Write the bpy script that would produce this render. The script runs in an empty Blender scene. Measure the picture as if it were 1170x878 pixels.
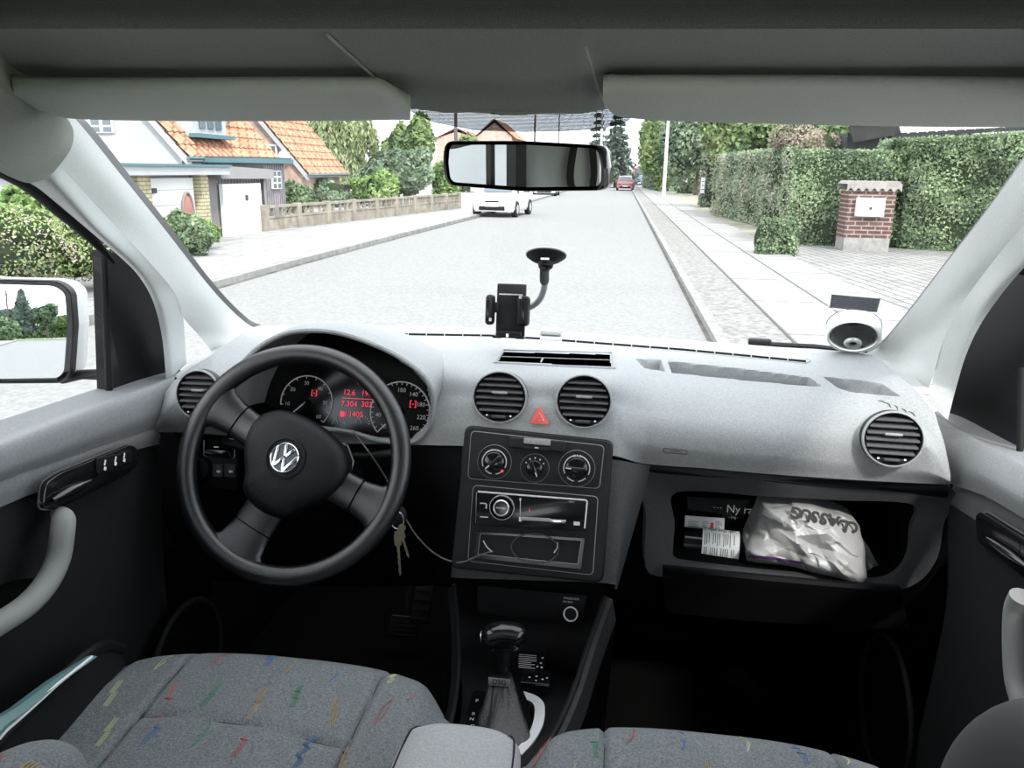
import bpy, bmesh, math, random
import numpy as np
from mathutils import Vector, Matrix
random.seed(7); RNG = np.random.default_rng(11)
SC = bpy.context.scene
COL = SC.collection
PI = math.pi
# ------------------------------------------------------------------ camera maths (world: X right, Y forward along the car, Z up)
W_, H_, F_ = 1170, 878, 890.
CAM = np.array([0, 0, 1.55]); GZ = -0.2
def _nz(v): v = np.array(v, float); return v/np.linalg.norm(v)
_Y = _nz([711-585, 439-197, -F_]); _Z = _nz(np.cross([1, -.015, 0], _Y)); _X = np.cross(_Y, _Z)
RM = np.array([_X, _Y, _Z])
def ray(px, py): return RM@np.array([(px-585.)/F_, (439.-py)/F_, -1.])
def U(px, py, y=None, x=None, z=None):
    d = ray(px, py)
    t = (y-CAM[1])/d[1] if y is not None else ((z-CAM[2])/d[2] if z is not None else (x-CAM[0])/d[0])
    return CAM+t*d
def G(px, py): return U(px, py, z=GZ)
def P(p):
    c = RM.T@(np.array(p, float)-CAM); return np.array([585+F_*c[0]/-c[2], 439-F_*c[1]/-c[2]])
def PA(A):
    c = (np.asarray(A)-CAM)@RM; return np.stack([585+F_*c[:, 0]/-c[:, 2], 439-F_*c[:, 1]/-c[:, 2]], 1)
class Pl:
    """a plane in the world; hit() gives where the line of sight of a photo point meets it"""
    def __init__(s, o, n): s.o = np.array(o, float); s.n = _nz(n)
    def hit(s, px, py, off=0):
        d = ray(px, py); t = ((s.o+s.n*off-CAM)@s.n)/(d@s.n); return CAM+t*d
def plane3(a, b, c):
    n = np.cross(np.array(b)-a, np.array(c)-a); n = _nz(n)
    if n@(CAM-np.array(a)) < 0: n = -n
    return Pl(a, n)
def frame(o, n, xh=(1, 0, 0)):
    n = _nz(n); x = np.array(xh, float); x = _nz(x-n*(x@n)); y = np.cross(n, x)
    return Matrix(((x[0], y[0], n[0], o[0]), (x[1], y[1], n[1], o[1]), (x[2], y[2], n[2], o[2]), (0, 0, 0, 1)))
cam_d = bpy.data.cameras.new('camera'); cam = bpy.data.objects.new('camera', cam_d); COL.objects.link(cam)
cam_d.sensor_fit = 'HORIZONTAL'; cam_d.sensor_width = 36; cam_d.lens = 36*F_/W_; cam_d.clip_start = .02; cam_d.clip_end = 2000
cam.matrix_world = Matrix([list(RM[i])+[CAM[i]] for i in range(3)]+[[0, 0, 0, 1]])
SC.camera = cam
# ------------------------------------------------------------------ materials
MATS = {}
def mat(name, col, rough=.6, metal=0, spec=.5, noise=None, bump=None, emit=None, coat=0, sheen=0):
    """noise=(scale, amount[, detail]) varies the colour; bump=(scale, strength)"""
    if name in MATS: return MATS[name]
    m = bpy.data.materials.new(name); m.use_nodes = True; nt = m.node_tree; b = nt.nodes['Principled BSDF']
    b.inputs['Base Color'].default_value = (*col, 1); b.inputs['Roughness'].default_value = rough
    b.inputs['Metallic'].default_value = metal; b.inputs['Specular IOR Level'].default_value = spec
    b.inputs['Coat Weight'].default_value = coat; b.inputs['Sheen Weight'].default_value = sheen
    if emit: b.inputs['Emission Color'].default_value = (*emit[0], 1); b.inputs['Emission Strength'].default_value = emit[1]
    if noise or bump:
        tc = nt.nodes.new('ShaderNodeTexCoord')
    if noise:
        n = nt.nodes.new('ShaderNodeTexNoise'); n.inputs['Scale'].default_value = noise[0]; n.inputs['Detail'].default_value = noise[2] if len(noise) > 2 else 4
        nt.links.new(tc.outputs['Object'], n.inputs['Vector'])
        r = nt.nodes.new('ShaderNodeValToRGB'); a = noise[1]
        r.color_ramp.elements[0].position = .3; r.color_ramp.elements[1].position = .7
        r.color_ramp.elements[0].color = (*[c*(1-a) for c in col], 1); r.color_ramp.elements[1].color = (*[min(1, c*(1+a)) for c in col], 1)
        nt.links.new(n.outputs['Fac'], r.inputs['Fac']); nt.links.new(r.outputs['Color'], b.inputs['Base Color'])
    if bump:
        n = nt.nodes.new('ShaderNodeTexNoise'); n.inputs['Scale'].default_value = bump[0]; n.inputs['Detail'].default_value = 2
        nt.links.new(tc.outputs['Object'], n.inputs['Vector'])
        bp = nt.nodes.new('ShaderNodeBump'); bp.inputs['Strength'].default_value = bump[1]; bp.inputs['Distance'].default_value = .002
        nt.links.new(n.outputs['Fac'], bp.inputs['Height']); nt.links.new(bp.outputs['Normal'], b.inputs['Normal'])
    MATS[name] = m; return m
def mat_brick(name, c1, c2, mortar, w, h, ms=.012, rough=.85, offset=.5, rot=(0, 0, 0), noise=.3, nscale=3, axes=None):
    if name in MATS: return MATS[name]
    m = mat(name, c1, rough); nt = m.node_tree; b = nt.nodes['Principled BSDF']
    tc = nt.nodes.new('ShaderNodeTexCoord'); mp = nt.nodes.new('ShaderNodeMapping'); mp.inputs['Rotation'].default_value = rot
    br = nt.nodes.new('ShaderNodeTexBrick'); br.inputs['Scale'].default_value = 1; br.offset = offset
    for k, v in (('Color1', c1), ('Color2', c2), ('Mortar', mortar)): br.inputs[k].default_value = (*v, 1)
    br.inputs['Brick Width'].default_value = w; br.inputs['Row Height'].default_value = h; br.inputs['Mortar Size'].default_value = ms; br.inputs['Bias'].default_value = 0
    nt.links.new(tc.outputs['Object'], mp.inputs['Vector']); nt.links.new(mp.outputs['Vector'], br.inputs['Vector'])
    if axes:
        sx = nt.nodes.new('ShaderNodeSeparateXYZ'); cx = nt.nodes.new('ShaderNodeCombineXYZ'); nt.links.new(tc.outputs['Object'], sx.inputs[0])
        for i, a in enumerate(axes): nt.links.new(sx.outputs['XYZ'.index(a.upper())], cx.inputs[i])
        nt.links.new(cx.outputs[0], br.inputs['Vector'])
    n = nt.nodes.new('ShaderNodeTexNoise'); n.inputs['Scale'].default_value = nscale; n.inputs['Detail'].default_value = 6
    nt.links.new(tc.outputs['Object'], n.inputs['Vector'])
    mr = nt.nodes.new('ShaderNodeMapRange'); mr.inputs['From Min'].default_value = .3; mr.inputs['From Max'].default_value = .7
    mr.inputs['To Min'].default_value = 1-noise; mr.inputs['To Max'].default_value = 1+noise*.4
    nt.links.new(n.outputs['Fac'], mr.inputs['Value'])
    mx = nt.nodes.new('ShaderNodeMix'); mx.data_type = 'RGBA'; mx.blend_type = 'MULTIPLY'; mx.inputs['Factor'].default_value = 1
    nt.links.new(br.outputs['Color'], mx.inputs['A']); nt.links.new(mr.outputs['Result'], mx.inputs['B'])
    nt.links.new(mx.outputs['Result'], b.inputs['Base Color']); return m
def mat_leaf(name, cols, rough=.6, transl=.25, clump=.8):
    """leaf colours vary from leaf to leaf and from clump to clump"""
    if name in MATS: return MATS[name]
    m = mat(name, cols[0], rough, spec=.25); nt = m.node_tree; b = nt.nodes['Principled BSDF']
    g = nt.nodes.new('ShaderNodeNewGeometry'); tc = nt.nodes.new('ShaderNodeTexCoord')
    n = nt.nodes.new('ShaderNodeTexNoise'); n.inputs['Scale'].default_value = clump; n.inputs['Detail'].default_value = 3
    nt.links.new(tc.outputs['Object'], n.inputs['Vector'])
    ad = nt.nodes.new('ShaderNodeMath'); ad.operation = 'MULTIPLY_ADD'; ad.inputs[1].default_value = .45
    nt.links.new(g.outputs['Random Per Island'], ad.inputs[0])
    s2 = nt.nodes.new('ShaderNodeMath'); s2.operation = 'MULTIPLY_ADD'; s2.inputs[1].default_value = 1.5; s2.inputs[2].default_value = -.48
    nt.links.new(n.outputs['Fac'], s2.inputs[0]); nt.links.new(s2.outputs[0], ad.inputs[2])
    r = nt.nodes.new('ShaderNodeValToRGB'); e = r.color_ramp.elements
    while len(e) < len(cols): e.new(.5)
    for i, c in enumerate(cols): e[i].position = i/(len(cols)-1); e[i].color = (*c, 1)
    nt.links.new(ad.outputs[0], r.inputs['Fac']); nt.links.new(r.outputs['Color'], b.inputs['Base Color'])
    tr = nt.nodes.new('ShaderNodeBsdfTranslucent'); nt.links.new(r.outputs['Color'], tr.inputs['Color'])
    mx = nt.nodes.new('ShaderNodeMixShader'); mx.inputs[0].default_value = transl
    nt.links.new(b.outputs[0], mx.inputs[1]); nt.links.new(tr.outputs[0], mx.inputs[2]); nt.links.new(mx.outputs[0], nt.nodes['Material Output'].inputs[0])
    return m
def mat_glass(name, tint=(1, 1, 1), refl=.035, rough=.0):
    m = bpy.data.materials.new(name); m.use_nodes = True; nt = m.node_tree; nt.nodes.clear()
    o = nt.nodes.new('ShaderNodeOutputMaterial'); t = nt.nodes.new('ShaderNodeBsdfTransparent'); t.inputs[0].default_value = (*tint, 1)
    g = nt.nodes.new('ShaderNodeBsdfGlossy'); g.inputs['Roughness'].default_value = rough
    mx = nt.nodes.new('ShaderNodeMixShader'); mx.inputs[0].default_value = refl
    nt.links.new(t.outputs[0], mx.inputs[1]); nt.links.new(g.outputs[0], mx.inputs[2]); nt.links.new(mx.outputs[0], o.inputs[0]); MATS[name] = m; return m
# ------------------------------------------------------------------ mesh builder
def cat(pts, n, closed=False):
    """Catmull-Rom through points, n samples"""
    P_ = [np.array(p, float) for p in pts]; k = len(P_)
    if k == 2 and not closed: return [P_[0]*(1-t)+P_[1]*t for t in np.linspace(0, 1, n)]
    L = [0]
    rng = range(k) if closed else range(k-1)
    for i in rng: L.append(L[-1]+max(1e-9, np.linalg.norm(P_[(i+1) % k]-P_[i])))
    out = []
    for s in np.linspace(0, L[-1], n, endpoint=not closed):
        i = min(max(0, int(np.searchsorted(L, s, side='right')-1)), len(L)-2)
        t = (s-L[i])/(L[i+1]-L[i])
        if closed: a, b, c, d = P_[(i-1) % k], P_[i], P_[(i+1) % k], P_[(i+2) % k]
        else:
            b, c = P_[i], P_[i+1]; a = P_[i-1] if i > 0 else 2*b-c; d = P_[i+2] if i+2 < k else 2*c-b
        m1 = (c-a)/2; m2 = (d-b)/2; l = np.linalg.norm(c-b)
        for m in (m1, m2):
            q = np.linalg.norm(m)
            if q > l*1.2: m *= l*1.2/q
        t2, t3 = t*t, t*t*t
        out.append((2*t3-3*t2+1)*b+(t3-2*t2+t)*m1+(-2*t3+3*t2)*c+(t3-t2)*m2)
    return out
def rpoly(pts, r, seg=5):
    """polygon with rounded corners, any dimension; r number or list"""
    k = len(pts); P_ = [np.array(p, float) for p in pts]; out = []
    for i in range(k):
        rr = r[i] if isinstance(r, (list, tuple)) else r
        a, b, c = P_[i-1], P_[i], P_[(i+1) % k]; u = a-b; v = c-b; lu, lv = np.linalg.norm(u), np.linalg.norm(v)
        q = min(rr, lu*.45, lv*.45)
        if q < 1e-9: out.append(b); continue
        s, e = b+u/lu*q, b+v/lv*q
        for j in range(seg+1):
            t = j/seg; out.append((1-t)**2*s+2*t*(1-t)*b+t*t*e)
    return out
class MB:
    def __init__(s): s.v = []; s.f = []; s.m = []; s.n = 0; s.mats = []; s.M = None
    def mi(s, m):
        if m not in s.mats: s.mats.append(m)
        return s.mats.index(m)
    def add(s, V, Fc, m, M=None):
        V = np.asarray(V, float).reshape(-1, 3)
        M = M if M is not None else s.M
        if M is not None:
            A = np.array(M); V = V@A[:3, :3].T+A[:3, 3]
        k = s.mi(m); s.v.append(V)
        for f in Fc: s.f.append([i+s.n for i in f]); s.m.append(k)
        s.n += len(V); return s
    def box(s, c, d, m, M=None, bev=0):
        c = np.array(c, float); d = np.array(d, float)/2
        if bev <= 0:
            V = [c+d*np.array([x, y, z]) for x in (-1, 1) for y in (-1, 1) for z in (-1, 1)]
            return s.add(V, [(0, 1, 3, 2), (4, 6, 7, 5), (0, 4, 5, 1), (2, 3, 7, 6), (0, 2, 6, 4), (1, 5, 7, 3)], m, M)
        bm = bmesh.new(); bmesh.ops.create_cube(bm, size=1)
        for v in bm.verts: v.co = Vector((v.co.x*2*d[0], v.co.y*2*d[1], v.co.z*2*d[2]))
        bmesh.ops.bevel(bm, geom=list(bm.edges), offset=min(bev, min(d)*.95), segments=3, profile=.5, affect='EDGES')
        bm.verts.index_update()
        V = [np.array(v.co)+c for v in bm.verts]; Fc = [[v.index for v in f.verts] for f in bm.faces]; bm.free()
        return s.add(V, Fc, m, M)
    def prism(s, pts, off, m, M=None, cap0=True, cap1=True, taper=None):
        """polygon pts (3D) extruded by vector off; taper scales the far end about its centre"""
        A = np.array([np.array(p, float) for p in pts]); k = len(A); c = A.mean(0)
        B = (c+(A-c)*(taper or 1))+np.array(off, float); V = np.vstack([A, B])
        Fc = [(i, (i+1) % k, k+(i+1) % k, k+i) for i in range(k)]
        if cap0: Fc.append(list(range(k))[::-1])
        if cap1: Fc.append(list(range(k, 2*k)))
        return s.add(V, Fc, m, M)
    def plate(s, pts, n, th, bev, m, M=None):
        """a raised plate with a bevelled rim: pts base polygon, n normal"""
        A = np.array([np.array(p, float) for p in pts]); k = len(A); c = A.mean(0); n = _nz(n); sc = np.mean(np.linalg.norm(A-c, axis=1))
        rings = [A]
        for t in (0, .35, .7, 1):
            a = t*PI/2; ins = bev*(1-math.cos(a)); rings.append(c+(A-c)*(1-ins/sc)+n*(th-bev+bev*math.sin(a)))
        return s.loftrings(rings, m, cap=(False, True), M=M)
    def loftrings(s, rings, m, cap=(True, True), closed=True, M=None):
        k = len(rings[0]); V = np.vstack([np.array(r, float) for r in rings]); Fc = []
        for j in range(len(rings)-1):
            for i in range(k if closed else k-1):
                Fc.append((j*k+i, j*k+(i+1) % k, (j+1)*k+(i+1) % k, (j+1)*k+i))
        if cap[0]: Fc.append(list(range(k))[::-1])
        if cap[1]: Fc.append(list(range((len(rings)-1)*k, len(rings)*k)))
        return s.add(V, Fc, m, M)
    def grid(s, R, m, M=None, flip=False):
        R = np.asarray(R, float); a, b = R.shape[:2]
        Fc = [(i*b+j, i*b+j+1, (i+1)*b+j+1, (i+1)*b+j) for i in range(a-1) for j in range(b-1)]
        if flip: Fc = [f[::-1] for f in Fc]
        return s.add(R.reshape(-1, 3), Fc, m, M)
    def loft(s, rows, m, n=24, k=4, M=None):
        """smooth surface through rows of control points"""
        A = [cat(r, n) for r in rows]
        if k > 1 and len(rows) > 2: R = np.array([cat([A[j][i] for j in range(len(rows))], (len(rows)-1)*k+1) for i in range(n)])
        else: R = np.array([[A[j][i] for j in range(len(rows))] for i in range(n)])
        return s.grid(R, m, M)
    def tube(s, path, r, m, seg=10, closed=False, M=None, cap=True, flat=None):
        Pt = [np.array(p, float) for p in path]; k = len(Pt); rings = []
        up = None
        for i in range(k):
            if closed: t = Pt[(i+1) % k]-Pt[i-1]
            else: t = Pt[min(i+1, k-1)]-Pt[max(i-1, 0)]
            t = t/(np.linalg.norm(t)+1e-12)
            if up is None:
                a = np.array([0, 0, 1.]) if abs(t[2]) < .9 else np.array([1., 0, 0]); up = _nz(a-t*(a@t))
            else:
                up = up-t*(up@t); up = up/(np.linalg.norm(up)+1e-12)
            sd = np.cross(t, up); rr = r[i] if isinstance(r, (list, tuple, np.ndarray)) else r
            f = flat or 1
            rings.append([Pt[i]+rr*(math.cos(q)*sd+math.sin(q)*up*f) for q in np.linspace(0, 2*PI, seg, endpoint=False)])
        if closed: rings.append(rings[0])
        return s.loftrings(rings, m, cap=(cap and not closed, cap and not closed), M=M)
    def lathe(s, prof, m, M=None, seg=32, sx=1, sy=1, cap=(False, False)):
        """prof [(radius, z)] about local z"""
        rings = [[(r*math.cos(a)*sx, r*math.sin(a)*sy, z) for a in np.linspace(0, 2*PI, seg, endpoint=False)] for r, z in prof]
        return s.loftrings(rings, m, cap=cap, M=M)
    def ell(s, c, r, m, M=None, seg=20, rings=12):
        pr = [(math.sin(t)+1e-5, -math.cos(t)) for t in np.linspace(0, PI, rings)]
        R_ = [[(c[0]+q*math.cos(a)*r[0], c[1]+q*math.sin(a)*r[1], c[2]+z*r[2]) for a in np.linspace(0, 2*PI, seg, endpoint=False)] for q, z in pr]
        return s.loftrings(R_, m, cap=(False, False), M=M)
    def text(s, txt, size, m, M, ext=.0, ax='CENTER', ay='CENTER', bold=0):
        cu = bpy.data.curves.new('t', 'FONT'); cu.body = txt; cu.offset = bold; cu.size = size; cu.extrude = ext; cu.align_x = ax; cu.align_y = ay; cu.resolution_u = 3
        o = bpy.data.objects.new('t', cu); me = bpy.data.meshes.new_from_object(o)
        V = [v.co[:] for v in me.vertices]; Fc = [tuple(p.vertices) for p in me.polygons]
        bpy.data.objects.remove(o); bpy.data.curves.remove(cu); bpy.data.meshes.remove(me)
        if V: s.add(V, Fc, m, M)
        return s
    def build(s, name, parent=None, smooth=45, label=None):
        V = np.vstack(s.v) if s.v else np.zeros((0, 3))
        if parent is not None: V = V-np.array(ORG[parent.name])
        me = bpy.data.meshes.new(name); me.from_pydata(V.tolist(), [], s.f); 
        for m in s.mats: me.materials.append(m)
        me.polygons.foreach_set('material_index', s.m)
        if smooth:
            me.polygons.foreach_set('use_smooth', [True]*len(me.polygons))
            try: me.set_sharp_from_angle(angle=math.radians(smooth))
            except Exception: pass
        me.validate(); me.update()
        o = bpy.data.objects.new(name, me); COL.objects.link(o)
        if parent is not None: o.parent = parent; ORG[o.name] = ORG[parent.name]
        else: ORG[o.name] = (0, 0, 0)
        if label: o['label'] = label
        return o
ORG = {}
def thing(name, label, cat_, loc=(0, 0, 0), group=None, kind=None):
    o = bpy.data.objects.new(name, None); COL.objects.link(o); o.location = tuple(float(c) for c in loc); o.empty_display_size = .05
    ORG[o.name] = tuple(float(c) for c in loc)
    o['label'] = label; o['category'] = cat_
    if group: o['group'] = group
    if kind: o['kind'] = kind
    return o
def tag(o, label=None, cat_=None, group=None, kind=None):
    for k, v in (('label', label), ('category', cat_), ('group', group), ('kind', kind)):
        if v: o[k] = v
    return o
def struct(o, label=None, cat_=None): return tag(o, label, cat_, None, 'structure')
def recenter(o):
    """origin of a single-mesh thing to its base centre"""
    me = o.data; n = len(me.vertices); A = np.empty(n*3); me.vertices.foreach_get('co', A); A = A.reshape(-1, 3)
    c = np.array([(A[:, 0].min()+A[:, 0].max())/2, (A[:, 1].min()+A[:, 1].max())/2, A[:, 2].min()])
    me.vertices.foreach_set('co', (A-c).ravel()); o.location = tuple(float(q) for q in c); ORG[o.name] = tuple(c); me.update(); return o
def inpoly(Q, poly):
    Q = np.asarray(Q); x, y = Q[:, 0], Q[:, 1]; r = np.zeros(len(Q), bool); p = np.asarray(poly, float); j = len(p)-1
    for i in range(len(p)):
        c = ((p[i, 1] > y) != (p[j, 1] > y)) & (x < (p[j, 0]-p[i, 0])*(y-p[i, 1])/(p[j, 1]-p[i, 1]+1e-12)+p[i, 0]); r ^= c; j = i
    return r
def edist(Q, poly):
    """distance of points to a polygon's outline"""
    Q = np.asarray(Q, float); p = np.asarray(poly, float); d = np.full(len(Q), 1e9)
    for i in range(len(p)):
        a, b = p[i-1], p[i]; ab = b-a; t = np.clip(((Q-a)@ab)/(ab@ab+1e-12), 0, 1); d = np.minimum(d, np.linalg.norm(Q-a-t[:, None]*ab, axis=1))
    return d
# materials of the cabin
plastic = mat('grey_dash_plastic', (.28, .29, .293), .6, spec=.3, noise=(300, .12, 2), bump=(900, .35))
plastic_d = mat('dark_lower_plastic', (.06, .063, .065), .6, spec=.2, noise=(300, .15, 2), bump=(900, .35))
plastic_b = mat('black_plastic', (.006, .006, .007), .5, spec=.2)
gloss_b = mat('glossy_black_plastic', (.006, .006, .007), .15, spec=.5)
matte_b = mat('matte_black', (.002, .002, .002), .9, spec=.03)
slat_m = mat('vent_slat', (.10, .10, .105), .5, spec=.3)
bright_m = mat('bright_trim', (.85, .85, .85), .3, metal=.4)
pillar_m = mat('light_grey_trim', (.50, .51, .50), .75, spec=.2, noise=(500, .06, 2), bump=(700, .25))
liner_m = mat('headliner_fabric', (.30, .31, .285), .95, spec=.1, noise=(700, .14, 2), bump=(900, .5))
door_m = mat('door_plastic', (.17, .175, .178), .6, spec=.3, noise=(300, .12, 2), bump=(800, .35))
rubber = mat('rubber', (.008, .008, .008), .7, spec=.2)
chrome = mat('chrome', (.85, .86, .88), .12, metal=1)
silver = mat('satin_silver', (.6, .6, .6), .35, metal=.8)
white_m = mat('white_print', (.75, .75, .75), .6)
white_t = mat('white_marking', (.45, .45, .45), .6, emit=((1, 1, 1), .06))
leather = mat('wheel_leather', (.006, .0065, .008), .3, spec=.7, noise=(400, .15, 2), bump=(600, .3))
arm_leather = mat('armrest_leather', (.28, .285, .29), .6, spec=.35, noise=(300, .1, 2), bump=(500, .5))
fabric = mat('seat_fabric', (.145, .155, .16), .95, spec=.1, noise=(350, .3, 2), bump=(600, .7))
red_e = mat('red_display', (.3, .02, .03), .5, emit=((1, .06, .12), .6))
SKY, SUN, EXPO = 2.2, 2.5, 0.8
# ================================================================== the dashboard's upper skin
OUT = [(172,491,1.16),(180,465,1.17),(195,440,1.19),(215,422,1.21),(240,407,1.26),(262,391,1.38),(285,376,1.54),(300,372,1.6),(440,372,1.68),(560,375,1.71),(640,379,1.72),(760,387,1.71),(880,396,1.66),(985,404,1.57),(1003,409,1.5),(1020,424,1.38),(1045,445,1.31),(1065,470,1.27),(1078,503,1.24),(1086,540,1.23)]
R2 = [(172,491.5,1.16),(195,446,1.17),(215,430,1.19),(240,415,1.23),(262,402,1.32),(300,388,1.46),(440,388,1.53),(560,390,1.55),(640,393,1.55),(760,401,1.55),(880,410,1.51),(985,420,1.44),(1003,427,1.39),(1020,440,1.33),(1045,460,1.28),(1065,485,1.25),(1078,512,1.235),(1086,543,1.23)]
R3 = [(172,492,1.155),(195,453,1.155),(228,434,1.165),(262,425,1.21),(300,410,1.33),(440,414,1.36),(500,419,1.33),(535,421,1.285),(571,422,1.275),(640,425,1.275),(700,427,1.29),(730,431,1.34),(760,434,1.37),(850,442,1.375),(940,449,1.35),(1000,459,1.305),(1020,466,1.28),(1045,480,1.255),(1065,497,1.24),(1078,520,1.23),(1086,546,1.228)]
R4 = [(172,492.5,1.15),(195,466,1.145),(228,455,1.15),(262,452,1.17),(300,450,1.25),(440,460,1.28),(500,455,1.255),(535,455,1.225),(571,456,1.215),(667,460,1.215),(700,463,1.225),(740,472,1.265),(800,479,1.275),(880,486,1.275),(950,492,1.265),(1020,500,1.235),(1050,509,1.228),(1068,520,1.225),(1086,548,1.225)]
R5 = [(172,493,1.15),(195,480,1.15),(228,478,1.155),(262,478,1.17),(300,484,1.22),(440,494,1.23),(500,488,1.215),(535,485,1.205),(571,486,1.2),(667,492,1.2),(700,496,1.205),(740,506,1.245),(800,513,1.255),(880,520,1.255),(950,526,1.25),(1020,533,1.235),(1050,537,1.228),(1068,541,1.224),(1086,550.5,1.224)]
R6 = [(172,494,1.165),(205,494,1.165),(262,498,1.19),(300,503,1.22),(440,508,1.225),(500,509,1.21),(535,510,1.195),(620,517,1.19),(700,521,1.2),(735,530,1.26),(800,535,1.268),(880,542,1.268),(1000,550,1.25),(1086,554,1.235)]
ROWS = [OUT, R2, R3, R4, R5, R6]
def _smooth_interp(ctrl, X):
    xs = np.array([c[0] for c in ctrl], float); out = []
    for k in (1, 2):
        ys = np.array([c[k] for c in ctrl], float)
        d = np.diff(ys)/np.diff(xs); m = np.zeros(len(xs)); m[1:-1] = [0 if a*b <= 0 else 2*a*b/(a+b) for a, b in zip(d[:-1], d[1:])]; m[0] = d[0]; m[-1] = d[-1]
        i = np.clip(np.searchsorted(xs, X, side='right')-1, 0, len(xs)-2); h = xs[i+1]-xs[i]; t = (X-xs[i])/h
        out.append((2*t**3-3*t**2+1)*ys[i]+(t**3-2*t**2+t)*h*m[i]+(-2*t**3+3*t**2)*ys[i+1]+(t**3-t**2)*h*m[i+1])
    return out
def dash_column(px):
    """dense (py, Y) along one column of the skin"""
    c = []
    for r in ROWS:
        y, Y = _smooth_interp(r, np.array([float(px)])); c.append((y[0], Y[0]))
    for i in range(1, len(c)):
        if c[i][0] < c[i-1][0]+.15: c[i] = (c[i-1][0]+.15, c[i][1])
    ys = np.array([q[0] for q in c]); Ys = np.array([q[1] for q in c])
    s = np.arange(len(c), dtype=float)
    d = np.diff(Ys)/np.diff(ys); m = np.zeros(len(c)); m[1:-1] = (d[:-1]+d[1:])/2; m[0] = d[0]; m[-1] = d[-1]
    m[1:-1] = [0 if a*b <= 0 else v if abs(v) < 3*min(abs(a), abs(b)) else 3*np.sign(v)*min(abs(a), abs(b)) for a, b, v in zip(d[:-1], d[1:], m[1:-1])]
    yy = np.concatenate([np.linspace(ys[i], ys[i+1], NSUB[i], endpoint=False) for i in range(len(ys)-1)]+[[ys[-1]]])
    i = np.clip(np.searchsorted(ys, yy, side='right')-1, 0, len(ys)-2); h = ys[i+1]-ys[i]; t = (yy-ys[i])/h
    YY = (2*t**3-3*t**2+1)*Ys[i]+(t**3-2*t**2+t)*h*m[i]+(-2*t**3+3*t**2)*Ys[i+1]+(t**3-t**2)*h*m[i+1]
    return yy, YY
NSUB = [16, 40, 36, 20, 14]
PXS = np.concatenate([np.arange(172, 1086, 1.25), [1086.]])
_cols = [dash_column(p) for p in PXS]
def S(px, py, off=0.):
    """the point of the dash skin seen at a photo point, moved off towards the eye"""
    i = int(np.argmin(abs(PXS-px))); yy, YY = _cols[i]; Y = np.interp(py, yy, YY); p = U(px, py, y=Y)
    return p+_nz(CAM-p)*off
VENTS = [(571,454,31,29.5,1.212,(-.02,-.95,.26)),(667,459,32,30.5,1.212,(.02,-.95,.26)),(227,451,25,28,1.15,(.12,-.96,.2)),(1020,502,35.5,31.5,1.23,(-.1,-.96,.2))]
RIM = [(262,478),(264,452),(271,427),(284,408),(305,391),(337,379),(384,380),(435,397),(471,418),(491,439),(495,462),(490,487),(471,505),(432,503),(399,494),(358,489),(310,487),(276,486)]
RIMY = [1.2,1.195,1.19,1.19,1.2,1.21,1.21,1.205,1.2,1.2,1.205,1.21,1.215,1.215,1.215,1.21,1.21,1.205]
TRAY0 = [(726,410),(755,411.5),(760,424.5),(737,421)]
TRAY1 = [(763,412.5),(850,422),(924,431.5),(939,442),(900,439),(850,434.5),(768,426)]
TRAY2 = [(940,430),(988,435.5),(1008,439),(1029,453),(1003,451),(972,448),(957,443)]
SLOT = [(575,402),(697,405),(699,420),(568,413.5)]
dash = thing('dashboard', 'grey plastic dashboard with round air vents, spanning the cabin beneath the windscreen', 'dashboard', (-.13, 1.3, .6))
mb = MB()
V = np.array([[U(px, y, y=Y) for y, Y in zip(*c)] for px, c in zip(PXS, _cols)])
PXY = np.array([[(px, y) for y in c[0]] for px, c in zip(PXS, _cols)])
nc, nr = V.shape[:2]
flat = PXY.reshape(-1, 2); VV = V.reshape(-1, 3).copy()
for poly, dep in ((TRAY0, .02), (TRAY1, .03), (TRAY2, .022)):
    ins = inpoly(flat, poly); d = edist(flat, poly)
    w = np.where(ins, np.clip(d/2.6, 0, 1), 0); VV[:, 2] -= dep*w; VV[:, 1] += dep*.5*w
dead = inpoly(flat, [(264,476),(266,453),(274,429),(287,411),(307,394),(338,383),(384,384),(434,401),(469,421),(487,441),(491,462),(487,484),(469,501),(432,499),(399,491),(310,484),(278,483)])
for (cx, cy, rx, ry, Y, n) in VENTS: dead |= ((flat[:, 0]-cx)/(rx-2.5))**2+((flat[:, 1]-cy)/(ry-2.5))**2 < 1
slotin = inpoly(flat, SLOT)
fa, fb = [], []
for i in range(nc-1):
    for j in range(nr-1):
        q = (i*nr+j, (i+1)*nr+j, (i+1)*nr+j+1, i*nr+j+1)
        if any(dead[k] for k in q): continue
        (fb if all(slotin[k] for k in q) else fa).append(q[::-1])
mb.add(VV, fa, plastic)
# the edge rolls away behind at the windscreen and under at the seam
edge = V[:, 0]; back = edge+np.array([0, .05, -.05]); mb.grid(np.stack([edge, back], 1), plastic)
low = V[:, -1]; mb.grid(np.stack([low, low+np.array([0, .012, -.006]), low+np.array([0, .05, -.002])], 1), plastic_b)
mb.build('upper_skin', dash, smooth=50)
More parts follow.
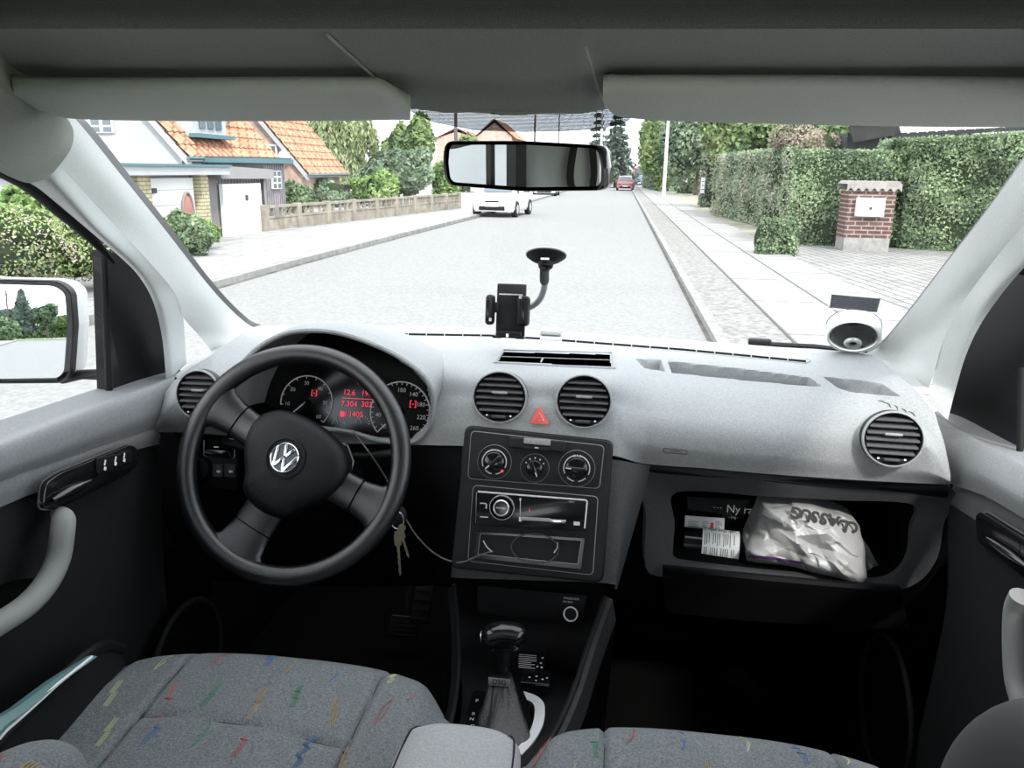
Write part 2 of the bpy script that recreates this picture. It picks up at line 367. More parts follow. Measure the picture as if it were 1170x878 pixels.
# embossed frames round the trays and centre slot
mb = MB()
def on_dash(poly, off=.001, closed=True, step=6):
    out = []; k = len(poly)
    for i in range(k if closed else k-1):
        a, b = np.array(poly[i], float), np.array(poly[(i+1) % k], float); n = max(1, int(np.linalg.norm(b-a)/step))
        for t in range(n): q = a+(b-a)*t/n; out.append(S(q[0], q[1], off))
    if not closed: out.append(S(poly[-1][0], poly[-1][1], off))
    return out
mb.tube(on_dash([(575,400.5),(700,403.5),(702,421.5),(565,415)]), .0026, plastic, closed=True, seg=6)
_a = on_dash([(573,400.8),(698.5,404),(700.5,421),(566.5,414.6)], -.0005); _c = np.mean(_a, 0); _b = [_c+(p-_c)*1.02+np.array([0, .012, -.03]) for p in _a]; mb.loftrings([_a, _b], matte_b, cap=(False, True))
mb.tube(on_dash([(573,407.6),(698,411.6)], .0, False), .0011, plastic, seg=5)
mb.tube([S(620, 410, .001), S(618, 414, .001)], .0016, plastic, seg=6)
mb.build('centre_demister_grille', dash)
mb = MB()
for (pa, pb) in (((430,381.5),(560,383.5)), ((560,383.5),(617,387)), ((642,389),(780,399.5)), ((780,399.5),(921,413))):
    n = max(2, int((pb[0]-pa[0])/5)); top, bot = [], []
    for t in np.linspace(0, 1, n):
        x, y = pa[0]+(pb[0]-pa[0])*t, pa[1]+(pb[1]-pa[1])*t; top.append(S(x, y-1.2, .0015)); bot.append(S(x, y+1.2, .0015))
    mb.grid(np.stack([top, bot], 1), matte_b)
    for t in range(3, n-1, 4): mb.tube([top[t], bot[t]], .0012, plastic, seg=5)
mb.tube(on_dash([(430,379),(560,381),(617,384.5)], .001, False), .0015, plastic, seg=6)
mb.tube(on_dash([(642,391.7),(780,402),(921,415.5),(926,413),(921,410)], .001, False), .0015, plastic, seg=6)
mb.build('windscreen_demister_slot', dash)
# little sensor lid at the base of the glass
mb = MB(); c = U(630, 379, y=1.66); mb.box(c, (.045, .035, .012), plastic, bev=.004); mb.build('sensor_cover', dash)
mb = MB(); mb.box(S(629, 388.5, .003), (.042, .02, .006), plastic, bev=.002); mb.build('centre_clip', dash)
mb = MB()
for a, b in (((1003,458),(1012,461)), ((1012,460),(1018,466)), ((1022,463),(1026,469)), ((1030,467),(1036,472)), ((1038,470),(1046,476))): mb.tube([S(a[0], a[1], .0006), S((a[0]+b[0])/2+1, (a[1]+b[1])/2-.8, .0006), S(b[0], b[1], .0006)], [.0004, .0011, .0003], plastic_d, seg=5)
mb.build('scuff_mark', dash, label='ragged dark scuffs above the right air vent')
# ---- instrument hood
rim3 = [U(px, py, y=Y) for (px, py), Y in zip(RIM, RIMY)]
rs = cat(rim3, 96, closed=True)
hood = MB()
rc = np.mean(rs, 0)
def shrink(k, dy, dz=0): return [np.array([rc[0]+(p[0]-rc[0])*k, p[1]+dy, rc[2]+(p[2]-rc[2])*k+dz]) for p in rs]
_pr = np.array([P(p) for p in rs]); _pc = _pr.mean(0)
def deep(k, dy): return [U(_pc[0]+(q[0]-_pc[0])*k, _pc[1]+(q[1]-_pc[1])*k+(2 if q[1] < _pc[1] else 0)*0, y=p[1]+dy) for p, q in zip(rs, _pr)]
hood.loftrings([rs, deep(.99, .004), deep(.985, .03), deep(.975, .1), deep(.97, .15)], matte_b, cap=(False, False))
hood.tube(rs, .0045, plastic, seg=8, closed=True)
arch = cat([rim3[i] for i in range(0, 12)], 70)
hood.grid(np.stack([[p+np.array([0, dy, dz]) for p in arch] for dy, dz in ((0, .003), (.03, .006), (.1, -.004), (.22, -.03), (.34, -.09))], 1), plastic)
hood.build('instrument_hood', dash)
# cluster face
cf = Pl(rc+np.array([0, .155, 0]), (0, -.93, .36))
mb = MB(); fc = [cf.hit(_pc[0]+(q[0]-_pc[0])*1.0, _pc[1]+(q[1]-_pc[1])*1.0) for q in _pr]
mb.prism(fc, (0, .02, 0), gloss_b)
clus = mb.build('instrument_panel', dash)
def dial(cx, cy, r, name, nums, a0, a1, ticks, needle, red):
    m = MB(); o = cf.hit(cx, cy, .002); rr = np.linalg.norm(cf.hit(cx+r, cy, .002)-o); M = frame(o, cf.n)
    M2 = frame(o, cf.n)
    ring = [(rr*math.cos(a), rr*math.sin(a), 0) for a in np.linspace(math.radians(a0), math.radians(a1), 60)]
    m.tube(ring, rr*.022, white_t, seg=6, M=M)
    for i in range(ticks+1):
        a = math.radians(a0+(a1-a0)*i/ticks); c, s = math.cos(a), math.sin(a); m.tube([(rr*.9*c, rr*.9*s, .0005), (rr*c, rr*s, .0005)], rr*.014, white_t, seg=4, M=M)
    for i, t in enumerate(nums):
        a = math.radians(a0+(a1-a0)*(i+.0)/(len(nums)-1)); m.text(t, rr*.2, white_t, M@Matrix.Translation((rr*.74*math.cos(a), rr*.72*math.sin(a), .0005)))
    m.lathe([(rr*.02, .006), (rr*.11, .006), (rr*.13, 0)], plastic_b, M)
    a = math.radians(needle); m.tube([(0, 0, .005), (rr*.93*math.cos(a), rr*.93*math.sin(a), .004)], [rr*.03, rr*.02], white_t, seg=5, M=M)
    m.text('[-]', rr*.26, red_e, M@Matrix.Translation((rr*red[0], rr*red[1], .0006)))
    return m.build(name, clus)
dial(350, 460, 29.5, 'rev_counter', ['10', '20', '30', '40', '50', '60'], 222-35, -45, 10, 222, (.28, .38))
dial(457, 471, 34, 'speedometer', ['20', '40', '60', '80', '100', '140', '180', '220', '260'], 225, -45, 26, 225, (.42, .3))
m = MB(); o = cf.hit(408, 462, .002); w = np.linalg.norm(cf.hit(428, 462, .002)-o); M = frame(o, cf.n)
for t, x, y, s in (('12.6', -.5, .62, .42), ('19.2', .55, .62, .42), ('7.304', -.45, -.02, .42), ('302', .55, 0, .42), ('# 1405', -.2, -.58, .42)):
    m.text(t, w*s, red_e, M@Matrix.Translation((w*x, w*y, 0)))
m.box((0, w*.3, 0), (w*1.8, w*.03, .0005), red_e, M); m.box((-w*.8, -w*.6, 0), (w*.24, w*.3, .0005), red_e, M)
m.lathe([(w*.02, .0005), (w*.13, .0005)], red_e, M@Matrix.Translation((0, w*1.25, 0)), seg=14)
m.build('trip_display', clus, label='glowing red trip display')
m = MB()
for cx, cy, r in ((387, 484, 8), (414, 484, 9)):
    o = cf.hit(cx, cy, .002); rr = np.linalg.norm(cf.hit(cx+r, cy, .002)-o); M = frame(o, cf.n)
    for a in np.linspace(0, PI, 9): m.tube([(rr*.75*math.cos(a), rr*.75*math.sin(a), 0), (rr*math.cos(a), rr*math.sin(a), 0)], rr*.05, white_t, seg=4, M=M)
    m.tube([(0, 0, .001), (rr*.7*math.cos(2.2), rr*.7*math.sin(2.2), .001)], rr*.05, white_t, seg=4, M=M)
m.build('small_gauges', clus)
# ---- round air vents
def round_vent(cx, cy, rx, ry, Y, n, tab=True, dialy=True):
    o = S(cx, cy) if False else U(cx, cy, y=Y); pl = Pl(o, n); R_ = np.linalg.norm(pl.hit(cx+rx, cy)-o)*.97; R2_ = np.linalg.norm(pl.hit(cx, cy-ry)-o)*.97
    M = frame(o, n); sy = R2_/R_; m = MB()
    m.lathe([(R_*1.06, -.02), (R_*1.06, -.003), (R_*1.03, .002), (R_*.98, .004), (R_*.93, .002), (R_*.91, -.004), (R_*.9, -.03), (.001, -.032)], plastic_b, M, sy=sy, seg=48)
    m.lathe([(R_*1.06, .0), (R_*1.04, .0045), (R_*1.0, .0052), (R_*.97, .003)], plastic, M, sy=sy, seg=48)
    ns = 6
    for i in range(ns):
        y = R_*(.72-.25*i)*sy; hw = math.sqrt(max(0, 1-((y/sy)/(R_))**2))*R_*.9
        Q = [(-hw, y+.0016, -.0), (hw, y+.0016, -.0), (hw, y-.0006, .0035), (-hw, y-.0006, .0035)]
        B = [(p[0], p[1]-.001, p[2]-.014) for p in Q]
        m.add(Q+[(-hw*.98, y+.006, -.018), (hw*.98, y+.006, -.018)]+[(-hw, y-.0022, .0030), (hw, y-.0022, .0030)], [(0, 1, 2, 3), (0, 4, 5, 1), (3, 2, 7, 6)], slat_m, M)
    m.box((0, -R_*.80*sy, -.002), (R_*1.1, R_*.17, .008), plastic_b, M, bev=.002)
    v = m.build('air_vent', dash)
    m = MB(); m.box((0, R_*.18*sy, .0035), (R_*.6, R_*.1, .006), plastic, M, bev=.0015); m.build('vent_tab', v)
    m = MB(); m.box((0, -R_*.78*sy, .002), (R_*.55, R_*.12, .006), plastic_d, M, bev=.002)
    for sx in (-1, 1): m.box((sx*R_*.45, -R_*.74*sy, .0025), (R_*.07, R_*.06, .001), white_m, M)
    m.build('vent_thumbwheel', v)
for v in VENTS: round_vent(*v)
# ---- hazard button
m = MB(); o = S(616, 475, .002)
def spx(pts, off): return [S(a, b, off) for a, b in pts]
tri = rpoly(spx([(616, 464.5), (605.5, 484), (627.5, 485)], .001), .002)
m.plate(tri, CAM-o, .004, .001, mat('hazard_red', (.62, .08, .07), .4, emit=((1, .15, .12), .12)))
tin = spx([(616.5, 472), (612, 480.5), (621.5, 481)], .0056); m.tube(tin, .0007, white_m, closed=True, seg=4)
m.build('hazard_button', dash, label='red triangular hazard warning button')
# ---- AIRBAG badge
m = MB(); m.tube(rpoly(spx([(758, 512.5), (785, 515), (785, 519.5), (758, 517)], .0015), .002), .0007, plastic_d, closed=True, seg=5)
a, b = S(760, 515, .0015), S(784, 517.2, .0015); c = (a+b)/2
m.text('AIRBAG', .0062, mat('badge_dark', (.03, .03, .03), .6), frame(c, CAM-c, b-a))
m.build('airbag_badge', dash)
# ================================================================== lower dash, centre stack
m = MB()
# driver side knee panel, follows the seam and falls away into the footwell
rows = [[U(172, 495, 1.18), U(262, 500, 1.2), U(360, 506, 1.24), U(480, 511, 1.23), U(527, 511, 1.2)],
        [U(176, 530, 1.2), U(262, 540, 1.22), U(360, 550, 1.27), U(480, 560, 1.24), U(523, 560, 1.18)],
        [U(190, 600, 1.24), U(262, 610, 1.28), U(360, 620, 1.33), U(480, 625, 1.3), U(517, 625, 1.17)],
        [U(215, 660, 1.4), U(262, 665, 1.42), U(360, 670, 1.42), U(480, 670, 1.4), U(513, 665, 1.2)]]
m.loft(rows, mat('knee_panel_plastic', (.006, .006, .007), .7, spec=.1, bump=(800, .3)), n=40, k=6)
m.build('knee_panel', dash)
# centre column skin, both sides of the console panel
m = MB()
rows = []
for t in np.linspace(0, 1, 9):
    yl = 509+t*(660-509); yr = 530+t*(672-530); Yc = 1.19-.05*t
    rows.append([U(529-12*t, yl-2, Yc+.05), U(529-13*t, yl, Yc+.008), U(545-14*t, yl+1, Yc), U(620, (yl*.52+yr*.48)-2, Yc-.002), U(690-6*t, yr-6, Yc), U(712-8*t, yr-3, Yc+.004), U(728-26*t, yr, Yc+.02), U(745-40*t, yr+2, Yc+.1)])
m.loft(rows, plastic_d, n=50, k=2)
m.build('centre_column', dash)
# joint strip between upper skin and column at the right of the stack
# console panel plate
cp = plane3(U(535, 487, y=1.198), U(700, 505, y=1.198), U(602, 658, y=1.13))
def C(px, py, off=0): return cp.hit(px, py, off)
def cpx(pts, off=0): return [C(a, b, off) for a, b in pts]
panel_m = mat('console_panel_black', (.012, .012, .013), .5, spec=.25, bump=(700, .2))
m = MB()
outer = rpoly(cpx([(533, 487), (700, 504.5), (688, 665), (516, 648)], 0), .012, 6)
m.plate(outer, cp.n, .008, .003, panel_m)
m.tube(rpoly(cpx([(533, 487), (700, 504.5), (688, 665), (516, 648)], .001), .012, 6), .0018, plastic_b, closed=True, seg=6)
panel = m.build('console_panel', dash)
# heater control plate
m = MB()
hp = rpoly(cpx([(539, 493), (690, 510), (684.5, 558), (535, 546.5)], .008), .008, 5)
m.plate(hp, cp.n, .003, .001, panel_m)
m.tube(rpoly(cpx([(538.5, 492.5), (690.5, 509.5), (685, 558.5), (534.5, 547)], .0095), .008, 5), .0007, plastic, closed=True, seg=5)
clim = m.build('heater_control_plate', dash)
def knob(cx, cy, r, ang, arc=True, red=False):
    m = MB(); o = C(cx, cy, .011); R_ = np.linalg.norm(C(cx+r, cy, .011)-o); M = frame(o, cp.n)
    m.lathe([(R_*1.02, 0), (R_*1.0, .002), (R_*.96, .002), (R_*.94, .001), (.0005, .001)], panel_m, M, seg=40)
    m.lathe([(R_*1.03, .0), (R_*1.02, .0016), (R_*.99, .0016), (R_*.98, 0)], plastic, M, seg=40)
    rr = R_*.72
    if arc:
        for a0, a1 in ((-25, 75), (105, 205), (225, 260), (-80, -45)):
            m.tube([(rr*math.cos(math.radians(a)), rr*math.sin(math.radians(a)), .0025) for a in np.linspace(a0, a1, 16)], R_*.035, white_t, seg=5, M=M)
    for i in range(5 if not arc else 3):
        a = math.radians(150-30*i if not arc else 102-12*i); m.box((rr*math.cos(a), rr*math.sin(a), .003), (R_*.1, R_*.1, .0006), white_t, M)
    if red: m.box((rr*.7, -rr*.7, .003), (R_*.14, R_*.14, .0006), red_e, M)
    k = m.build('heater_dial', clim)
    m = MB(); M2 = M@Matrix.Rotation(math.radians(ang), 4, 'Z')
    m.lathe([(R_*.62, .002), (R_*.6, .008), (R_*.5, .010), (.0005, .010)], gloss_b, M, seg=36)
    m.box((0, 0, .014), (R_*1.25, R_*.24, .012), gloss_b, M2, bev=.003)
    m.box((-R_*.44, 0, .0203), (R_*.3, R_*.06, .0006), white_t, M2)
    m.build('dial_grip', k)
knob(565, 528, 19, 42, True, True); knob(611, 535, 16, -65+180, False); knob(659, 535.5, 20.5, -3)
# bar with the recirculation button
m = MB(); a, b = C(581, 505, .011), C(647, 511, .011); M = frame((a+b)/2, cp.n, b-a); L = np.linalg.norm(b-a); hh = np.linalg.norm(C(614, 502, .011)-C(614, 515, .011))
m.box((-L*.36, 0, .005), (L*.27, hh, .01), panel_m, M, bev=.003); m.box((L*.36, 0, .005), (L*.27, hh, .01), panel_m, M, bev=.003)
m.box((0, -hh*.28, .004), (L*.46, hh*.42, .008), panel_m, M, bev=.001); m.box((0, hh*.24, .005), (L*.46, hh*.5, .01), plastic, M, bev=.001)
m.box((0, -hh*.28, .0084), (L*.06, hh*.1, .0004), white_t, M)
m.build('button_bar', clim)
# radio opening: a dark recess in the panel
m = MB()
ro = rpoly(cpx([(541, 555), (683, 568), (677, 657), (535, 641)], .008), .008, 5)
m.tube(ro, .0013, plastic, closed=True, seg=5); m.prism(ro, -cp.n*.002, matte_b)
m.prism([p+cp.n*.0003 for p in ro], cp.n*.0008, panel_m)
m.build('radio_surround', dash)
# ---- the car radio: a thing of its own
ro_ = C(608, 582, .01); radio = thing('car_radio', 'black car radio with round volume knob and bright upper edge in the centre stack', 'radio', ro_)
m = MB(); body = rpoly(cpx([(545, 561), (672, 572), (669, 606), (543, 599)], .009), .002, 3)
m.plate(body, cp.n, .012, .002, gloss_b)
m.prism([p-cp.n*.0 for p in body], -cp.n*.0005, plastic_b)
m.build('faceplate', radio)
m = MB(); m.tube(cpx([(546, 562), (600, 566.5), (669, 571.8), (671, 574)], .0205), .0016, bright_m, seg=6); m.tube(cpx([(671, 573), (668, 604)], .0205), .0013, bright_m, seg=6)
m.tube(cpx([(544.5, 563), (543.5, 598)], .0205), .0006, silver, seg=5); m.build('bright_edge_trim', radio, label='polished bright edge trim')
m = MB(); o = C(573.5, 580, .021); R_ = np.linalg.norm(C(573.5+14.5, 580, .021)-o); M = frame(o, cp.n)
m.lathe([(R_, 0), (R_*.97, .002), (R_*.86, .004), (R_*.8, .002)], gloss_b, M); m.lathe([(R_*.99, .0008), (R_*.96, .0026), (R_*.92, .0026)], silver, M)
m.lathe([(R_*.68, .002), (R_*.66, .009), (R_*.6, .011), (R_*.2, .0115), (.0004, .0115)], gloss_b, M); m.lathe([(R_*.64, .0106), (R_*.58, .0118), (R_*.52, .0112)], silver, M)
m.text('PIONEER', R_*.2, white_t, M@Matrix.Translation((0, 0, .0118)))
m.build('volume_knob', radio)
for (x0, y0, x1, y1, mm) in ((595, 591.3, 629, 594.6, plastic), (629, 594.2, 646.5, 596.5, chrome)):
    m = MB(); a, b = C(x0, y0+1.5, .0215), C(x1, y1, .0215); Mx = frame((a+b)/2, cp.n, b-a); m.box((0, 0, 0), (np.linalg.norm(b-a), .0055, .002), mm, Mx, bev=.0008); m.build('radio_button', radio)
for (x, y, w, h) in ((594.5, 571, 2, 3), (594.5, 593.5, 3, 5), (552, 575.5, 7, 1.2), (555.7, 579, 1.5, 5), (553, 591, 9, 1.2), (659, 598.5, 7, 4)):
    m = MB(); o = C(x, y, .0215); s_ = np.linalg.norm(C(x+1, y, .0215)-o); m.box((0, 0, 0), (w*s_, h*s_, .0008), silver, frame(o, cp.n)); m.build('radio_button', radio)
m = MB(); m.tube(cpx([(594.6, 569), (594.2, 595)], .0213), .0006, silver, seg=5); m.build('divider_line', radio)
m = MB(); o = C(653, 573.8, .0215); m.text('DEH-P', .0032, white_t, frame(o, cp.n)); m.build('model_marking', radio); o = C(605, 583, .0215)
m = MB(); m.text('(', .007, red_e, frame(o, cp.n)); m.build('red_indicator', radio)
# ---- storage box beneath
o = C(606, 625, .01); tray = thing('storage_box', 'open black storage box with a coiled cord, fitted beneath the car radio', 'storage box', o)
m = MB(); fr = rpoly(cpx([(545, 607), (668, 615), (664, 650), (541, 637)], .009), .002, 3)
inner = rpoly(cpx([(549, 610), (664, 618), (660, 645), (546, 633.5)], .014), .002, 3)
m.loftrings([fr, [p+cp.n*.005 for p in fr], inner, [p-cp.n*.012 for p in inner]], gloss_b, cap=(False, True))
m.tube(inner, .0005, plastic, closed=True, seg=4)
m.build('box_body', tray)
m = MB(); o = C(611, 627, .016); R_ = np.linalg.norm(C(611+27, 627, .016)-o)
m.tube([(R_*math.cos(a), R_*.62*math.sin(a), .0) for a in np.linspace(0, 2*PI, 40, endpoint=False)], .0011, plastic_d, closed=True, seg=5, M=frame(o, cp.n))
m.tube(cpx([(637, 620), (637, 626), (633, 632)], .017), .001, silver, seg=5); m.tube(cpx([(552, 618), (556, 625), (562, 631)], .017), .001, silver, seg=5)
m.build('coiled_cord', tray)
# ================================================================== glovebox
gb = MB()
# frame surface around the opening
O_ = [(770,562),(1045,575),(1040,655),(1020,668),(775,650),(755,647),(765,640)]
fr_o = [(737,531),(860,541),(960,548),(1085,556),(1078,600),(1070,640),(1045,668),(1000,678),(880,670),(760,660),(738,650),(738,590)]
fr_Y = [1.285,1.285,1.285,1.262,1.25,1.25,1.26,1.24,1.235,1.235,1.24,1.27]
in_o = [(773,563),(880,568),(960,572),(1043,577),(1041,605),(1038,635),(1025,655),(1000,664),(880,655),(778,643),(769,638),(771,600)]
in_Y = [1.29,1.29,1.29,1.275,1.265,1.262,1.262,1.255,1.25,1.25,1.252,1.28]
A = cat([U(a, b, y=Y) for (a, b), Y in zip(fr_o, fr_Y)], 96, True); B = cat([U(a, b, y=Y) for (a, b), Y in zip(in_o, in_Y)], 96, True)
B2 = [p+np.array([0, .012, 0]) for p in B]; D = [p+np.array([0, .2, -.015]) for p in B]
E_ = [p+np.array([0, .1, -.03]) for p in A]
gb_m = mat('glovebox_plastic', (.035, .036, .038), .65, spec=.15, noise=(300, .12, 2), bump=(900, .3))
gb.loftrings([E_, [p+np.array([0, .02, 0]) for p in A], A, [.5*a+.5*b+np.array([0, -.003, 0]) for a, b in zip(A, B)], B, B2], gb_m, cap=(False, False))
gb.loftrings([B2, D], matte_b, cap=(False, True))
gb.build('glovebox', dash)
# lid lip opened downwards in front of the opening
m = MB()
m.loft([[U(757, 645, 1.235), U(860, 655, 1.228), U(960, 664, 1.226), U(1025, 668, 1.235)],
        [U(757, 648, 1.22), U(860, 659, 1.212), U(960, 668, 1.21), U(1030, 672, 1.22)],
        [U(757, 652, 1.225), U(860, 666, 1.216), U(960, 674, 1.214), U(1030, 680, 1.225)],
        [U(760, 700, 1.3), U(860, 710, 1.29), U(960, 716, 1.29), U(1040, 720, 1.3)]], mat('lid_black', (.006, .006, .007), .7, spec=.1), n=30, k=5)
m.build('glovebox_lid', dash)
# ledge above the opening beneath the seam
m = MB()
m.loft([[U(733, 531, 1.28), U(860, 543, 1.29), U(1000, 551, 1.28), U(1086, 556, 1.25)],
        [U(735, 537, 1.28), U(860, 549, 1.285), U(1000, 558, 1.275), U(1084, 563, 1.25)],
        [U(740, 547, 1.3), U(860, 557, 1.305), U(1000, 566, 1.295), U(1082, 572, 1.265)]], plastic_b, n=40, k=5)
m.build('glovebox_ledge', dash)
# lower bolster below everything on the passenger side (sinks into the footwell)
m = MB()
m.loft([[U(700, 655, 1.25), U(860, 668, 1.27), U(1040, 676, 1.27), U(1084, 600, 1.25)],
        [U(700, 720, 1.4), U(860, 730, 1.42), U(1040, 735, 1.42), U(1078, 735, 1.4)],
        [U(700, 760, 1.7), U(860, 765, 1.7), U(1040, 770, 1.7), U(1070, 770, 1.7)]], matte_b, n=30, k=5)
m.build('lower_bolster', dash)
# ---- headlight switch cluster left of the wheel
m = MB(); kp = Pl(U(250, 530, y=1.19), (0.1, -.95, .28))
def K(px, py, off=0): return kp.hit(px, py, off)
m.plate(rpoly([K(233, 518), K(272, 520), K(272, 560), K(233, 556)], .004), kp.n, .004, .001, plastic_b)
sw = m.build('switch_panel', dash)
m = MB(); m.plate(rpoly([K(234, 514, .004), K(262, 515, .004), K(266, 524, .004), K(234, 521, .004)], .004), kp.n, .003, .001, gloss_b)
m.tube(rpoly([K(233, 500, .004), K(268, 502, .004), K(268, 524, .004), K(233, 521, .004)], .004), .0008, silver, closed=True, seg=5); m.box((0, 0, 0), (.008, .002, .0006), white_t, frame(K(247, 511, .008), kp.n)); m.build('light_stalk_recess', sw)
for cx in (249, 263):
    m = MB(); m.plate(rpoly([K(cx-6, 530, .004), K(cx+6, 531, .004), K(cx+6, 546, .004), K(cx-6, 545, .004)], .002), kp.n, .003, .001, plastic_d)
    o = K(cx, 539, .0085); m.lathe([(.0003, 0), (.0025, 0)], white_t, frame(o, kp.n), seg=10); m.box((.003, 0, 0), (.003, .003, .0004), white_t, frame(o, kp.n)); m.build('switch_button', sw)
m = MB(); o = K(229, 536, .004); m.lathe([(.022, 0), (.022, .01), (.019, .013), (.001, .013)], plastic_b, frame(o, kp.n)); m.box((0, 0, .017), (.008, .034, .012), plastic_b, frame(o, kp.n), bev=.002); m.build('headlight_knob', sw)
# ================================================================== steering column, wheel, keys
t = math.radians(27); wc = U(334, 528, y=1.1); ux = np.array([1., 0, 0]); uy = np.array([0, math.sin(t), math.cos(t)]); un = np.array([0, -math.cos(t), math.sin(t)])
def WM(rot=0, z=0): return Matrix(((ux[0], uy[0], un[0], wc[0]), (ux[1], uy[1], un[1], wc[1]), (ux[2], uy[2], un[2], wc[2]), (0, 0, 0, 1)))@Matrix.Translation((0, 0, z))@Matrix.Rotation(math.radians(rot), 4, 'Z')
sc_ = thing('steering_column', 'black steering column shroud with two stalks and ignition lock behind the wheel', 'steering column', wc+np.array([0, .12, -.05]))
m = MB(); Mw = WM()
m.loftrings([[(math.copysign(abs(math.cos(a))**.7, math.cos(a))*w, math.copysign(abs(math.sin(a))**.7, math.sin(a))*h+dy, z) for a in np.linspace(0, 2*PI, 32, endpoint=False)] for w, h, z, dy in ((.035, .035, -.03, 0), (.055, .05, -.05, 0), (.062, .055, -.09, -.005), (.066, .06, -.16, -.01), (.06, .06, -.22, -.01))], mat('column_shroud', (.006, .006, .007), .6, spec=.15), M=Mw)
m.build('shroud', sc_)
for sx, nm in ((-1, 'indicator_stalk'), (1, 'wiper_stalk')):
    m = MB(); m.tube([(sx*.05, .02, -.07), (sx*.1, .022, -.065), (sx*.15, .03, -.058)], [.007, .007, .0085], plastic_b, M=Mw)
    if sx > 0: m.lathe([(.001, .012), (.008, .012), (.0085, 0)], silver, M=Mw@Matrix.Translation((.155, .032, -.058))@Matrix.Rotation(PI/2, 4, 'Y'), seg=16)
    m.build(nm, sc_)
m = MB(); m.lathe([(.018, 0), (.018, .012), (.014, .014), (.0005, .014)], plastic_b, M=frame(U(452, 588, y=1.17), (.35, -.9, .2))); m.build('ignition_lock', sc_)
m = MB(); m.tube([Mw@Vector(p) for p in ((.045, .045, -.04), (.075, .035, -.036), (.088, .01, -.034), (.084, -.02, -.034))], .0013, silver, seg=5); m.build('shroud_seam_trim', sc_)
wheel = thing('steering_wheel', 'black three-spoke steering wheel turned clockwise, with a chrome round emblem', 'steering wheel', wc)
Rw = .1765
m = MB(); pts = [(Rw*math.cos(a), Rw*math.sin(a), 0) for a in np.linspace(0, 2*PI, 96, endpoint=False)]
m.tube(pts, .0158, leather, seg=18, closed=True, M=Mw, flat=.9); m.build('rim', wheel)
ROT = -27
Ms = WM(ROT, -.012)
def spoke(a, w0, w1, nm):
    m = MB(); A_ = Ms@Matrix.Rotation(math.radians(a), 4, 'Z'); rings = []
    for r, w, z, th in ((.055, w0, .008, .012), (.09, w0*.92, .004, .011), (.125, w0*.95, .004, .011), (.15, w1*1.1, .008, .011), (.168, w1*1.7, .012, .009)):
        rings.append([(r, w*math.cos(q), z+th*math.sin(q)) for q in np.linspace(0, 2*PI, 20, endpoint=False)])
    m.loftrings(rings, leather, M=A_)
    for r in (.118, ): m.tube([(r, (w0*1.0)*math.cos(q), .0045+.0115*math.sin(q)) for q in np.linspace(0, 2*PI, 24, endpoint=False)], .0009, matte_b, closed=True, seg=5, M=A_)
    return m.build('spoke', wheel)
spoke(176, .030, .030, ''); spoke(4, .030, .030, ''); spoke(270, .036, .036, '')
m = MB()
hub = cat([(-.087, .035), (-.06, .062), (0, .072), (.06, .062), (.087, .035), (.09, .005), (.078, -.025), (.055, -.055), (.04, -.08), (0, -.09), (-.04, -.08), (-.055, -.055), (-.078, -.025), (-.09, .005)], 60, True)
rings = [[(p[0]*k, p[1]*k, z) for p in hub] for k, z in ((.9, -.03), (.98, -.01), (1.0, .008), (.985, .018), (.93, .026), (.8, .031), (.5, .035), (.2, .0365))]
hub_m = mat('airbag_cover', (.004, .0045, .006), .45, spec=.25, noise=(400, .12, 2), bump=(700, .45))
m.loftrings(rings, hub_m, cap=(True, True), M=Ms); hubo = m.build('airbag_cover', wheel)
m = MB(); Me = Ms@Matrix.Translation((-.004, .002, .0365)); m.lathe([(.034, -.004), (.033, .0015), (.03, .002), (.029, .0)], hub_m, Me)
m.lathe([(.0005, .001), (.0225, .001)], mat('emblem_blue_black', (.02, .03, .06), .2), Me)
m.lathe([(.0242, 0), (.0238, .003), (.0225, .004), (.0212, .003), (.0208, .001)], chrome, Me, seg=40)
for pts_ in ([(-.0088, .0185), (-.0006, .0028), (.0006, .0028), (.0088, .0185)],): pass
def bar(a, b, w=.0042):
    a, b = np.array(a), np.array(b); d = b-a; L = np.linalg.norm(d); an = math.atan2(d[1], d[0]); c = (a+b)/2
    m.box((0, 0, .0025), (L, w, .0028), chrome, Me@Matrix.Translation((c[0], c[1], 0))@Matrix.Rotation(an, 4, 'Z'), bev=.0006)
bar((-.0078, .0185), (-.0008, .0028)); bar((.0078, .0185), (.0008, .0028))
bar((-.0185, .0105), (-.0085, -.0195)); bar((-.0085, -.0185), (-.0005, -.0008)); bar((.0185, .0105), (.0085, -.0195)); bar((.0085, -.0185), (.0005, -.0008)); 
m.build('emblem', wheel, label='chrome ring emblem with the letters V and W')
# keys
ko = U(456, 594, y=1.14); keys = thing('key_bunch', 'bunch of brass and steel keys hanging on a split ring by the ignition', 'keys', ko)
brass = mat('key_metal', (.45, .4, .27), .35, metal=.9)
m = MB(); kf = frame(U(454, 595, y=1.14), (.1, -1, .1)); m.tube([(.0105*math.cos(a), .0145*math.sin(a), 0) for a in np.linspace(0, 2*PI, 30, endpoint=False)], .0011, silver, closed=True, seg=6, M=kf); m.build('split_ring', keys)
def key(p0, p1, w):
    m = MB(); a, b = U(*p0, y=1.14), U(*p1, y=1.14); d = b-a; L = np.linalg.norm(d); M = frame(a, (0, -1, .1), d)
    m.prism([(L*t, w*q, 0) for t, q in ((0, -1.6), (.14, -2.4), (.3, -2.2), (.34, -.9), (.45, -.9), (.5, -.4), (.56, -.9), (.62, -.5), (.7, -.9), (.78, -.4), (.86, -.9), (.93, -.5), (1, 0), (.93, .8), (.34, .8), (.3, 2.2), (.14, 2.4), (0, 1.6))], (0, 0, .0018), brass, M)
    m.build('key', keys)
key((454, 607), (459, 656), .0026); key((457, 605), (468, 636), .0024); key((461, 600), (452, 618), .0026)
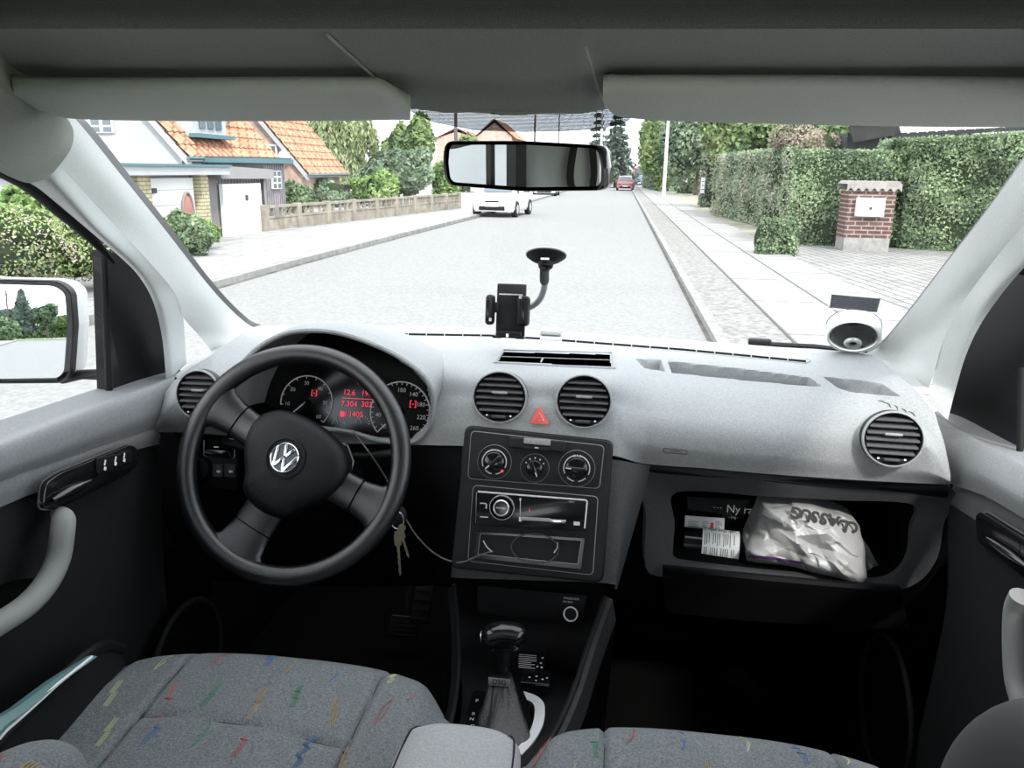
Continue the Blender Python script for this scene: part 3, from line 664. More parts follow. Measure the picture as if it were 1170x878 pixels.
# ---- thin charging cable from the lighter side to the radio box
cab = MB(); cp_ = [U(404, 494, y=1.17), U(420, 515, y=1.14), U(440, 545, y=1.16), U(462, 590, y=1.17), U(478, 615, y=1.15), U(500, 635, y=1.135), U(525, 643, y=1.125), U(550, 634, y=1.125), U(575, 627, y=1.14)]
cab.tube(cat(cp_, 60), .0014, mat('cable_sheath', (.09, .09, .09), .35), seg=6)
o = cab.build('cable'); recenter(o); tag(o, 'thin black cable looping from the instruments to the box below the radio', 'cable')
# ================================================================== centre console
cons_m = mat('console_plastic', (.009, .009, .01), .6, spec=.2, bump=(700, .3))
cons = thing('centre_console', 'low black centre console running back from the dashboard between the seats', 'centre console', (-.13, 1.1, .45))
m = MB()
# back wall beneath the stack, then the sloping floor with side walls
m.loft([[U(517, 650, 1.17), U(600, 660, 1.165), U(690, 667, 1.175)],
        [U(519, 668, 1.24), U(600, 676, 1.24), U(690, 683, 1.24)],
        [U(521, 715, 1.24), U(600, 722, 1.24), U(680, 726, 1.24)],
        [U(525, 760, 1.17), U(600, 768, 1.17), U(668, 772, 1.17)],
        [U(528, 800, 1.05), U(600, 808, 1.04), U(655, 812, 1.05)],
        [U(520, 850, .93), U(580, 858, .92), U(640, 850, .93)],
        [U(500, 900, .82), U(560, 905, .82), U(615, 900, .82)]], cons_m, n=30, k=6)
m.build('console_body', cons)
m = MB() # slim upper ledge with the socket
m.plate(rpoly([U(545, 668, 1.226), U(672, 680, 1.226), U(664, 712, 1.216), U(545, 700, 1.216)], .006), (0, -.95, .3), .006, .002, cons_m)
m.tube(cat([U(565, 696, 1.212), U(600, 703, 1.208), U(632, 704, 1.21)], 16), .0015, plastic_b, seg=6)
m.build('ashtray_flap', cons)
m = MB(); o = U(652, 702, y=1.2); M = frame(o, (0, -.9, .42)); m.lathe([(.0102, 0), (.0112, .0035), (.0122, .0035), (.013, 0)], bright_m, M); m.lathe([(.0105, .001), (.0095, -.004), (.0003, -.004)], plastic_b, M); m.build('power_socket', cons, label='chrome ringed power socket')
m = MB(); o = U(653, 684.5, y=1.205); M = frame(o, (0, -.95, .3)); m.text('PASSENGER', .0052, white_m, M); m.text('AIR BAG', .0046, white_m, M@Matrix.Translation((-.006, -.006, 0))); m.build('airbag_lettering', cons)
for pts, nm in ((((519, 668, 1.19), (521, 690, 1.18), (524, 730, 1.14), (522, 790, 1.02), (508, 850, .9), (490, 900, .8)), 'a'),):
    m = MB(); L = cat([U(a, b, y=Y) for a, b, Y in pts], 40); m.grid(np.stack([L, [p+np.array([-.012, 0, -.01]) for p in L], [p+np.array([-.02, .02, -.3]) for p in L]], 1), cons_m); m.tube(L, .004, cons_m, seg=8); m.build('console_side', cons)
m = MB(); L = cat([U(a, b, y=Y) for a, b, Y in ((692, 682, 1.2), (672, 738, 1.14), (655, 790, 1.04), (632, 840, .94), (600, 885, .85))], 40)
m.grid(np.stack([L, [p+np.array([.012, .0, -.004]) for p in L], [p+np.array([.020, .01, -.05]) for p in L]], 1), mat('console_flank', (.03, .031, .031), .6, spec=.2, noise=(60, .2)), flip=True); m.grid(np.stack([[p+np.array([.020, .01, -.05]) for p in L], [p+np.array([.01, .03, -.3]) for p in L]], 1), matte_b); m.tube(L, .005, cons_m, seg=8); m.build('console_side', cons, label='scuffed grey console side')
# silver gate trim
gp = plane3(U(545, 815, y=1.0), U(620, 800, y=1.04), U(600, 862, y=.915))
m = MB(); a_ = cat([gp.hit(*q, .006) for q in ((598, 790), (614, 796), (622, 806), (621, 826), (611, 846), (596, 863))], 30); b_ = cat([gp.hit(*q, .006) for q in ((602, 800), (608, 803), (611, 810), (609, 826), (602, 842), (590, 856))], 30)
m.grid(np.stack([a_, b_], 1), bright_m); m.grid(np.stack([a_, [p-gp.n*.004 for p in a_]], 1), silver)
m.build('gate_trim', cons, label='satin silver gate trim')
m = MB(); pl = rpoly([gp.hit(*q, .003) for q in ((540, 790), (604, 795), (606, 826), (585, 862), (527, 855))], .012); m.prism(pl, gp.n*.002, gloss_b)
for (x, y) in ((545, 801), (541, 816), (539, 822), (540, 830)):
    o = gp.hit(x, y, .0058); m.text('PRND'[int(y > 805)+int(y > 818)+int(y > 825)], .009, white_m, frame(o, gp.n))
m.build('gate_plate', cons)
# note card and little remote-like box beside the lever
o = U(610, 756, y=1.13); nc_ = thing('note_card', 'small black card with fine white print lying behind the gear lever', 'card', o)
cpn = plane3(U(592, 748, y=1.16), U(625, 748, y=1.16), U(606, 770, y=1.11))
m = MB(); m.prism([cpn.hit(*q) for q in ((591, 745), (625, 748), (622, 766), (589, 763))], cpn.n*.002, gloss_b)
for i, y in enumerate(np.arange(748, 763, 2.1)):
    w = 20 if i < 4 else 14+(i % 2)*4; a, b = cpn.hit(593-.1*i, y, .0024), cpn.hit(593+w, y+w*.08, .0024); mm = frame((a+b)/2, cpn.n, b-a); m.box((0, 0, 0), (np.linalg.norm(b-a), .0007, .0002), white_m, mm)
for (x, y) in ((620, 752), (618, 758), (614, 762), (619, 763)): m.lathe([(.0003, 0), (.0018, 0)], white_m, frame(cpn.hit(x, y, .0025), cpn.n), seg=10)
m.build('card_face', nc_)
o = U(617, 777, y=1.09); kp2 = plane3(U(600, 772, y=1.11), U(635, 775, y=1.11), U(606, 790, y=1.06)); bx = thing('button_box', 'small black box with white symbols under the printed card', 'button box', o)
m = MB(); m.plate(rpoly([kp2.hit(*q) for q in ((597, 770), (630, 772), (628, 788), (594, 785))], .003), kp2.n, .008, .002, gloss_b)
for (x, y) in ((605, 774), (613, 773), (612.5, 778), (620, 776.5), (625, 775)): m.lathe([(.0003, 0), (.0016, 0)], white_m, frame(kp2.hit(x, y, .0084), kp2.n), seg=8)
a, b = kp2.hit(612, 783, .0084), kp2.hit(627, 784, .0084); m.box((0, 0, 0), (np.linalg.norm(b-a), .0008, .0002), silver, frame((a+b)/2, kp2.n, b-a)); m.build('box_case', bx)
# gear selector
go = gp.hit(578, 830); gear = thing('gear_selector', 'black gear lever with T-shaped silver-tipped knob and leather boot', 'gear lever', go)
top = U(576, 727, y=1.03); neck = U(573, 772, y=1.03); basep = gp.hit(574, 842, .004)
boot_m = mat('boot_leather', (.008, .008, .009), .38, spec=.5, bump=(300, .5))
m = MB(); rings = []
for t_, r in ((0, .014), (.12, .017), (.3, .021), (.5, .025), (.7, .031), (.88, .037), (1, .036)):
    c = neck*(1-t_)+basep*t_; q = np.linspace(0, 2*PI, 48, endpoint=False)
    rings.append([c+np.array([math.cos(a)*r*(1+.16*math.sin(4*a+3*t_)), math.sin(a)*r*1.1*(1+.16*math.sin(4*a+3*t_)), 0]) for a in q])
m.loftrings(rings, boot_m, cap=(True, False)); m.tube([rings[i][30]+np.array([0, 0, .001]) for i in range(7)], .0009, plastic_b, seg=5); m.build('boot', gear)
m = MB(); m.tube(cat([neck+np.array([0, 0, -.005]), (neck+top)/2+np.array([0, 0, 0]), top], 12), [.013]*4+[.015]*4+[.02]*4, plastic_b, seg=16, flat=.8); m.box(neck+np.array([.0, -.0155, .004]), (.034, .012, .014), plastic_b, bev=.003)
m.build('lever_shaft', gear)
m = MB(); a, b = U(552, 728, y=1.03), U(600, 726, y=1.03); pth = [a+(b-a)*k+np.array([0, 0, -.010*(2*k-1)**2]) for k in np.linspace(.04, 1, 14)]
m.tube(pth, [.012, .018, .021, .022, .0225, .0225, .0225, .0225, .022, .022, .0215, .02, .017, .008], gloss_b, seg=18); m.tube(pth[2:12], [.006]*10, plastic_b, seg=8, M=Matrix.Translation((0, -.018, .012)))
kn = m.build('lever_knob', gear)
m = MB(); m.tube([a+(b-a)*-.04, a+(b-a)*.12], [.009, .0115], silver, seg=14); m.build('release_button', kn, label='silver release button')
m = MB(); c = neck+np.array([.0, -.0225, .004]); M = frame(c, (0, -1, .25)); m.box((0, 0, 0), (.034, .012, .001), silver, M, bev=.0004); m.text('DSG', .011, plastic_b, M@Matrix.Translation((0, 0, .001))); m.build('lever_badge', gear)
# armrest
ao = U(530, 860, y=.66); arm = thing('armrest', 'dark grey leather centre armrest with stitched edges between the seats', 'armrest', ao-np.array([0, 0, .06]))
m = MB(); fr = U(531, 826, y=.76); hw = .072; rings = []
for dy, k, dz in ((.012, .1, -.03), (.010, .5, -.018), (.004, .8, -.008), (-.015, .95, -.001), (-.05, 1, 0), (-.12, 1.02, 0), (-.25, 1.03, -.002), (-.4, 1.03, -.004)):
    ring = []
    for q in np.linspace(0, 2*PI, 48, endpoint=False):
        c, s = math.cos(q), math.sin(q); x = math.copysign(abs(c)**.55, c)*hw*k; z = math.copysign(abs(s)**.6, s)*.036*min(1, k+.05)
        ring.append((fr[0]+x, fr[1]+dy, fr[2]-.033+z+dz+(.004*(1-(x/hw)**2) if s > 0 else 0)))
    rings.append(ring)
m.loftrings(rings, arm_leather); m.build('armrest_pad', arm)
m = MB()
for sx in (-1, 1):
    idx = 12+sx*-7; Lp = [np.array(r[idx % 48])+np.array([0, 0, .0004]) for r in rings]; Lc = cat(Lp, 90); m.tube(Lc, .0011, plastic_b, seg=5)
    for i in range(8, 88, 2):
        a, b = Lc[i]+np.array([-sx*.004, 0, .0008]), Lc[i+1]+np.array([-sx*.004, 0, .0008]); m.tube([a, a+(b-a)*.7], .0005, plastic, seg=4)
m.build('stitched_seam', arm)
# ================================================================== seats
mc = [mat('stitch_red', (.34, .09, .09), .9), mat('stitch_blue', (.07, .14, .28), .9), mat('stitch_green', (.07, .21, .13), .9), mat('stitch_yellow', (.38, .41, .22), .9), mat('stitch_orange', (.33, .22, .09), .9)]
seam_m = mat('seam_shadow', (.03, .03, .03), .95)
def seat(name, label, x0, yf, zt, hw, spots, lean=0):
    s = thing(name, label, 'car seat', (x0, yf-.28, .45)); nu, nv = 81, 70
    def top(u, v):      # u -1..1 across, v 0 front .. 1 back
        w = hw*(1-.04*(1-v)**2)
        y = yf-.05*abs(u)**3-.03*max(0, abs(u)-.8)*5*.4-v*.52
        x = x0+u*w
        z = zt+.022*max(0, (abs(u)-.45)/.55)**1.5*min(1, v*5)-.05*max(0, abs(u)-.86)**1.3*7-.06*max(0, .10-v)**1.5*14-.012*v
        z += .006*math.cos(u*PI*.9)*min(1, v*6)
        for su in (-.6, .62): z -= .007*math.exp(-((u-su*(1-.12*v))/.018)**2)
        if abs(u) < .62: z -= .006*math.exp(-((v-.34-.03*u)/.012)**2)
        return np.array([x, y, z])
    m = MB(); us = np.sin(np.linspace(-1, 1, nu)*PI/2*.98)/math.sin(PI/2*.98); R = np.array([[top(u, v**1.3) for v in np.linspace(0, 1, nv)] for u in us])
    R = np.array([[top(u, v**1.3) for v in np.linspace(0, 1, nv)] for u in np.linspace(-1, 1, 161)])
    m.grid(R, fabric)
    # skirts: front and both sides roll under
    for E2, out in ((R[:, 0], (0, 1, 0)), (R[0], (-1, 0, 0)), (R[-1], (1, 0, 0))):
        o_ = np.array(out, float); m.grid(np.stack([E2]+[E2+o_*a+np.array([0, 0, b]) for a, b in ((.008, -.006), (.014, -.018), (.016, -.04), (.006, -.09), (-.02, -.16))], 1), fabric)
    for E2, su in ((None, -.6), (None, .62)): m.tube([top(su*(1-.12*v), v)+np.array([0, 0, -.0005]) for v in np.linspace(.0, 1, 40)], .0014, seam_m, seg=5)
    m.tube([top(u, .34+.03*u)+np.array([0, 0, -.0005]) for u in np.linspace(-.57, .6, 40)], .0014, seam_m, seg=5)
    rnd = random.Random(spots)
    k = 0
    for gv in range(6):
        for gu in range(8):
            u = -.9+gu*.255+rnd.uniform(-.05, .05)+(.12 if gv % 2 else 0); v = .09+gv*.15+rnd.uniform(-.03, .03)
            if abs(u) > .95: continue
            mm = mc[(gu*2+gv*3+rnd.randint(0, 1)) % 5]; kind = rnd.randint(0, 3); L = rnd.uniform(.014, .022)*1.0
            if kind == 0: sh = [(-.3, -.9), (.15, -.2), (-.15, .1), (.3, .9)]; sh = [(-.35, -1), (.1, -.35), (-.2, -.15), (.2, .3), (-.05, .45), (.4, 1)]
            elif kind == 1: sh = [(-.5, -.8), (-.1, .2), (.5, .8), (.1, -.2), (-.5, -.8)]
            elif kind == 2: sh = [(-.3, -1), (.1, 0), (-.1, .05), (.3, 1)]
            else: sh = [(-.5, -.7), (0, -.2), (.3, .8), (.35, .3), (0, -.35), (-.5, -.7)]
            an = rnd.uniform(.15, .6); ca, sa = math.cos(an), math.sin(an)
            pts = [top(max(-.99, min(.99, u+(a*ca-b*sa)*L/hw)), min(1, max(.01, v-(a*sa+b*ca)*L*1.4/.52)))+np.array([0, 0, .0006]) for a, b in sh]
            for q in range(3 if kind in (0, 2) else 1): m.tube([p+np.array([.0026*(q-1), 0, 0]) for p in pts], .00055, mm, seg=4)
    m.build('seat_cushion', s)
    m = MB(); m.box((x0, yf-.3, zt-.22), (hw*1.7, .45, .1), matte_b, bev=.02); m.box((x0-hw*.7, yf-.3, zt-.33), (.04, .5, .14), matte_b, bev=.01); m.box((x0+hw*.7, yf-.3, zt-.33), (.04, .5, .14), matte_b, bev=.01); m.build('seat_base', s)
    return s
def backrest(s, x0, yb, zb, hw, tilt, fm, hh=.6, head=True):
    m = MB(); rings = []; M = Matrix.Translation((x0, yb, zb))@Matrix.Rotation(math.radians(tilt), 4, 'X')
    for z, k, th in ((-.06, .8, .05), (-.02, .95, .07), (.06, 1, .085), (.25, 1, .08), (.42, .96, .07), (.53, .86, .06), (.58, .7, .04), (.6, .4, .015)):
        ring = []
        for q in np.linspace(0, 2*PI, 48, endpoint=False):
            c, sn = math.cos(q), math.sin(q); x = math.copysign(abs(c)**.6, c)*hw*k; y = math.copysign(abs(sn)**.7, sn)*th
            if y > 0: y += .035*max(0, (abs(x)/hw-.5)/.5)**1.5
            ring.append((x, y, z*hh/.6))
        rings.append(ring)
    m.loftrings(rings, fm, M=M); m.build('backrest', s)
    if head:
        m = MB()
        for sx in (-.06, .06): m.tube([(sx, -.01, hh-.02), (sx, -.01, hh+.09)], .006, silver, M=M)
        m.build('headrest_posts', s)
        m = MB(); m.loftrings([[(math.copysign(abs(math.cos(q))**.7, math.cos(q))*.125*k, -.01+math.copysign(abs(math.sin(q))**.7, math.sin(q))*.045*k, z) for q in np.linspace(0, 2*PI, 32, endpoint=False)] for z, k in ((hh+.07, .6), (hh+.085, .9), (hh+.13, 1), (hh+.19, .95), (hh+.22, .75), (hh+.23, .3))], fm, M=M); m.build('headrest', s)
sd = seat('driver_seat', 'grey patterned fabric seat behind the steering wheel', -.447, .968, .865, .247, 3)
backrest(sd, -.50, .37, .90, .24, 22, fabric, .42, False)
sp = seat('passenger_seat', 'grey patterned fabric seat in front of the open glovebox', .155, .905, .858, .247, 9)
backrest(sp, .23, .30, .90, .24, 22, fabric, .42, False)
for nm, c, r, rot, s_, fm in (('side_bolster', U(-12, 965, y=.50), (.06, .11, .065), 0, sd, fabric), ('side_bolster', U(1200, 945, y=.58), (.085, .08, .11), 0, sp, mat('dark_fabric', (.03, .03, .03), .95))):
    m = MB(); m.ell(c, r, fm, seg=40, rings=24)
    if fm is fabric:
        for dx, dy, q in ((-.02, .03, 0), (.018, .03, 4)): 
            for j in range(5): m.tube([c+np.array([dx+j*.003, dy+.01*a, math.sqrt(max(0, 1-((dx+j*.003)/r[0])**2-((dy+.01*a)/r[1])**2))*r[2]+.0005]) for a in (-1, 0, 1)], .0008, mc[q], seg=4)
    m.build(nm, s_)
# ================================================================== footwell, floor, firewall (setting)
carpet = mat('carpet', (.003, .003, .003), .98, spec=.02)
m = MB(); m.box((-.13, .2, .40), (1.5, 3.4, .06), carpet); m.box((-.13, 1.95, .74), (1.5, .06, .74), carpet); m.box((-.845, 1.45, .70), (.02, 1.1, .66), carpet); m.box((.645, 1.5, .70), (.02, 1.0, .66), carpet); struct(m.build('floor'), 'black carpeted footwell floor of the car', 'floor')
m = MB(); m.box((-.14, 1.30, .56), (.22, .9, .26), carpet, bev=.04); struct(m.build('trim_3'), 'carpeted tunnel under the centre console', 'tunnel')
ped = thing('pedals', 'black brake and accelerator pedals in the dark driver footwell', 'pedals', U(470, 700, y=1.6))
for px, py, w, h in ((462, 716, .07, .05), (483, 686, .045, .11)):
    m = MB(); c = U(px, py, y=1.6); m.box((0, 0, 0), (w, h, .012), plastic_b, frame(c, (0, -.8, .6)), bev=.004)
    for i in range(5): m.box((0, -h*.4+h*.2*i, .007), (w*.85, .003, .003), rubber, frame(c, (0, -.8, .6)))
    m.tube([c+np.array([0, .01, 0]), c+np.array([0, .14, .2])], .008, plastic_b); m.build('pedal', ped)
# ================================================================== doors
XL = -.80
def DL(px, py, dx=0.): return U(px, py, x=XL+dx)
def door(side):
    left = side == 'left'
    d = thing('door_1' if left else 'door_2', 'grey plastic inner side of the driver door below the window with the outside mirror' if left else 'grey plastic inner side of the passenger door beside the glovebox', 'car door', (-.86 if left else .62, .9, .45), kind='structure')
    return d
dl = door('left'); dr = door('right')
# left door: rows run from front (by the dash) to the rear
def rowsL(pts): return [DL(a, b, c) for a, b, c in pts]
def ext(row, n=1, dy=-1.4):
    a, b = row[-1], row[-2]; e = a+np.array([0, dy, 0]); return row+[a+np.array([0, dy*.3, 0]), e]
m = MB()
top = ext(rowsL([(200, 427, -.01), (175, 437, 0), (125, 455, 0), (60, 478, 0), (0, 500, 0)]))
crown = ext(rowsL([(200, 431, .035), (175, 442, .042), (125, 462, .045), (60, 487, .045), (0, 511, .045)]))
mid = ext(rowsL([(190, 465, .052), (172, 473, .058), (120, 492, .058), (60, 516, .058), (0, 538, .058)]))
sm1 = ext(rowsL([(180, 489, .045), (171, 491, .05), (120, 508, .05), (60, 529, .05), (0, 551, .05)]))
outer_t = [p+np.array([-.05, 0, .004]) for p in top]
m.loft([outer_t, top, crown, mid, sm1], door_m, n=40, k=8); m.build('belt_pad', dl)
m = MB()
s1 = [p+np.array([-.004, 0, .008]) for p in sm1]
s2 = ext(rowsL([(182, 508, .04), (174, 510, .045), (154, 514, .045), (60, 556, .045), (0, 580, .045)]))
m.loft([s1, [.5*a+.5*b+np.array([.004, 0, 0]) for a, b in zip(s1, s2)], s2], door_m, n=40, k=4)
s2b = [p+np.array([-.006, 0, -.002]) for p in s2]
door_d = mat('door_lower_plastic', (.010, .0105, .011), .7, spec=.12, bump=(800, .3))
l1 = ext(rowsL([(184, 560, .045), (176, 575, .05), (120, 600, .05), (60, 620, .05), (0, 650, .05)]))
l2 = ext(rowsL([(190, 680, .06), (180, 690, .065), (130, 720, .065), (60, 760, .065), (0, 800, .065)]))
l3 = [np.array([XL+.075, p[1], .45]) for p in l2]
m.build('middle_band', dl)
mk = MB(); mk.box((-.875, .75, .79), (.012, 1.66, .66), matte_b); mk.build('door_light_stop', dl)  # unseen black board added to stop daylight leaking through the door gap
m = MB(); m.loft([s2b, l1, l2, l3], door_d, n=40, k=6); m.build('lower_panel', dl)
dp = plane3(DL(45, 585, .068), DL(154, 520, .062), DL(45, 550, .066))
def switch_bank(par, pl, outline, cuppts, btns, lever, ic):
    m = MB(); m.plate(rpoly([pl.hit(*q) for q in outline], .01), pl.n, .008, .003, gloss_b); m.tube(rpoly([pl.hit(*q, .006) for q in outline], .01), .0014, plastic_d, closed=True, seg=6)
    h = m.build('handle_recess', par)
    if cuppts:
        m = MB(); cu = rpoly([pl.hit(*q, .0085) for q in cuppts], .01); m.loftrings([cu, [p-pl.n*.0 +(np.mean(cu, 0)-p)*.1-pl.n*.004 for p in cu]], matte_b, cap=(False, True)); m.build('finger_cup', h)
    m = MB(); L = cat([pl.hit(*q, .013) for q in lever], 20); m.tube(L, [.003+.004*math.sin(PI*i/19) for i in range(20)], gloss_b, seg=10); m.build('door_opener', h)
    for a, b, w, hh in btns:
        m = MB(); m.plate(rpoly([pl.hit(a-w, b-hh, .0085), pl.hit(a+w, b-hh-w*.4, .0085), pl.hit(a+w, b+hh-w*.4, .0085), pl.hit(a-w, b+hh, .0085)], .003), pl.n, .004, .001, plastic_b)
        m.box((0, 0, 0), (.008, .003, .0006), white_m, frame(pl.hit(a, b-hh*.45, .0130), pl.n)); m.box((0, 0, 0), (.005, .005, .0006), white_m, frame(pl.hit(a, b+hh*.3, .0130), pl.n)); m.build('window_switch', h)
switch_bank(dl, dp, [(43, 583), (45, 553), (62, 541), (144, 508), (153, 512), (154, 530), (140, 543), (60, 582)], [(62, 556), (106, 537), (106, 545), (92, 556), (66, 566)], [(120, 533, 12, 9), (132, 528, 6, 7), (142, 524, 6, 7)], [(60, 572), (80, 562), (104, 550)], None)
# pull handle, a bent grey grip
m = MB(); gm = mat('pull_handle_grey', (.18, .185, .18), .6, spec=.35, bump=(700, .2))
pth = cat([U(66, 585, x=-.735), U(72, 592, x=-.71), U(71, 610, x=-.70), U(66, 640, x=-.695), U(52, 668, x=-.69), U(30, 692, x=-.685), U(0, 712, x=-.68), U(-40, 735, x=-.68)], 40)
m.tube(pth, [.010+.005*min(1, i/6) for i in range(40)], gm, seg=16, flat=.8); m.build('pull_handle', dl, label='light grey pull handle')
m = MB(); m.ell(U(2, 691, x=-.72), (.04, .06, .012), matte_b); m.build('handle_well', dl)
# door pocket rim
m = MB(); pk = cat([U(138, 742, x=-.68), U(120, 738, x=-.67), U(95, 752, x=-.665), (U(55, 790, x=-.66)), U(0, 845, x=-.66), U(-60, 900, x=-.66)], 40); m.tube(pk, .008, plastic_b, seg=10)
m.grid(np.stack([pk, [p+np.array([.01, 0, -.05]) for p in pk], [np.array([p[0]+.0, p[1], .47]) for p in pk]], 1), door_d); m.build('door_pocket', dl)
m = MB(); c = U(215, 760, x=-.70); m.tube([c+np.array([.0, .11*math.cos(a), .11*math.sin(a)]) for a in np.linspace(0, 2*PI, 48, endpoint=False)], .005, door_d, closed=True); m.lathe([(.105, .0), (.06, .01), (.001, .012)], matte_b, frame(c, (1, 0, 0), (0, 1, 0))); m.build('speaker_grille', dl)
# folded map in the pocket
mp = MB(); A = [U(105, 749, x=-.650), U(60, 778, x=-.650), U(20, 808, x=-.650), U(-8, 825, x=-.650), U(-30, 850, x=-.650)]; B = [U(105, 751, x=-.645), U(66, 782, x=-.64), U(30, 815, x=-.64), U(8, 834, x=-.64), U(-20, 866, x=-.64)]
mp.grid(np.stack([A, [.6*a+.4*b+np.array([.008, 0, 0]) for a, b in zip(A, B)], B, [p+np.array([-.006, 0, -.004]) for p in B], [p+np.array([-.012, 0, -.004]) for p in A], A], 1), mat('map_paper', (.13, .24, .24), .5)); mp.tube(B, .002, white_m, seg=5)
o = mp.build('folded_map'); recenter(o); tag(o, 'pale green folded map with a white edge standing in the driver door pocket', 'map')
# right door
XR = .60
def DR(px, py, dx=0.): return U(px, py, x=XR-dx)
def rowsR(pts): return [DR(a, b, c) for a, b, c in pts]
m = MB()
top = ext(rowsR([(1070, 470, -.02), (1080, 478, 0), (1120, 500, 0), (1170, 527, 0), (1230, 560, 0)]))
crown = ext(rowsR([(1070, 478, .02), (1080, 486, .02), (1120, 509, .022), (1170, 537, .022), (1230, 570, .022)]))
mid = ext(rowsR([(1082, 520, .045), (1090, 528, .048), (1123, 545, .05), (1170, 572, .05), (1230, 607, .05)]))
sm1 = ext(rowsR([(1084, 552, .04), (1090, 555, .042), (1123, 566, .045), (1170, 593, .045), (1230, 630, .045)]))
m.loft([[p+np.array([.05, 0, .004]) for p in top], top, crown, mid, sm1], door_m, n=40, k=8); m.build('belt_pad', dr)
m = MB(); s1 = [p+np.array([.008, 0, 0]) for p in sm1]
l1 = ext(rowsR([(1083, 600, .05), (1095, 640, .055), (1130, 680, .055), (1170, 720, .055), (1230, 770, .055)]))
l2 = ext(rowsR([(1080, 700, .06), (1090, 740, .065), (1130, 790, .065), (1170, 830, .065), (1230, 900, .065)]))
rdm = mat('right_door_plastic', (.05, .052, .053), .62, spec=.3, bump=(800, .3))
s2 = ext(rowsR([(1084, 575, .045), (1092, 580, .048), (1123, 600, .05), (1170, 630, .05), (1230, 670, .05)]))
m.loft([s1, s2], rdm, n=40); m.build('middle_band', dr)
mk = MB(); mk.box((.68, .75, .78), (.012, 1.66, .64), matte_b); mk.build('door_light_stop', dr)  # same added black board, blocking stray daylight on this side
m = MB(); m.loft([s2, l1, l2, [np.array([XR-.075, p[1], .45]) for p in l2]], door_d, n=40, k=6); m.build('lower_panel', dr)
rp = plane3(DR(1121, 596, .054), DR(1170, 640, .054), DR(1121, 620, .054))
switch_bank(dr, rp, [(1120, 588), (1128, 585), (1172, 612), (1230, 650), (1230, 700), (1172, 657), (1122, 619)], [(1130, 594), (1165, 616), (1165, 634), (1150, 632), (1132, 612)], [], [(1128, 616), (1150, 632), (1175, 650)], None)
m = MB(); m.tube(cat([U(1168, 682, x=.5), U(1161, 700, x=.5), U(1160, 740, x=.5), U(1163, 780, x=.5), U(1175, 820, x=.5)], 24), .014, gm, seg=14); m.build('pull_handle', dr, label='light grey pull handle')
m = MB(); c = U(1010, 810, x=.52); m.tube([c+np.array([.0, .13*math.cos(a), .13*math.sin(a)]) for a in np.linspace(0, 2*PI, 48, endpoint=False)], .005, door_d, closed=True); m.lathe([(.12, .0), (.06, -.01), (.001, -.012)], matte_b, frame(c, (1, 0, 0), (0, 1, 0))); m.build('speaker_grille', dr)
# ================================================================== pillars (setting)
def strip(name, lines, n, mt, label, cat_, k=5, back=None):
    m = MB(); m.loft([[U(a, b, y=Y) for a, b, Y in L] for L in lines], mt, n=n, k=k)
    return m
# left windscreen pillar: from windscreen edge to door-frame edge
PL = [[(66,128,.93),(85,135,.95),(140,202,1.08),(185,258,1.2),(235,322,1.38),(262,352,1.5),(285,372,1.6),(300,378,1.6)],
      [(72,150,.90),(84,163,.92),(135,222,1.05),(178,275,1.17),(225,335,1.33),(250,365,1.45),(272,384,1.52),(285,392,1.5)],
      [(52,178,.87),(70,192,.89),(120,246,1.02),(162,290,1.12),(200,335,1.24),(209,362,1.29),(226,382,1.38),(244,404,1.42)]]
m = MB(); m.loft([[U(a, b, y=Y) for a, b, Y in L] for L in PL], pillar_m, n=60, k=8)
PL2 = [[(52,178,.87),(70,192,.89),(120,246,1.02),(162,290,1.12),(200,335,1.24),(209,362,1.29),(211,385,1.31),(213,416,1.31)],
       [(40,200,.86),(60,209,.87),(110,262,.99),(150,300,1.1),(172,326,1.17),(185,350,1.21),(193,385,1.25),(197,430,1.26)],
       [(28,206,.88),(45,216,.9),(100,262,1.01),(135,292,1.1),(158,315,1.16),(175,345,1.2),(185,385,1.24),(190,434,1.25)]]
m.loft([[U(a, b, y=Y) for a, b, Y in L] for L in PL2], pillar_m, n=60, k=8)
# thickness towards the outside
for L in (PL[0], PL2[2]):
    e = cat([U(a, b, y=Y) for a, b, Y in L], 50); m.grid(np.stack([e, [p+np.array([-.02, .05, 0]) for p in e]], 1), plastic_b)
# foot under the small quarter window
m.loft([[U(197, 430, y=1.26), U(214, 419, y=1.3), U(236, 404, y=1.4), U(262, 392, y=1.44)], [U(203, 432, y=1.24), U(214, 424, y=1.26), U(238, 410, y=1.3), U(262, 400, y=1.38)]], pillar_m, n=20, k=3)
struct(m.build('trim_1'), 'light grey plastic windscreen pillar on the driver side', 'pillar')
# right pillar
PR = [[(1200,140,1.0),(1170,182,1.08),(1125,244,1.2),(1080,302,1.34),(1040,354,1.47),(1012,388,1.56),(1000,399,1.6),(990,404,1.6)],
      [(1215,165,.98),(1178,215,1.06),(1135,268,1.18),(1095,318,1.3),(1060,362,1.42),(1040,392,1.5),(1022,410,1.54),(1005,416,1.5)],
      [(1235,190,.96),(1190,235,1.04),(1150,280,1.15),(1115,325,1.26),(1092,358,1.33),(1078,388,1.37),(1068,425,1.38),(1061,444,1.38)]]
m = MB(); m.loft([[U(a, b, y=Y) for a, b, Y in L] for L in PR], pillar_m, n=60, k=8)
PR2 = [[(1235,190,.96),(1190,235,1.04),(1150,280,1.15),(1115,325,1.26),(1092,358,1.33),(1078,388,1.37),(1068,425,1.38),(1060,458,1.36)],
       [(1240,215,.95),(1200,262,1.02),(1165,300,1.12),(1130,338,1.21),(1108,370,1.29),(1096,402,1.33),(1086,440,1.35),(1078,476,1.33)],
       [(1245,225,.97),(1205,275,1.03),(1170,306,1.12),(1140,342,1.2),(1118,375,1.27),(1103,408,1.32),(1092,445,1.34),(1083,480,1.33)]]
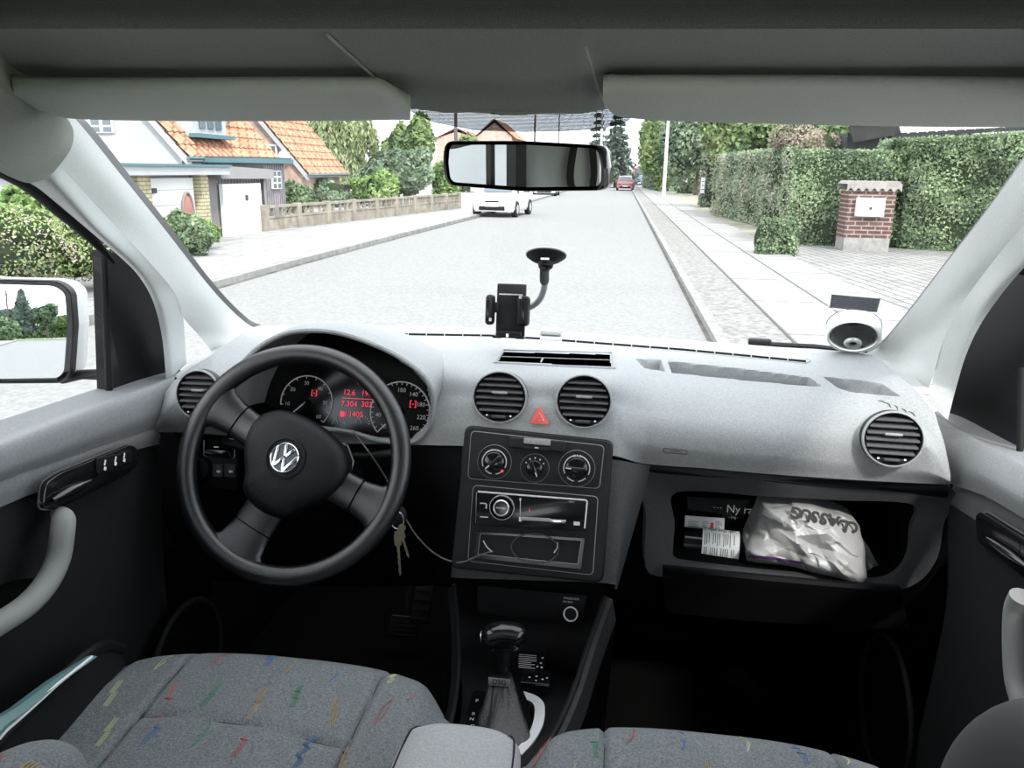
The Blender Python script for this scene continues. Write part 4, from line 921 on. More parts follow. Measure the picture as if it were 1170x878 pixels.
m.loft([[U(a, b, y=Y) for a, b, Y in L] for L in PR2], pillar_m, n=60, k=8)
m.loft([[U(1005, 416, y=1.5), U(1022, 428, y=1.44), U(1040, 440, y=1.4), U(1058, 458, y=1.36)], [U(1003, 408, y=1.54), U(1025, 420, y=1.48), U(1042, 430, y=1.42), U(1055, 441, y=1.39)]], pillar_m, n=20, k=3)
for L in (PR[0], PR2[2]):
    e = cat([U(a, b, y=Y) for a, b, Y in L], 50); m.grid(np.stack([e, [p+np.array([.02, .05, 0]) for p in e]], 1), plastic_b)
struct(m.build('trim_2'), 'light grey plastic windscreen pillar on the passenger side', 'pillar')
# black mirror triangles and door frame seals
m = MB()
tl = [U(118, 292, y=1.2), U(150, 312, y=1.22), U(172, 340, y=1.24), U(184, 380, y=1.26), U(197, 432, y=1.27), U(160, 440, y=1.24), (U(125, 455, y=1.2)), (U(120, 380, y=1.2))]
tl = [DL(a, b, -.03) for a, b in ((118, 286), (140, 292), (170, 314), (190, 345), (198, 388), (208, 432), (160, 446), (124, 460))]
m.prism(tl, (-.02, 0, 0), plastic_b); struct(m.build('trim_4'), 'black triangular mirror mount cover in the driver window corner', 'mirror mount cover')
m = MB()
tr = [DR(a, b, -.03) for a, b in ((1078, 486), (1086, 440), (1098, 398), (1120, 352), (1178, 295), (1178, 380), (1168, 535), (1110, 505))]
m.prism(tr, (.02, 0, 0), plastic_b); struct(m.build('trim_5'), 'black triangular mirror mount cover in the passenger window corner', 'mirror mount cover')
m = MB()
m.tube(cat([U(130, 300, x=-.81), U(105, 272, x=-.81), U(70, 236, x=-.80), U(35, 207, x=-.79), U(0, 188, x=-.78), U(-80, 150, x=-.76), np.array([-.75, .3, 1.6]), np.array([-.75, -.25, 1.6])], 50), [.003+.013*min(1, i/5) for i in range(50)], rubber, seg=12)
m.tube([U(119, 292, x=-.83), U(122, 380, x=-.83), U(125, 458, x=-.83)], .006, rubber, seg=8)
struct(m.build('trim_6'), 'black rubber seal framing the driver window', 'window seal')
m = MB(); m.tube(cat([U(1170, 305, x=.62), U(1250, 215, x=.6), np.array([.52, .6, 1.6]), np.array([.52, -.25, 1.6])], 40), .016, rubber, seg=12); m.tube([U(1167, 420, x=.62), U(1165, 530, x=.62)], .005, rubber, seg=8); struct(m.build('trim_7'), 'black rubber seal framing the passenger window', 'window seal')
# ================================================================== headliner and overhead shelf
def hd(px, py, Y): return U(px, py, y=Y)
XS = np.linspace(-60, 1235, 420); m = MB(); rows = []
for px in XS:
    r = []
    hb = float(np.interp(px, [-60, 30, 75, 100, 455, 470, 505, 600, 660, 690, 700, 1170, 1235], [125, 118, 124, 126, 122, 124, 128.5, 131, 130.5, 126, 122, 124, 124]))
    cen = 0
    for t_ in np.linspace(0, 1, 40):
        py = 33+(hb-33)*t_; Y = .52+.36*t_**.9
        lx = 372+(456-372)*min(1, max(0, (py-38)/75)); rx = 670+22*min(1, max(0, (py-52)/65))
        w = 1/(1+math.exp(-(px-lx)/1.6))*1/(1+math.exp((px-rx)/4)); Y -= .03*w*min(1, t_*6)
        if w < .5 and False: pass
        r.append(hd(px, py, Y))
    # lip: rolls up and forward into the shelf opening
    e = r[0]; lip = [e+np.array([0, .10, .10]), e+np.array([0, .06, .035]), e+np.array([0, .02, .016]), e+np.array([0, .004, .006])]
    f = r[-1]; tail = [f+np.array([0, .012, .004]), f+np.array([0, .02, .02]), f+np.array([0, .0, .06])]
    rows.append(lip+r+tail)
m.grid(np.array(rows), liner_m)
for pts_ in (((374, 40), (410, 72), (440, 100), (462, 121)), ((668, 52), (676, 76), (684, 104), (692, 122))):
    m.tube([U(a, b, y=.52+.36*((b-33)/95)**.9-.014) for a, b in pts_], .0012, mat('liner_seam_highlight', (.42, .42, .40), .8), seg=6)  # seam cord coloured lighter, painting the lit edge of the raised middle
# side curves joining the pillars
m.loft([[U(-60, 60, y=.5), U(0, 100, y=.62), U(20, 112, y=.72), U(75, 132, y=.88)], [U(-80, 100, y=.48), U(-20, 140, y=.6), U(30, 150, y=.74), U(84, 150, y=.9)],
        [U(-100, 130, y=.46), U(-30, 170, y=.58), U(20, 192, y=.74), U(80, 172, y=.89)], [U(-100, 150, y=.48), U(-30, 182, y=.6), U(30, 209, y=.8), U(56, 204, y=.87)]], liner_m, n=30, k=8)
m.loft([[U(1300, 60, y=.5), U(1230, 100, y=.7), U(1190, 125, y=.9)], [U(1320, 100, y=.5), U(1260, 140, y=.7), U(1215, 150, y=.93)], [U(1350, 150, y=.5), U(1300, 190, y=.7), U(1240, 180, y=.95)]], liner_m, n=20, k=8)
for L in ([U(-60, 60, y=.5), U(0, 100, y=.62), U(20, 112, y=.72), U(75, 132, y=.88)], [U(1300, 60, y=.5), U(1230, 100, y=.7), U(1190, 125, y=.9)]):
    e = cat(L, 20); m.grid(np.stack([e, [p+np.array([0, .0, .16]) for p in e]], 1), liner_m)
for pts_ in (((-.80, .35), (-.56, .35), (-.56, .95), (-.80, .95)), ((.36, .35), (.58, .35), (.58, .95), (.36, .95))): m.prism([(x, y, 1.66) for x, y in pts_], (0, 0, .14), liner_m)
# roof above the shelf and back through the cabin
zr = 1.80
m.box((-.115, -.15, zr), (1.5, 2.1, .02), liner_m)
m.box((-.115, .84, 1.735), (1.36, .03, .15), liner_m)
for sx, x in ((-1, -.83), (1, .58)): m.loft([[(x, .9, 1.8), (x, -.3, 1.8), (x, -1.3, 1.8)], [(x+sx*.0, .9, 1.70), (x, -.3, 1.70), (x, -1.3, 1.70)], [(x-sx*.04, .9, 1.63), (x-sx*.05, -.3, 1.62), (x-sx*.05, -1.3, 1.62)], [(x-sx*-.01, .9, 1.60), (x, -.3, 1.60), (x, -1.3, 1.60)]], liner_m, n=10, k=4)
struct(m.build('ceiling'), 'grey fabric headliner with an overhead shelf lip above the windscreen', 'headliner')
# courtesy light between the visors
cl = thing('courtesy_light', 'narrow pale lamp strip at the windscreen header above the rear-view mirror', 'lamp', U(580, 127, y=.86))
m = MB(); A_ = [U(501, 123.5, y=.845), U(578, 127.5, y=.84), U(658, 126, y=.845)]; B_ = [U(506, 127, y=.852), U(580, 131.5, y=.848), U(657, 130, y=.852)]
m.grid(np.stack([cat(A_, 24), [(a+b)/2+np.array([0, -.003, -.001]) for a, b in zip(cat(A_, 24), cat(B_, 24))], cat(B_, 24)], 1), mat('lamp_lens', (.35, .35, .33), .3)); m.build('lamp_lens', cl)
m = MB(); m.box(U(581, 129, y=.845), (.022, .006, .004), plastic_b, bev=.001); m.box(U(565, 128.5, y=.844), (.008, .006, .004), plastic_d, bev=.001); m.box(U(598, 129, y=.845), (.008, .006, .004), plastic_d, bev=.001); m.build('lamp_switch', cl)
# sun visors
def visor(name, label, top, bot, Yt, Yb):
    v = thing(name, label, 'sun visor', U(*top[len(top)//2], y=Yt))
    A_ = cat([U(*q, y=Yt) for q in top], 60); B_ = cat([U(*q, y=Yb) for q in bot], 60); rings = []
    for a, b in zip(A_, B_):
        d = b-a; L = np.linalg.norm(d); u = d/L; n = np.array([0, 0, 1.]); n = _nz(n-u*(n@u)); th = .011*min(1, L/.05)
        ring = []
        for q in np.linspace(0, 2*PI, 28, endpoint=False):
            c, s = math.cos(q), math.sin(q); ring.append((a+b)/2+u*math.copysign(abs(c)**.6, c)*L/2+n*math.copysign(abs(s)**.8, s)*th)
        rings.append(ring)
    m = MB(); m.loftrings(rings, mat('visor_vinyl', (.68, .69, .65), .8, spec=.2, bump=(500, .4))); m.build('visor_panel', v)
    return v
vl = visor('sun_visor', 'folded grey sun visor above the steering wheel', [(14, 97), (22, 96), (60, 95.5), (200, 95), (330, 94.5), (424, 95), (436, 97), (452, 108), (468, 122)], [(17, 103), (40, 117), (80, 129), (200, 132), (330, 132), (420, 131), (445, 129), (458, 127), (469, 125)], .70, .80)
vr = visor('sun_visor', 'folded grey sun visor on the passenger side above the hedges', [(689, 96), (696, 94), (760, 93), (900, 93), (1050, 94), (1170, 96), (1260, 98)], [(694, 112), (706, 125), (760, 131), (900, 135), (1050, 138), (1170, 138), (1260, 136)], .70, .80)
for v, x, s in ((vl, 22, 1), (vr, 694, 1)):
    m = MB(); m.tube([U(x, 92, y=.72), U(x+4, 97, y=.72), U(x+10, 99, y=.73)], .004, plastic_d, seg=8); m.build('visor_pivot', v)
# ================================================================== windscreen glass (setting) and the things stuck to it
g_m = mat_glass('windscreen_glass', (.97, .985, .98), .03)
m = MB(); WT = [(60, 118, .90), (330, 120, .90), (590, 120, .90), (850, 120, .92), (1230, 118, .98)]; WB = [(280, 378, 1.62), (440, 380, 1.72), (630, 386, 1.76), (860, 400, 1.70), (1010, 408, 1.6)]
T_ = cat([U(a, b, y=Y) for a, b, Y in WT], 40); B_ = cat([U(a, b, y=Y) for a, b, Y in WB], 40)
def WS(t, s, off=0): i = min(39, max(0, int(round(t*39)))); return T_[i]*(1-s)+B_[i]*s+np.array([0, .03*math.sin(PI*s), 0])
m.grid(np.array([[WS(t, s) for s in np.linspace(0, 1, 12)] for t in np.linspace(0, 1, 40)]), g_m)
struct(m.build('window_1'), 'clear curved windscreen looking out on the street', 'windscreen')
# hit the glass at a photo point
WPL = [plane3(WS(a, .0), WS(a+.1, .0), WS(a+.05, .95)) for a in np.linspace(0, .9, 10)]
def glass(px, py, off=.0):
    best = None
    lo, hi = .85, 1.8
    for _ in range(40):
        Y = (lo+hi)/2; p = U(px, py, y=Y); 
        # signed side of the glass
        i = int(np.argmin([abs(P(WS(t, .5))[0]-px) for t in np.linspace(0, 1, 40)])); t = i/39
        zz = [WS(t, s) for s in np.linspace(0, 1, 12)]; gy = np.interp(p[2], [q[2] for q in zz[::-1]], [q[1] for q in zz[::-1]])
        if Y < gy: lo = Y
        else: hi = Y
    p = U(px, py, y=(lo+hi)/2); return p+_nz(CAM-p)*off
gn = _nz(np.cross(glass(640, 250)-glass(600, 250), glass(600, 300)-glass(600, 250))); gn = gn if gn@(CAM-glass(600, 250)) > 0 else -gn
# ceramic dot band round the mirror foot
fm_ = bpy.data.materials.new('ceramic_dot_band'); fm_.use_nodes = True; nt = fm_.node_tree; nt.nodes.clear(); MATS['dots'] = fm_
o_ = nt.nodes.new('ShaderNodeOutputMaterial'); tr = nt.nodes.new('ShaderNodeBsdfTransparent'); df = nt.nodes.new('ShaderNodeBsdfDiffuse'); df.inputs[0].default_value = (.03, .033, .036, 1)
tc = nt.nodes.new('ShaderNodeTexCoord'); mp_ = nt.nodes.new('ShaderNodeMapping'); mp_.inputs['Rotation'].default_value = (PI/2, 0, 0); mp_.inputs['Scale'].default_value = (900, 900, 900); vo = nt.nodes.new('ShaderNodeTexVoronoi'); vo.voronoi_dimensions = '2D'; vo.inputs['Randomness'].default_value = 0; vo.inputs['Scale'].default_value = 1
lt = nt.nodes.new('ShaderNodeMath'); lt.operation = 'LESS_THAN'; lt.inputs[1].default_value = .53; mx = nt.nodes.new('ShaderNodeMixShader')
nt.links.new(tc.outputs['Object'], mp_.inputs[0]); nt.links.new(mp_.outputs[0], vo.inputs['Vector']); nt.links.new(vo.outputs['Distance'], lt.inputs[0]); nt.links.new(lt.outputs[0], mx.inputs[0]); nt.links.new(tr.outputs[0], mx.inputs[1]); nt.links.new(df.outputs[0], mx.inputs[2]); nt.links.new(mx.outputs[0], o_.inputs[0])
m = MB(); band = [(455, 118), (470, 128), (495, 140), (540, 149), (600, 151), (650, 150), (690, 147), (715, 140), (728, 130), (736, 118)]
tp = [(x, 112) for x, y in band]; m.grid(np.stack([[glass(x, y, .002) for x, y in tp], [glass(x, (y+112)/2, .002) for x, y in band], [glass(x, y, .002) for x, y in band]], 1), fm_)
struct(m.build('trim_8'), 'grey dotted print band at the top centre of the windscreen', 'dotted band')
# rear-view mirror
mo = U(600, 190, y=.72); rv = thing('rear_view_mirror', 'black rear-view mirror hanging from the windscreen over the street', 'mirror', mo)
mn = _nz([-.33, -.94, -.015]); mpl = Pl(mo, mn)
out = rpoly([mpl.hit(*q) for q in ((509, 161), (600, 161), (689, 166), (693, 192), (692, 218), (600, 219), (511, 212), (507, 186))], [.009, .001, .011, .001, .011, .001, .010, .001], 6)
cen = np.mean(out, 0)
m = MB(); m.loftrings([[cen+(p-cen)*.86-mn*.035 for p in out], [cen+(p-cen)*.96-mn*.026 for p in out], [p-mn*.01 for p in out], out, [cen+(p-cen)*.985+mn*.003 for p in out], [cen+(p-cen)*.955+mn*.0032 for p in out]], gloss_b, cap=(True, False)); m.build('mirror_housing', rv)
mg = mat('mirror_glass', (.75, .77, .77), .0, metal=1)
inn = []
for p in out:
    v = p-cen; r = np.linalg.norm(v); inn.append(cen+v*(1-.0065/max(.02, abs(v@_nz(np.cross(mn, [1, 0, 0]))) if abs(v[0]) < .07 else r)))
inn = rpoly([mpl.hit(*q, .002) for q in ((514, 165.5), (600, 165.5), (684, 170), (687, 192), (686.5, 213), (600, 214), (515, 208), (512.5, 186))], [.006, .001, .008, .001, .008, .001, .007, .001], 6)
m = MB(); m.prism(inn, -mn*.001, mg, cap0=True); m.build('mirror_glass', rv, label='reflecting mirror glass')
m = MB(); m.tube(cat([cen-mn*.03, (cen-mn*.03)*.5+glass(603, 182, .01)*.5, glass(603, 182, .01)], 16), [.010]*8+[.014]*8, plastic_b, seg=12); m.build('mirror_stalk', rv)
# phone holder on a gooseneck
ph = thing('phone_holder', 'empty black phone cradle on a gooseneck stuck to the windscreen', 'phone holder', U(584, 386, y=1.44))
sc2 = glass(624, 293, .006); M = frame(sc2, gn); m = MB()
m.lathe([(.0005, .02), (.012, .02), (.014, .012), (.026, .006), (.034, .0), (.0345, -.004), (.001, -.005)], plastic_b, M, seg=36); m.lathe([(.0345, -.004), (.0355, -.003), (.0345, -.0015)], silver, M); m.box((.0, .016, .012), (.014, .01, .003), silver, M); m.build('suction_cup', ph)
s1_ = sc2+gn*.02; pA = U(622, 318, y=1.38); m = MB(); m.tube([s1_, U(622, 305, y=s1_[1]-.01), U(622, 321, y=1.40)], [.009, .008, .0085], plastic_b, seg=14); m.box(U(622, 315, y=1.372), (.009, .004, .009), white_m, bev=.001); m.build('clamp_joint', ph)
m = MB(); gk = cat([U(622, 318, y=1.40), U(622, 328, y=1.41), U(618, 340, y=1.43), U(611, 348, y=1.45), U(600, 353, y=1.46), U(588, 354, y=1.45)], 40)
m.tube(gk, .0055, mat('gooseneck_grey', (.26, .28, .30), .4), seg=12)
for i in range(1, 39, 1): m.tube([gk[i]-(gk[i+1]-gk[i])*.2, gk[i]+(gk[i+1]-gk[i])*.2], .0059, MATS['gooseneck_grey'], seg=12)
m.build('gooseneck', ph)
m = MB(); M = frame(U(584, 354, y=1.435), (-.06, -1, .18)); k = np.linalg.norm(U(585, 354, y=1.435)-U(584, 354, y=1.435))
m.box((0, -1*k, 0), (33*k, 60*k, .012), plastic_b, M, bev=.003); m.box((0, 17*k, .0065), (27*k, 1.5*k, .001), plastic, M); m.box((0, -28*k, .009), (28*k, 8*k, .02), plastic_b, M, bev=.003)
m.box((-1*k, -29*k, .0195), (3*k, 4*k, .001), white_m, M)
for sx in (-1, 1): m.box((sx*13*k, -31*k, .012), (10*k, 3*k, .022), plastic_b, M, bev=.002)
m.build('cradle_back', ph)
for sx, dx in ((-1, 25), (1, 15)):
    m = MB(); x = sx*22*k if sx < 0 else 16*k; mm = Matrix.Translation((-.5*k if sx < 0 else 0, 0, 0))
    m.box((x, -1*k, .016), (9*k if sx < 0 else 13*k, 34*k, .030), plastic_b, M, bev=.007); m.box((x*.8, 2*k, .004), (8*k, 12*k, .008), plastic_b, M, bev=.002); m.box((x+sx*1*k, -1*k, .0312), (3*k, 22*k, .002), gloss_b, M, bev=.0006)
    m.box((x-sx*2.5*k, 14*k if sx > 0 else -12*k, .0318), (3*k, 3.5*k, .001), silver, M, bev=.0004); m.build('side_grip', ph)
# round puck bottom right of the windscreen
pc = glass(975, 382, .004); pk_ = thing('suction_mount', 'round black suction mount with a white rim in the lower right windscreen corner', 'suction mount', pc)
gR = _nz(np.cross(glass(990, 360)-glass(960, 360), glass(960, 380)-glass(960, 350))); gR = gR if gR@(CAM-pc) > 0 else -gR
gR = _nz(gR*.6+_nz(CAM-pc)*.40+np.array([0, 0, -.17]))
M = frame(pc, gR); R_ = np.linalg.norm(U(975+30, 382, y=pc[1])-pc); m = MB(); m.lathe([(R_*1.02, -.020), (R_*1.04, .004), (R_*.98, .010), (R_*.9, .008)], white_m, M, seg=40); m.lathe([(R_*.985, -.022), (R_*1.05, -.021), (R_*.99, -.019)], mat('mount_blue_grey', (.1, .11, .2), .4), M, seg=40); m.build('mount_rim', pk_, label='white mount rim')
m = MB(); m.lathe([(R_*.92, .004), (R_*.86, .007), (R_*.6, .015), (R_*.34, .022), (R_*.3, .024)], gloss_b, M, seg=40); m.build('mount_dome', pk_)
m = MB(); m.lathe([(R_*.34, .0225), (R_*.28, .0265), (R_*.17, .0265), (R_*.15, .02)], silver, M, seg=30); m.lathe([(R_*.16, .021), (.0005, .021)], plastic_b, M); m.build('mount_cap', pk_, label='grey ringed centre cap')
# printed sticker on the glass
st = thing('windscreen_label', 'dark striped rectangular label on the windscreen above the round mount', 'label', glass(977, 347, .003))
m = MB(); q = [(950, 336.5), (1006, 341.5), (1002, 357), (948, 351.5)]
m.add([glass(*p, .0035) for p in q], [(0, 1, 2, 3)], mat('label_dark', (.09, .095, .12), .4)); 
for s in np.linspace(.12, .88, 6):
    a = np.array(q[0])*(1-s)+np.array(q[3])*s; b = np.array(q[1])*(1-s)+np.array(q[2])*s; a, b = a+(b-a)*.05, a+(b-a)*.93; m.tube([glass(*a, .0042), glass(*((a+b)/2), .0042), glass(*b, .0042)], .0006, mat('label_grey', (.3, .3, .33), .5), seg=4)
e = [glass(*p, .003) for p in ((947.5, 335), (1008, 340), (1004, 358.5), (946, 353))]; m.tube(e, .0008, white_m, closed=True, seg=4); m.build('label_face', st)
# wiper arm outside at the windscreen foot
wp = MB(); wp.tube([U(870, 393, y=1.82), U(930, 396, y=1.80), U(1000, 403, y=1.74)], [.008, .008, .005], plastic_b, seg=8, flat=.7); wp.box(U(868, 391, y=1.8), (.05, .02, .016), plastic_b, bev=.004)
o = wp.build('wiper_arm'); recenter(o); tag(o, 'black wiper arm resting outside at the bottom right of the windscreen', 'wiper')
# bonnet of the van (white) just in front of the glass, and the scuttle
m = MB(); m.loft([[(-.85, 1.85, 1.02), (-.14, 2.0, 1.06), (.57, 1.85, 1.02)], [(-.85, 2.3, .93), (-.14, 2.4, .97), (.57, 2.3, .93)], [(-.8, 2.55, .8), (-.14, 2.65, .84), (.52, 2.55, .8)]], mat('car_white_paint', (.75, .76, .76), .25, coat=.5), n=20, k=6); struct(m.build('trim_9'), 'white bonnet of the car beyond the windscreen', 'bonnet')
# side window glass
m = MB(); m.add([(-.83, -.2, 1.19), (-.83, 1.18, 1.19), (-.83, 1.18, 1.40), (-.79, .55, 1.6), (-.79, -.2, 1.6)], [(0, 1, 2, 3, 4)], g_m); struct(m.build('window_2'), 'driver side window glass beside the outside mirror', 'side window')
# ================================================================== rear of the cabin, seen only in the mirrors: B pillars, belts, rear sides
wl = mat('rear_side_trim', (.8, .8, .78), .8, spec=.15)
for nm, x, sx in (('wall_left', -.84, 1), ('wall_right', .59, -1)):
    m = MB(); m.box((x, -.65, .82), (.05, 1.3, .76), door_d, bev=.01); m.box((x+sx*.01, .015, 1.4), (.03, .03, .45), plastic_b); m.box((x+sx*.01, .09, 1.4), (.015, .012, .45), plastic_b)
    m.loft([[(x, -.0, .6), (x, -.0, 1.2), (x+sx*.02, .0, 1.62)], [(x+sx*.06, -.04, .6), (x+sx*.07, -.04, 1.2), (x+sx*.07, -.03, 1.62)], [(x+sx*.06, -.2, .6), (x+sx*.07, -.2, 1.2), (x+sx*.07, -.17, 1.62)], [(x, -.26, .6), (x, -.26, 1.2), (x+sx*.02, -.25, 1.62)]], wl, n=20, k=5)
    m.box((x, -1.25, 1.4), (.06, .14, .5), wl, bev=.01)
    struct(m.build(nm), ('driver' if sx > 0 else 'passenger')+' side rear wall and door post of the cabin', 'cabin side')
m = MB(); m.box((-.125, -1.35, .8), (1.45, .05, .8), door_d); m.box((-.125, -1.35, 1.7), (1.45, .05, .2), liner_m); struct(m.build('wall_rear'), 'rear door of the cabin below its window', 'cabin rear')
sb = MB(); belt_m = mat('belt_webbing', (.012, .012, .012), .8)
for a in ([(-.755, -.09, 1.60), (-.75, -.07, 1.5), (-.745, -.11, 1.45), (-.70, -.1, 1.1)], [(-.755, -.14, 1.60), (-.752, -.15, 1.5), (-.745, -.11, 1.44), (-.742, -.12, .8)]): 
    L = cat(a, 30); sb.grid(np.stack([[p+np.array([0, -.013, 0]) for p in L], [p+np.array([.002, .013, 0]) for p in L]], 1), belt_m)
sb.box((-.755, -.11, 1.60), (.02, .08, .04), plastic_b, bev=.008)
o = sb.build('seat_belt'); recenter(o); tag(o, 'black seat belt looped on the driver side door post seen in the rear-view mirror', 'seat belt')
# ================================================================== outside mirror on the driver door
wm = thing('outside_mirror', 'white outside mirror with black rim beyond the driver window', 'mirror', U(100, 430, y=1.3))
mc0 = U(40, 380, y=1.27); rfl = _nz(ray(76, 378)); want = _nz([0.0, -1, -.004]); wn = _nz(want-rfl); wpl = Pl(mc0, wn)
gl = rpoly([wpl.hit(*q) for q in ((-75, 318), (0, 325), (62, 327), (74, 335), (77, 372), (73, 425), (66, 432), (0, 433), (-75, 430))], [.03, .001, .012, .012, .001, .01, .01, .001, .03], 6)
m = MB(); m.prism(gl, -wn*.001, mat('outside_mirror_glass', (.86, .9, .92), 0, metal=1)); m.build('mirror_glass', wm, label='reflecting mirror glass')
rimo = rpoly([wpl.hit(*q, -.004) for q in ((-85, 309), (0, 319), (68, 320.5), (83, 332), (86, 372), (82, 428), (72, 438), (0, 438.5), (-85, 438))], [.03, .001, .02, .02, .001, .02, .02, .001, .03], 6)
m = MB(); m.loftrings([[p-wn*.03 for p in rimo], rimo, [p+wn*.006+(np.mean(rimo, 0)-p)*.01 for p in rimo], [p+wn*.004+(np.mean(rimo, 0)-p)*.035 for p in rimo], [p-wn*.003+(np.mean(rimo, 0)-p)*.04 for p in rimo]], plastic_b, cap=(False, False)); m.build('mirror_rim', wm)
cc = np.mean(rimo, 0); m = MB(); m.loftrings([[cc+(p-cc)*k-wn*z+np.array([.0, dy, 0]) for p in rimo] for k, z, dy in ((1.0, .02, 0), (1.02, .045, 0), (.98, .085, 0), (.85, .12, 0), (.6, .145, 0), (.2, .155, 0))], MATS['car_white_paint'], cap=(False, True)); m.build('mirror_shell', wm, label='white painted shell')
m = MB(); m.tube([U(72, 432, y=1.31), U(95, 428, y=1.31), U(122, 428, y=1.29)], [.016, .013, .015], plastic_b, seg=12, flat=.7); m.box(U(110, 400, x=-.93), (.03, .05, .07), MATS['car_white_paint'], bev=.01) if False else None; m.build('mirror_arm', wm)
# ================================================================== ground outside (setting)
asph = mat('road_asphalt', (.215, .214, .209), .95, spec=.1, noise=(22, .16, 8), bump=(60, .4))
def ground_poly(name, pts, mt, z, label, cat_):
    m = MB(); A = [np.array([p[0], p[1], z]) for p in pts]; m.prism(A, (0, 0, -.12), mt); o = m.build(name, smooth=0); return struct(o, label, cat_)
KR, L2, L3 = 1.05, G(867, 360)[0], G(948, 360)[0]
kl = [(-5.9, -100), (-5.9, 8), (-5.9, 14), (-5.75, 20), (-5.4, 30), (-5.0, 60), (-4.9, 160)]
ground_poly('road', [(KR, -100), (KR, 160)]+kl[::-1], asph, GZ, 'pale grey asphalt road running straight away', 'road')
slab = mat_brick('pavement_slabs', (.28, .276, .265), (.25, .246, .235), (.08, .08, .072), 1.9, L3-L2, .014, offset=.5, rot=(0, 0, PI/2), noise=.2, nscale=1.5)
setts = mat('gutter_strip', (.205, .20, .19), .95, spec=.1, noise=(14, .35, 8), bump=(50, .7))
curb_m = mat('kerb_stone', (.21, .21, .20), .9, noise=(5, .25, 6))
m = MB(); m.box((KR+.06, 20, GZ-.02), (.12, 280, .22), curb_m); m.box((KR-.02, 20, GZ+.002), (.055, 280, .006), mat('gutter_dirt', (.09, .085, .07), .95, noise=(3, .6, 6))); struct(m.build('curb'), 'stone kerb along the right edge of the road', 'kerb')
ground_poly('pavement_strip', [(KR+.12, -20), (L2, -20), (L2, 160), (KR+.12, 160)], setts, GZ+.085, 'strip of rough paving between kerb and slabs', 'pavement')
m = MB(); m.prism([(L2, -20, 0), (L3+.9, -20, 0), (L3+.9, 160, 0), (L2, 160, 0)], (0, 0, -.1), slab)
for x in (L2, L3): m.box((x, 70, .001), (.022, 180, .004), mat('joint_dirt', (.07, .07, .06), .95))
for i in range(60): m.box(((L2+L3)/2, 4+i*2.3, .001), (L3-L2, .016, .003), MATS['joint_dirt'])
for i in range(60): m.box((L3+.45, 5.1+i*2.3, .001), (.9, .014, .003), MATS['joint_dirt'])
o = m.build('sidewalk', smooth=0); o.location.z = GZ+.09; struct(o, 'pavement of large pale concrete slabs on the right', 'pavement')
pav = mat_brick('driveway_pavers', (.27, .262, .25), (.22, .213, .203), (.07, .066, .06), .42, .21, .018, rot=(0, 0, PI/2-.12), noise=.25, nscale=1.2)
m = MB(); m.prism([(L3+.9, 2, 0), (16, 2, 0), (16, 21.5, 0), (4.4, 21.5, 0), (L3+.9, 17, 0)], (0, 0, -.1), pav); o = m.build('driveway', smooth=0); o.location.z = GZ+.085; tag(o, 'driveway of grey block paving in front of the letterbox pillar', 'driveway', kind='structure')
verge = mat('verge_soil', (.22, .215, .16), .95, noise=(2.2, .35, 8), bump=(30, .8))
ground_poly('verge', [(L3+.9, 17), (4.4, 21.5), (30, 21.5), (30, 160), (L3+.9, 160)], verge, GZ+.06, 'grassy soil strip along the hedges', 'verge')
lsl = mat_brick('left_slabs', (.30, .297, .287), (.27, .267, .257), (.15, .147, .14), .9, .9, .02, noise=.2, nscale=1.3)
m = MB(); m.prism([(x-.18, y, 0) for x, y in kl]+[(-60, 160, 0), (-60, -100, 0)], (0, 0, -.1), lsl); o = m.build('sidewalk'); o.location.z = GZ+.09; struct(o, 'pale pavement and forecourt on the left side of the road', 'pavement')
m = MB()
for a, b in zip(kl[:-1], kl[1:]):
    a, b = np.array(a), np.array(b); n = max(1, int(np.linalg.norm(b-a)/1.0)) if b[1] > 0 else 12
    for i in range(n): 
        p, q = a+(b-a)*i/n, a+(b-a)*(i+.985)/n; m.prism([(p[0]-.18, p[1], GZ+.1), (p[0], p[1], GZ+.1), (q[0], q[1], GZ+.1), (q[0]-.18, q[1], GZ+.1)], (0, 0, -.2), curb_m)
    m.prism([(a[0], a[1], GZ+.003), (a[0]+.07, a[1], GZ+.003), (b[0]+.07, b[1], GZ+.003), (b[0], b[1], GZ+.003)], (0, 0, .003), MATS['gutter_dirt'])
struct(m.build('curb', smooth=0), 'stone kerb along the left edge of the road', 'kerb')
m = MB(); m.box((0, 100, GZ-.4), (700, 700, .3), mat('far_ground', (.16, .2, .1), 1, noise=(.3, .3))); struct(m.build('ground', smooth=0), 'open ground beneath the street and gardens', 'ground')
# ================================================================== foliage
LG = mat_leaf('leaf_hedge', [(.025, .04, .022), (.11, .16, .09), (.25, .33, .18), (.44, .52, .33)], clump=1.3)
LGB = mat_leaf('leaf_hedge_brown', [(.045, .065, .04), (.18, .23, .15), (.31, .37, .25), (.38, .35, .28), (.50, .56, .40)], clump=1.0)
LGR = mat_leaf('leaf_reddish', [(.07, .08, .05), (.24, .26, .16), (.38, .30, .25), (.46, .42, .33)], clump=.8)
LT = mat_leaf('leaf_tree', [(.05, .08, .04), (.13, .20, .08), (.25, .32, .13), (.42, .46, .24)], clump=.45)
LTD = mat_leaf('leaf_blue_green', [(.05, .08, .055), (.13, .19, .12), (.24, .31, .20), (.36, .42, .30)], clump=.5)
LW = mat_leaf('leaf_willow', [(.08, .11, .05), (.2, .25, .12), (.34, .39, .22), (.52, .55, .38)], clump=.6)
LC = mat_leaf('leaf_conifer_hazed', [(.04, .06, .05), (.13, .17, .14), (.28, .33, .27)], clump=.6)  # greens paled so the colour itself carries the distance haze
LY = mat_leaf('leaf_bright', [(.05, .09, .03), (.15, .24, .08), (.27, .38, .14), (.42, .5, .25)], clump=.8)
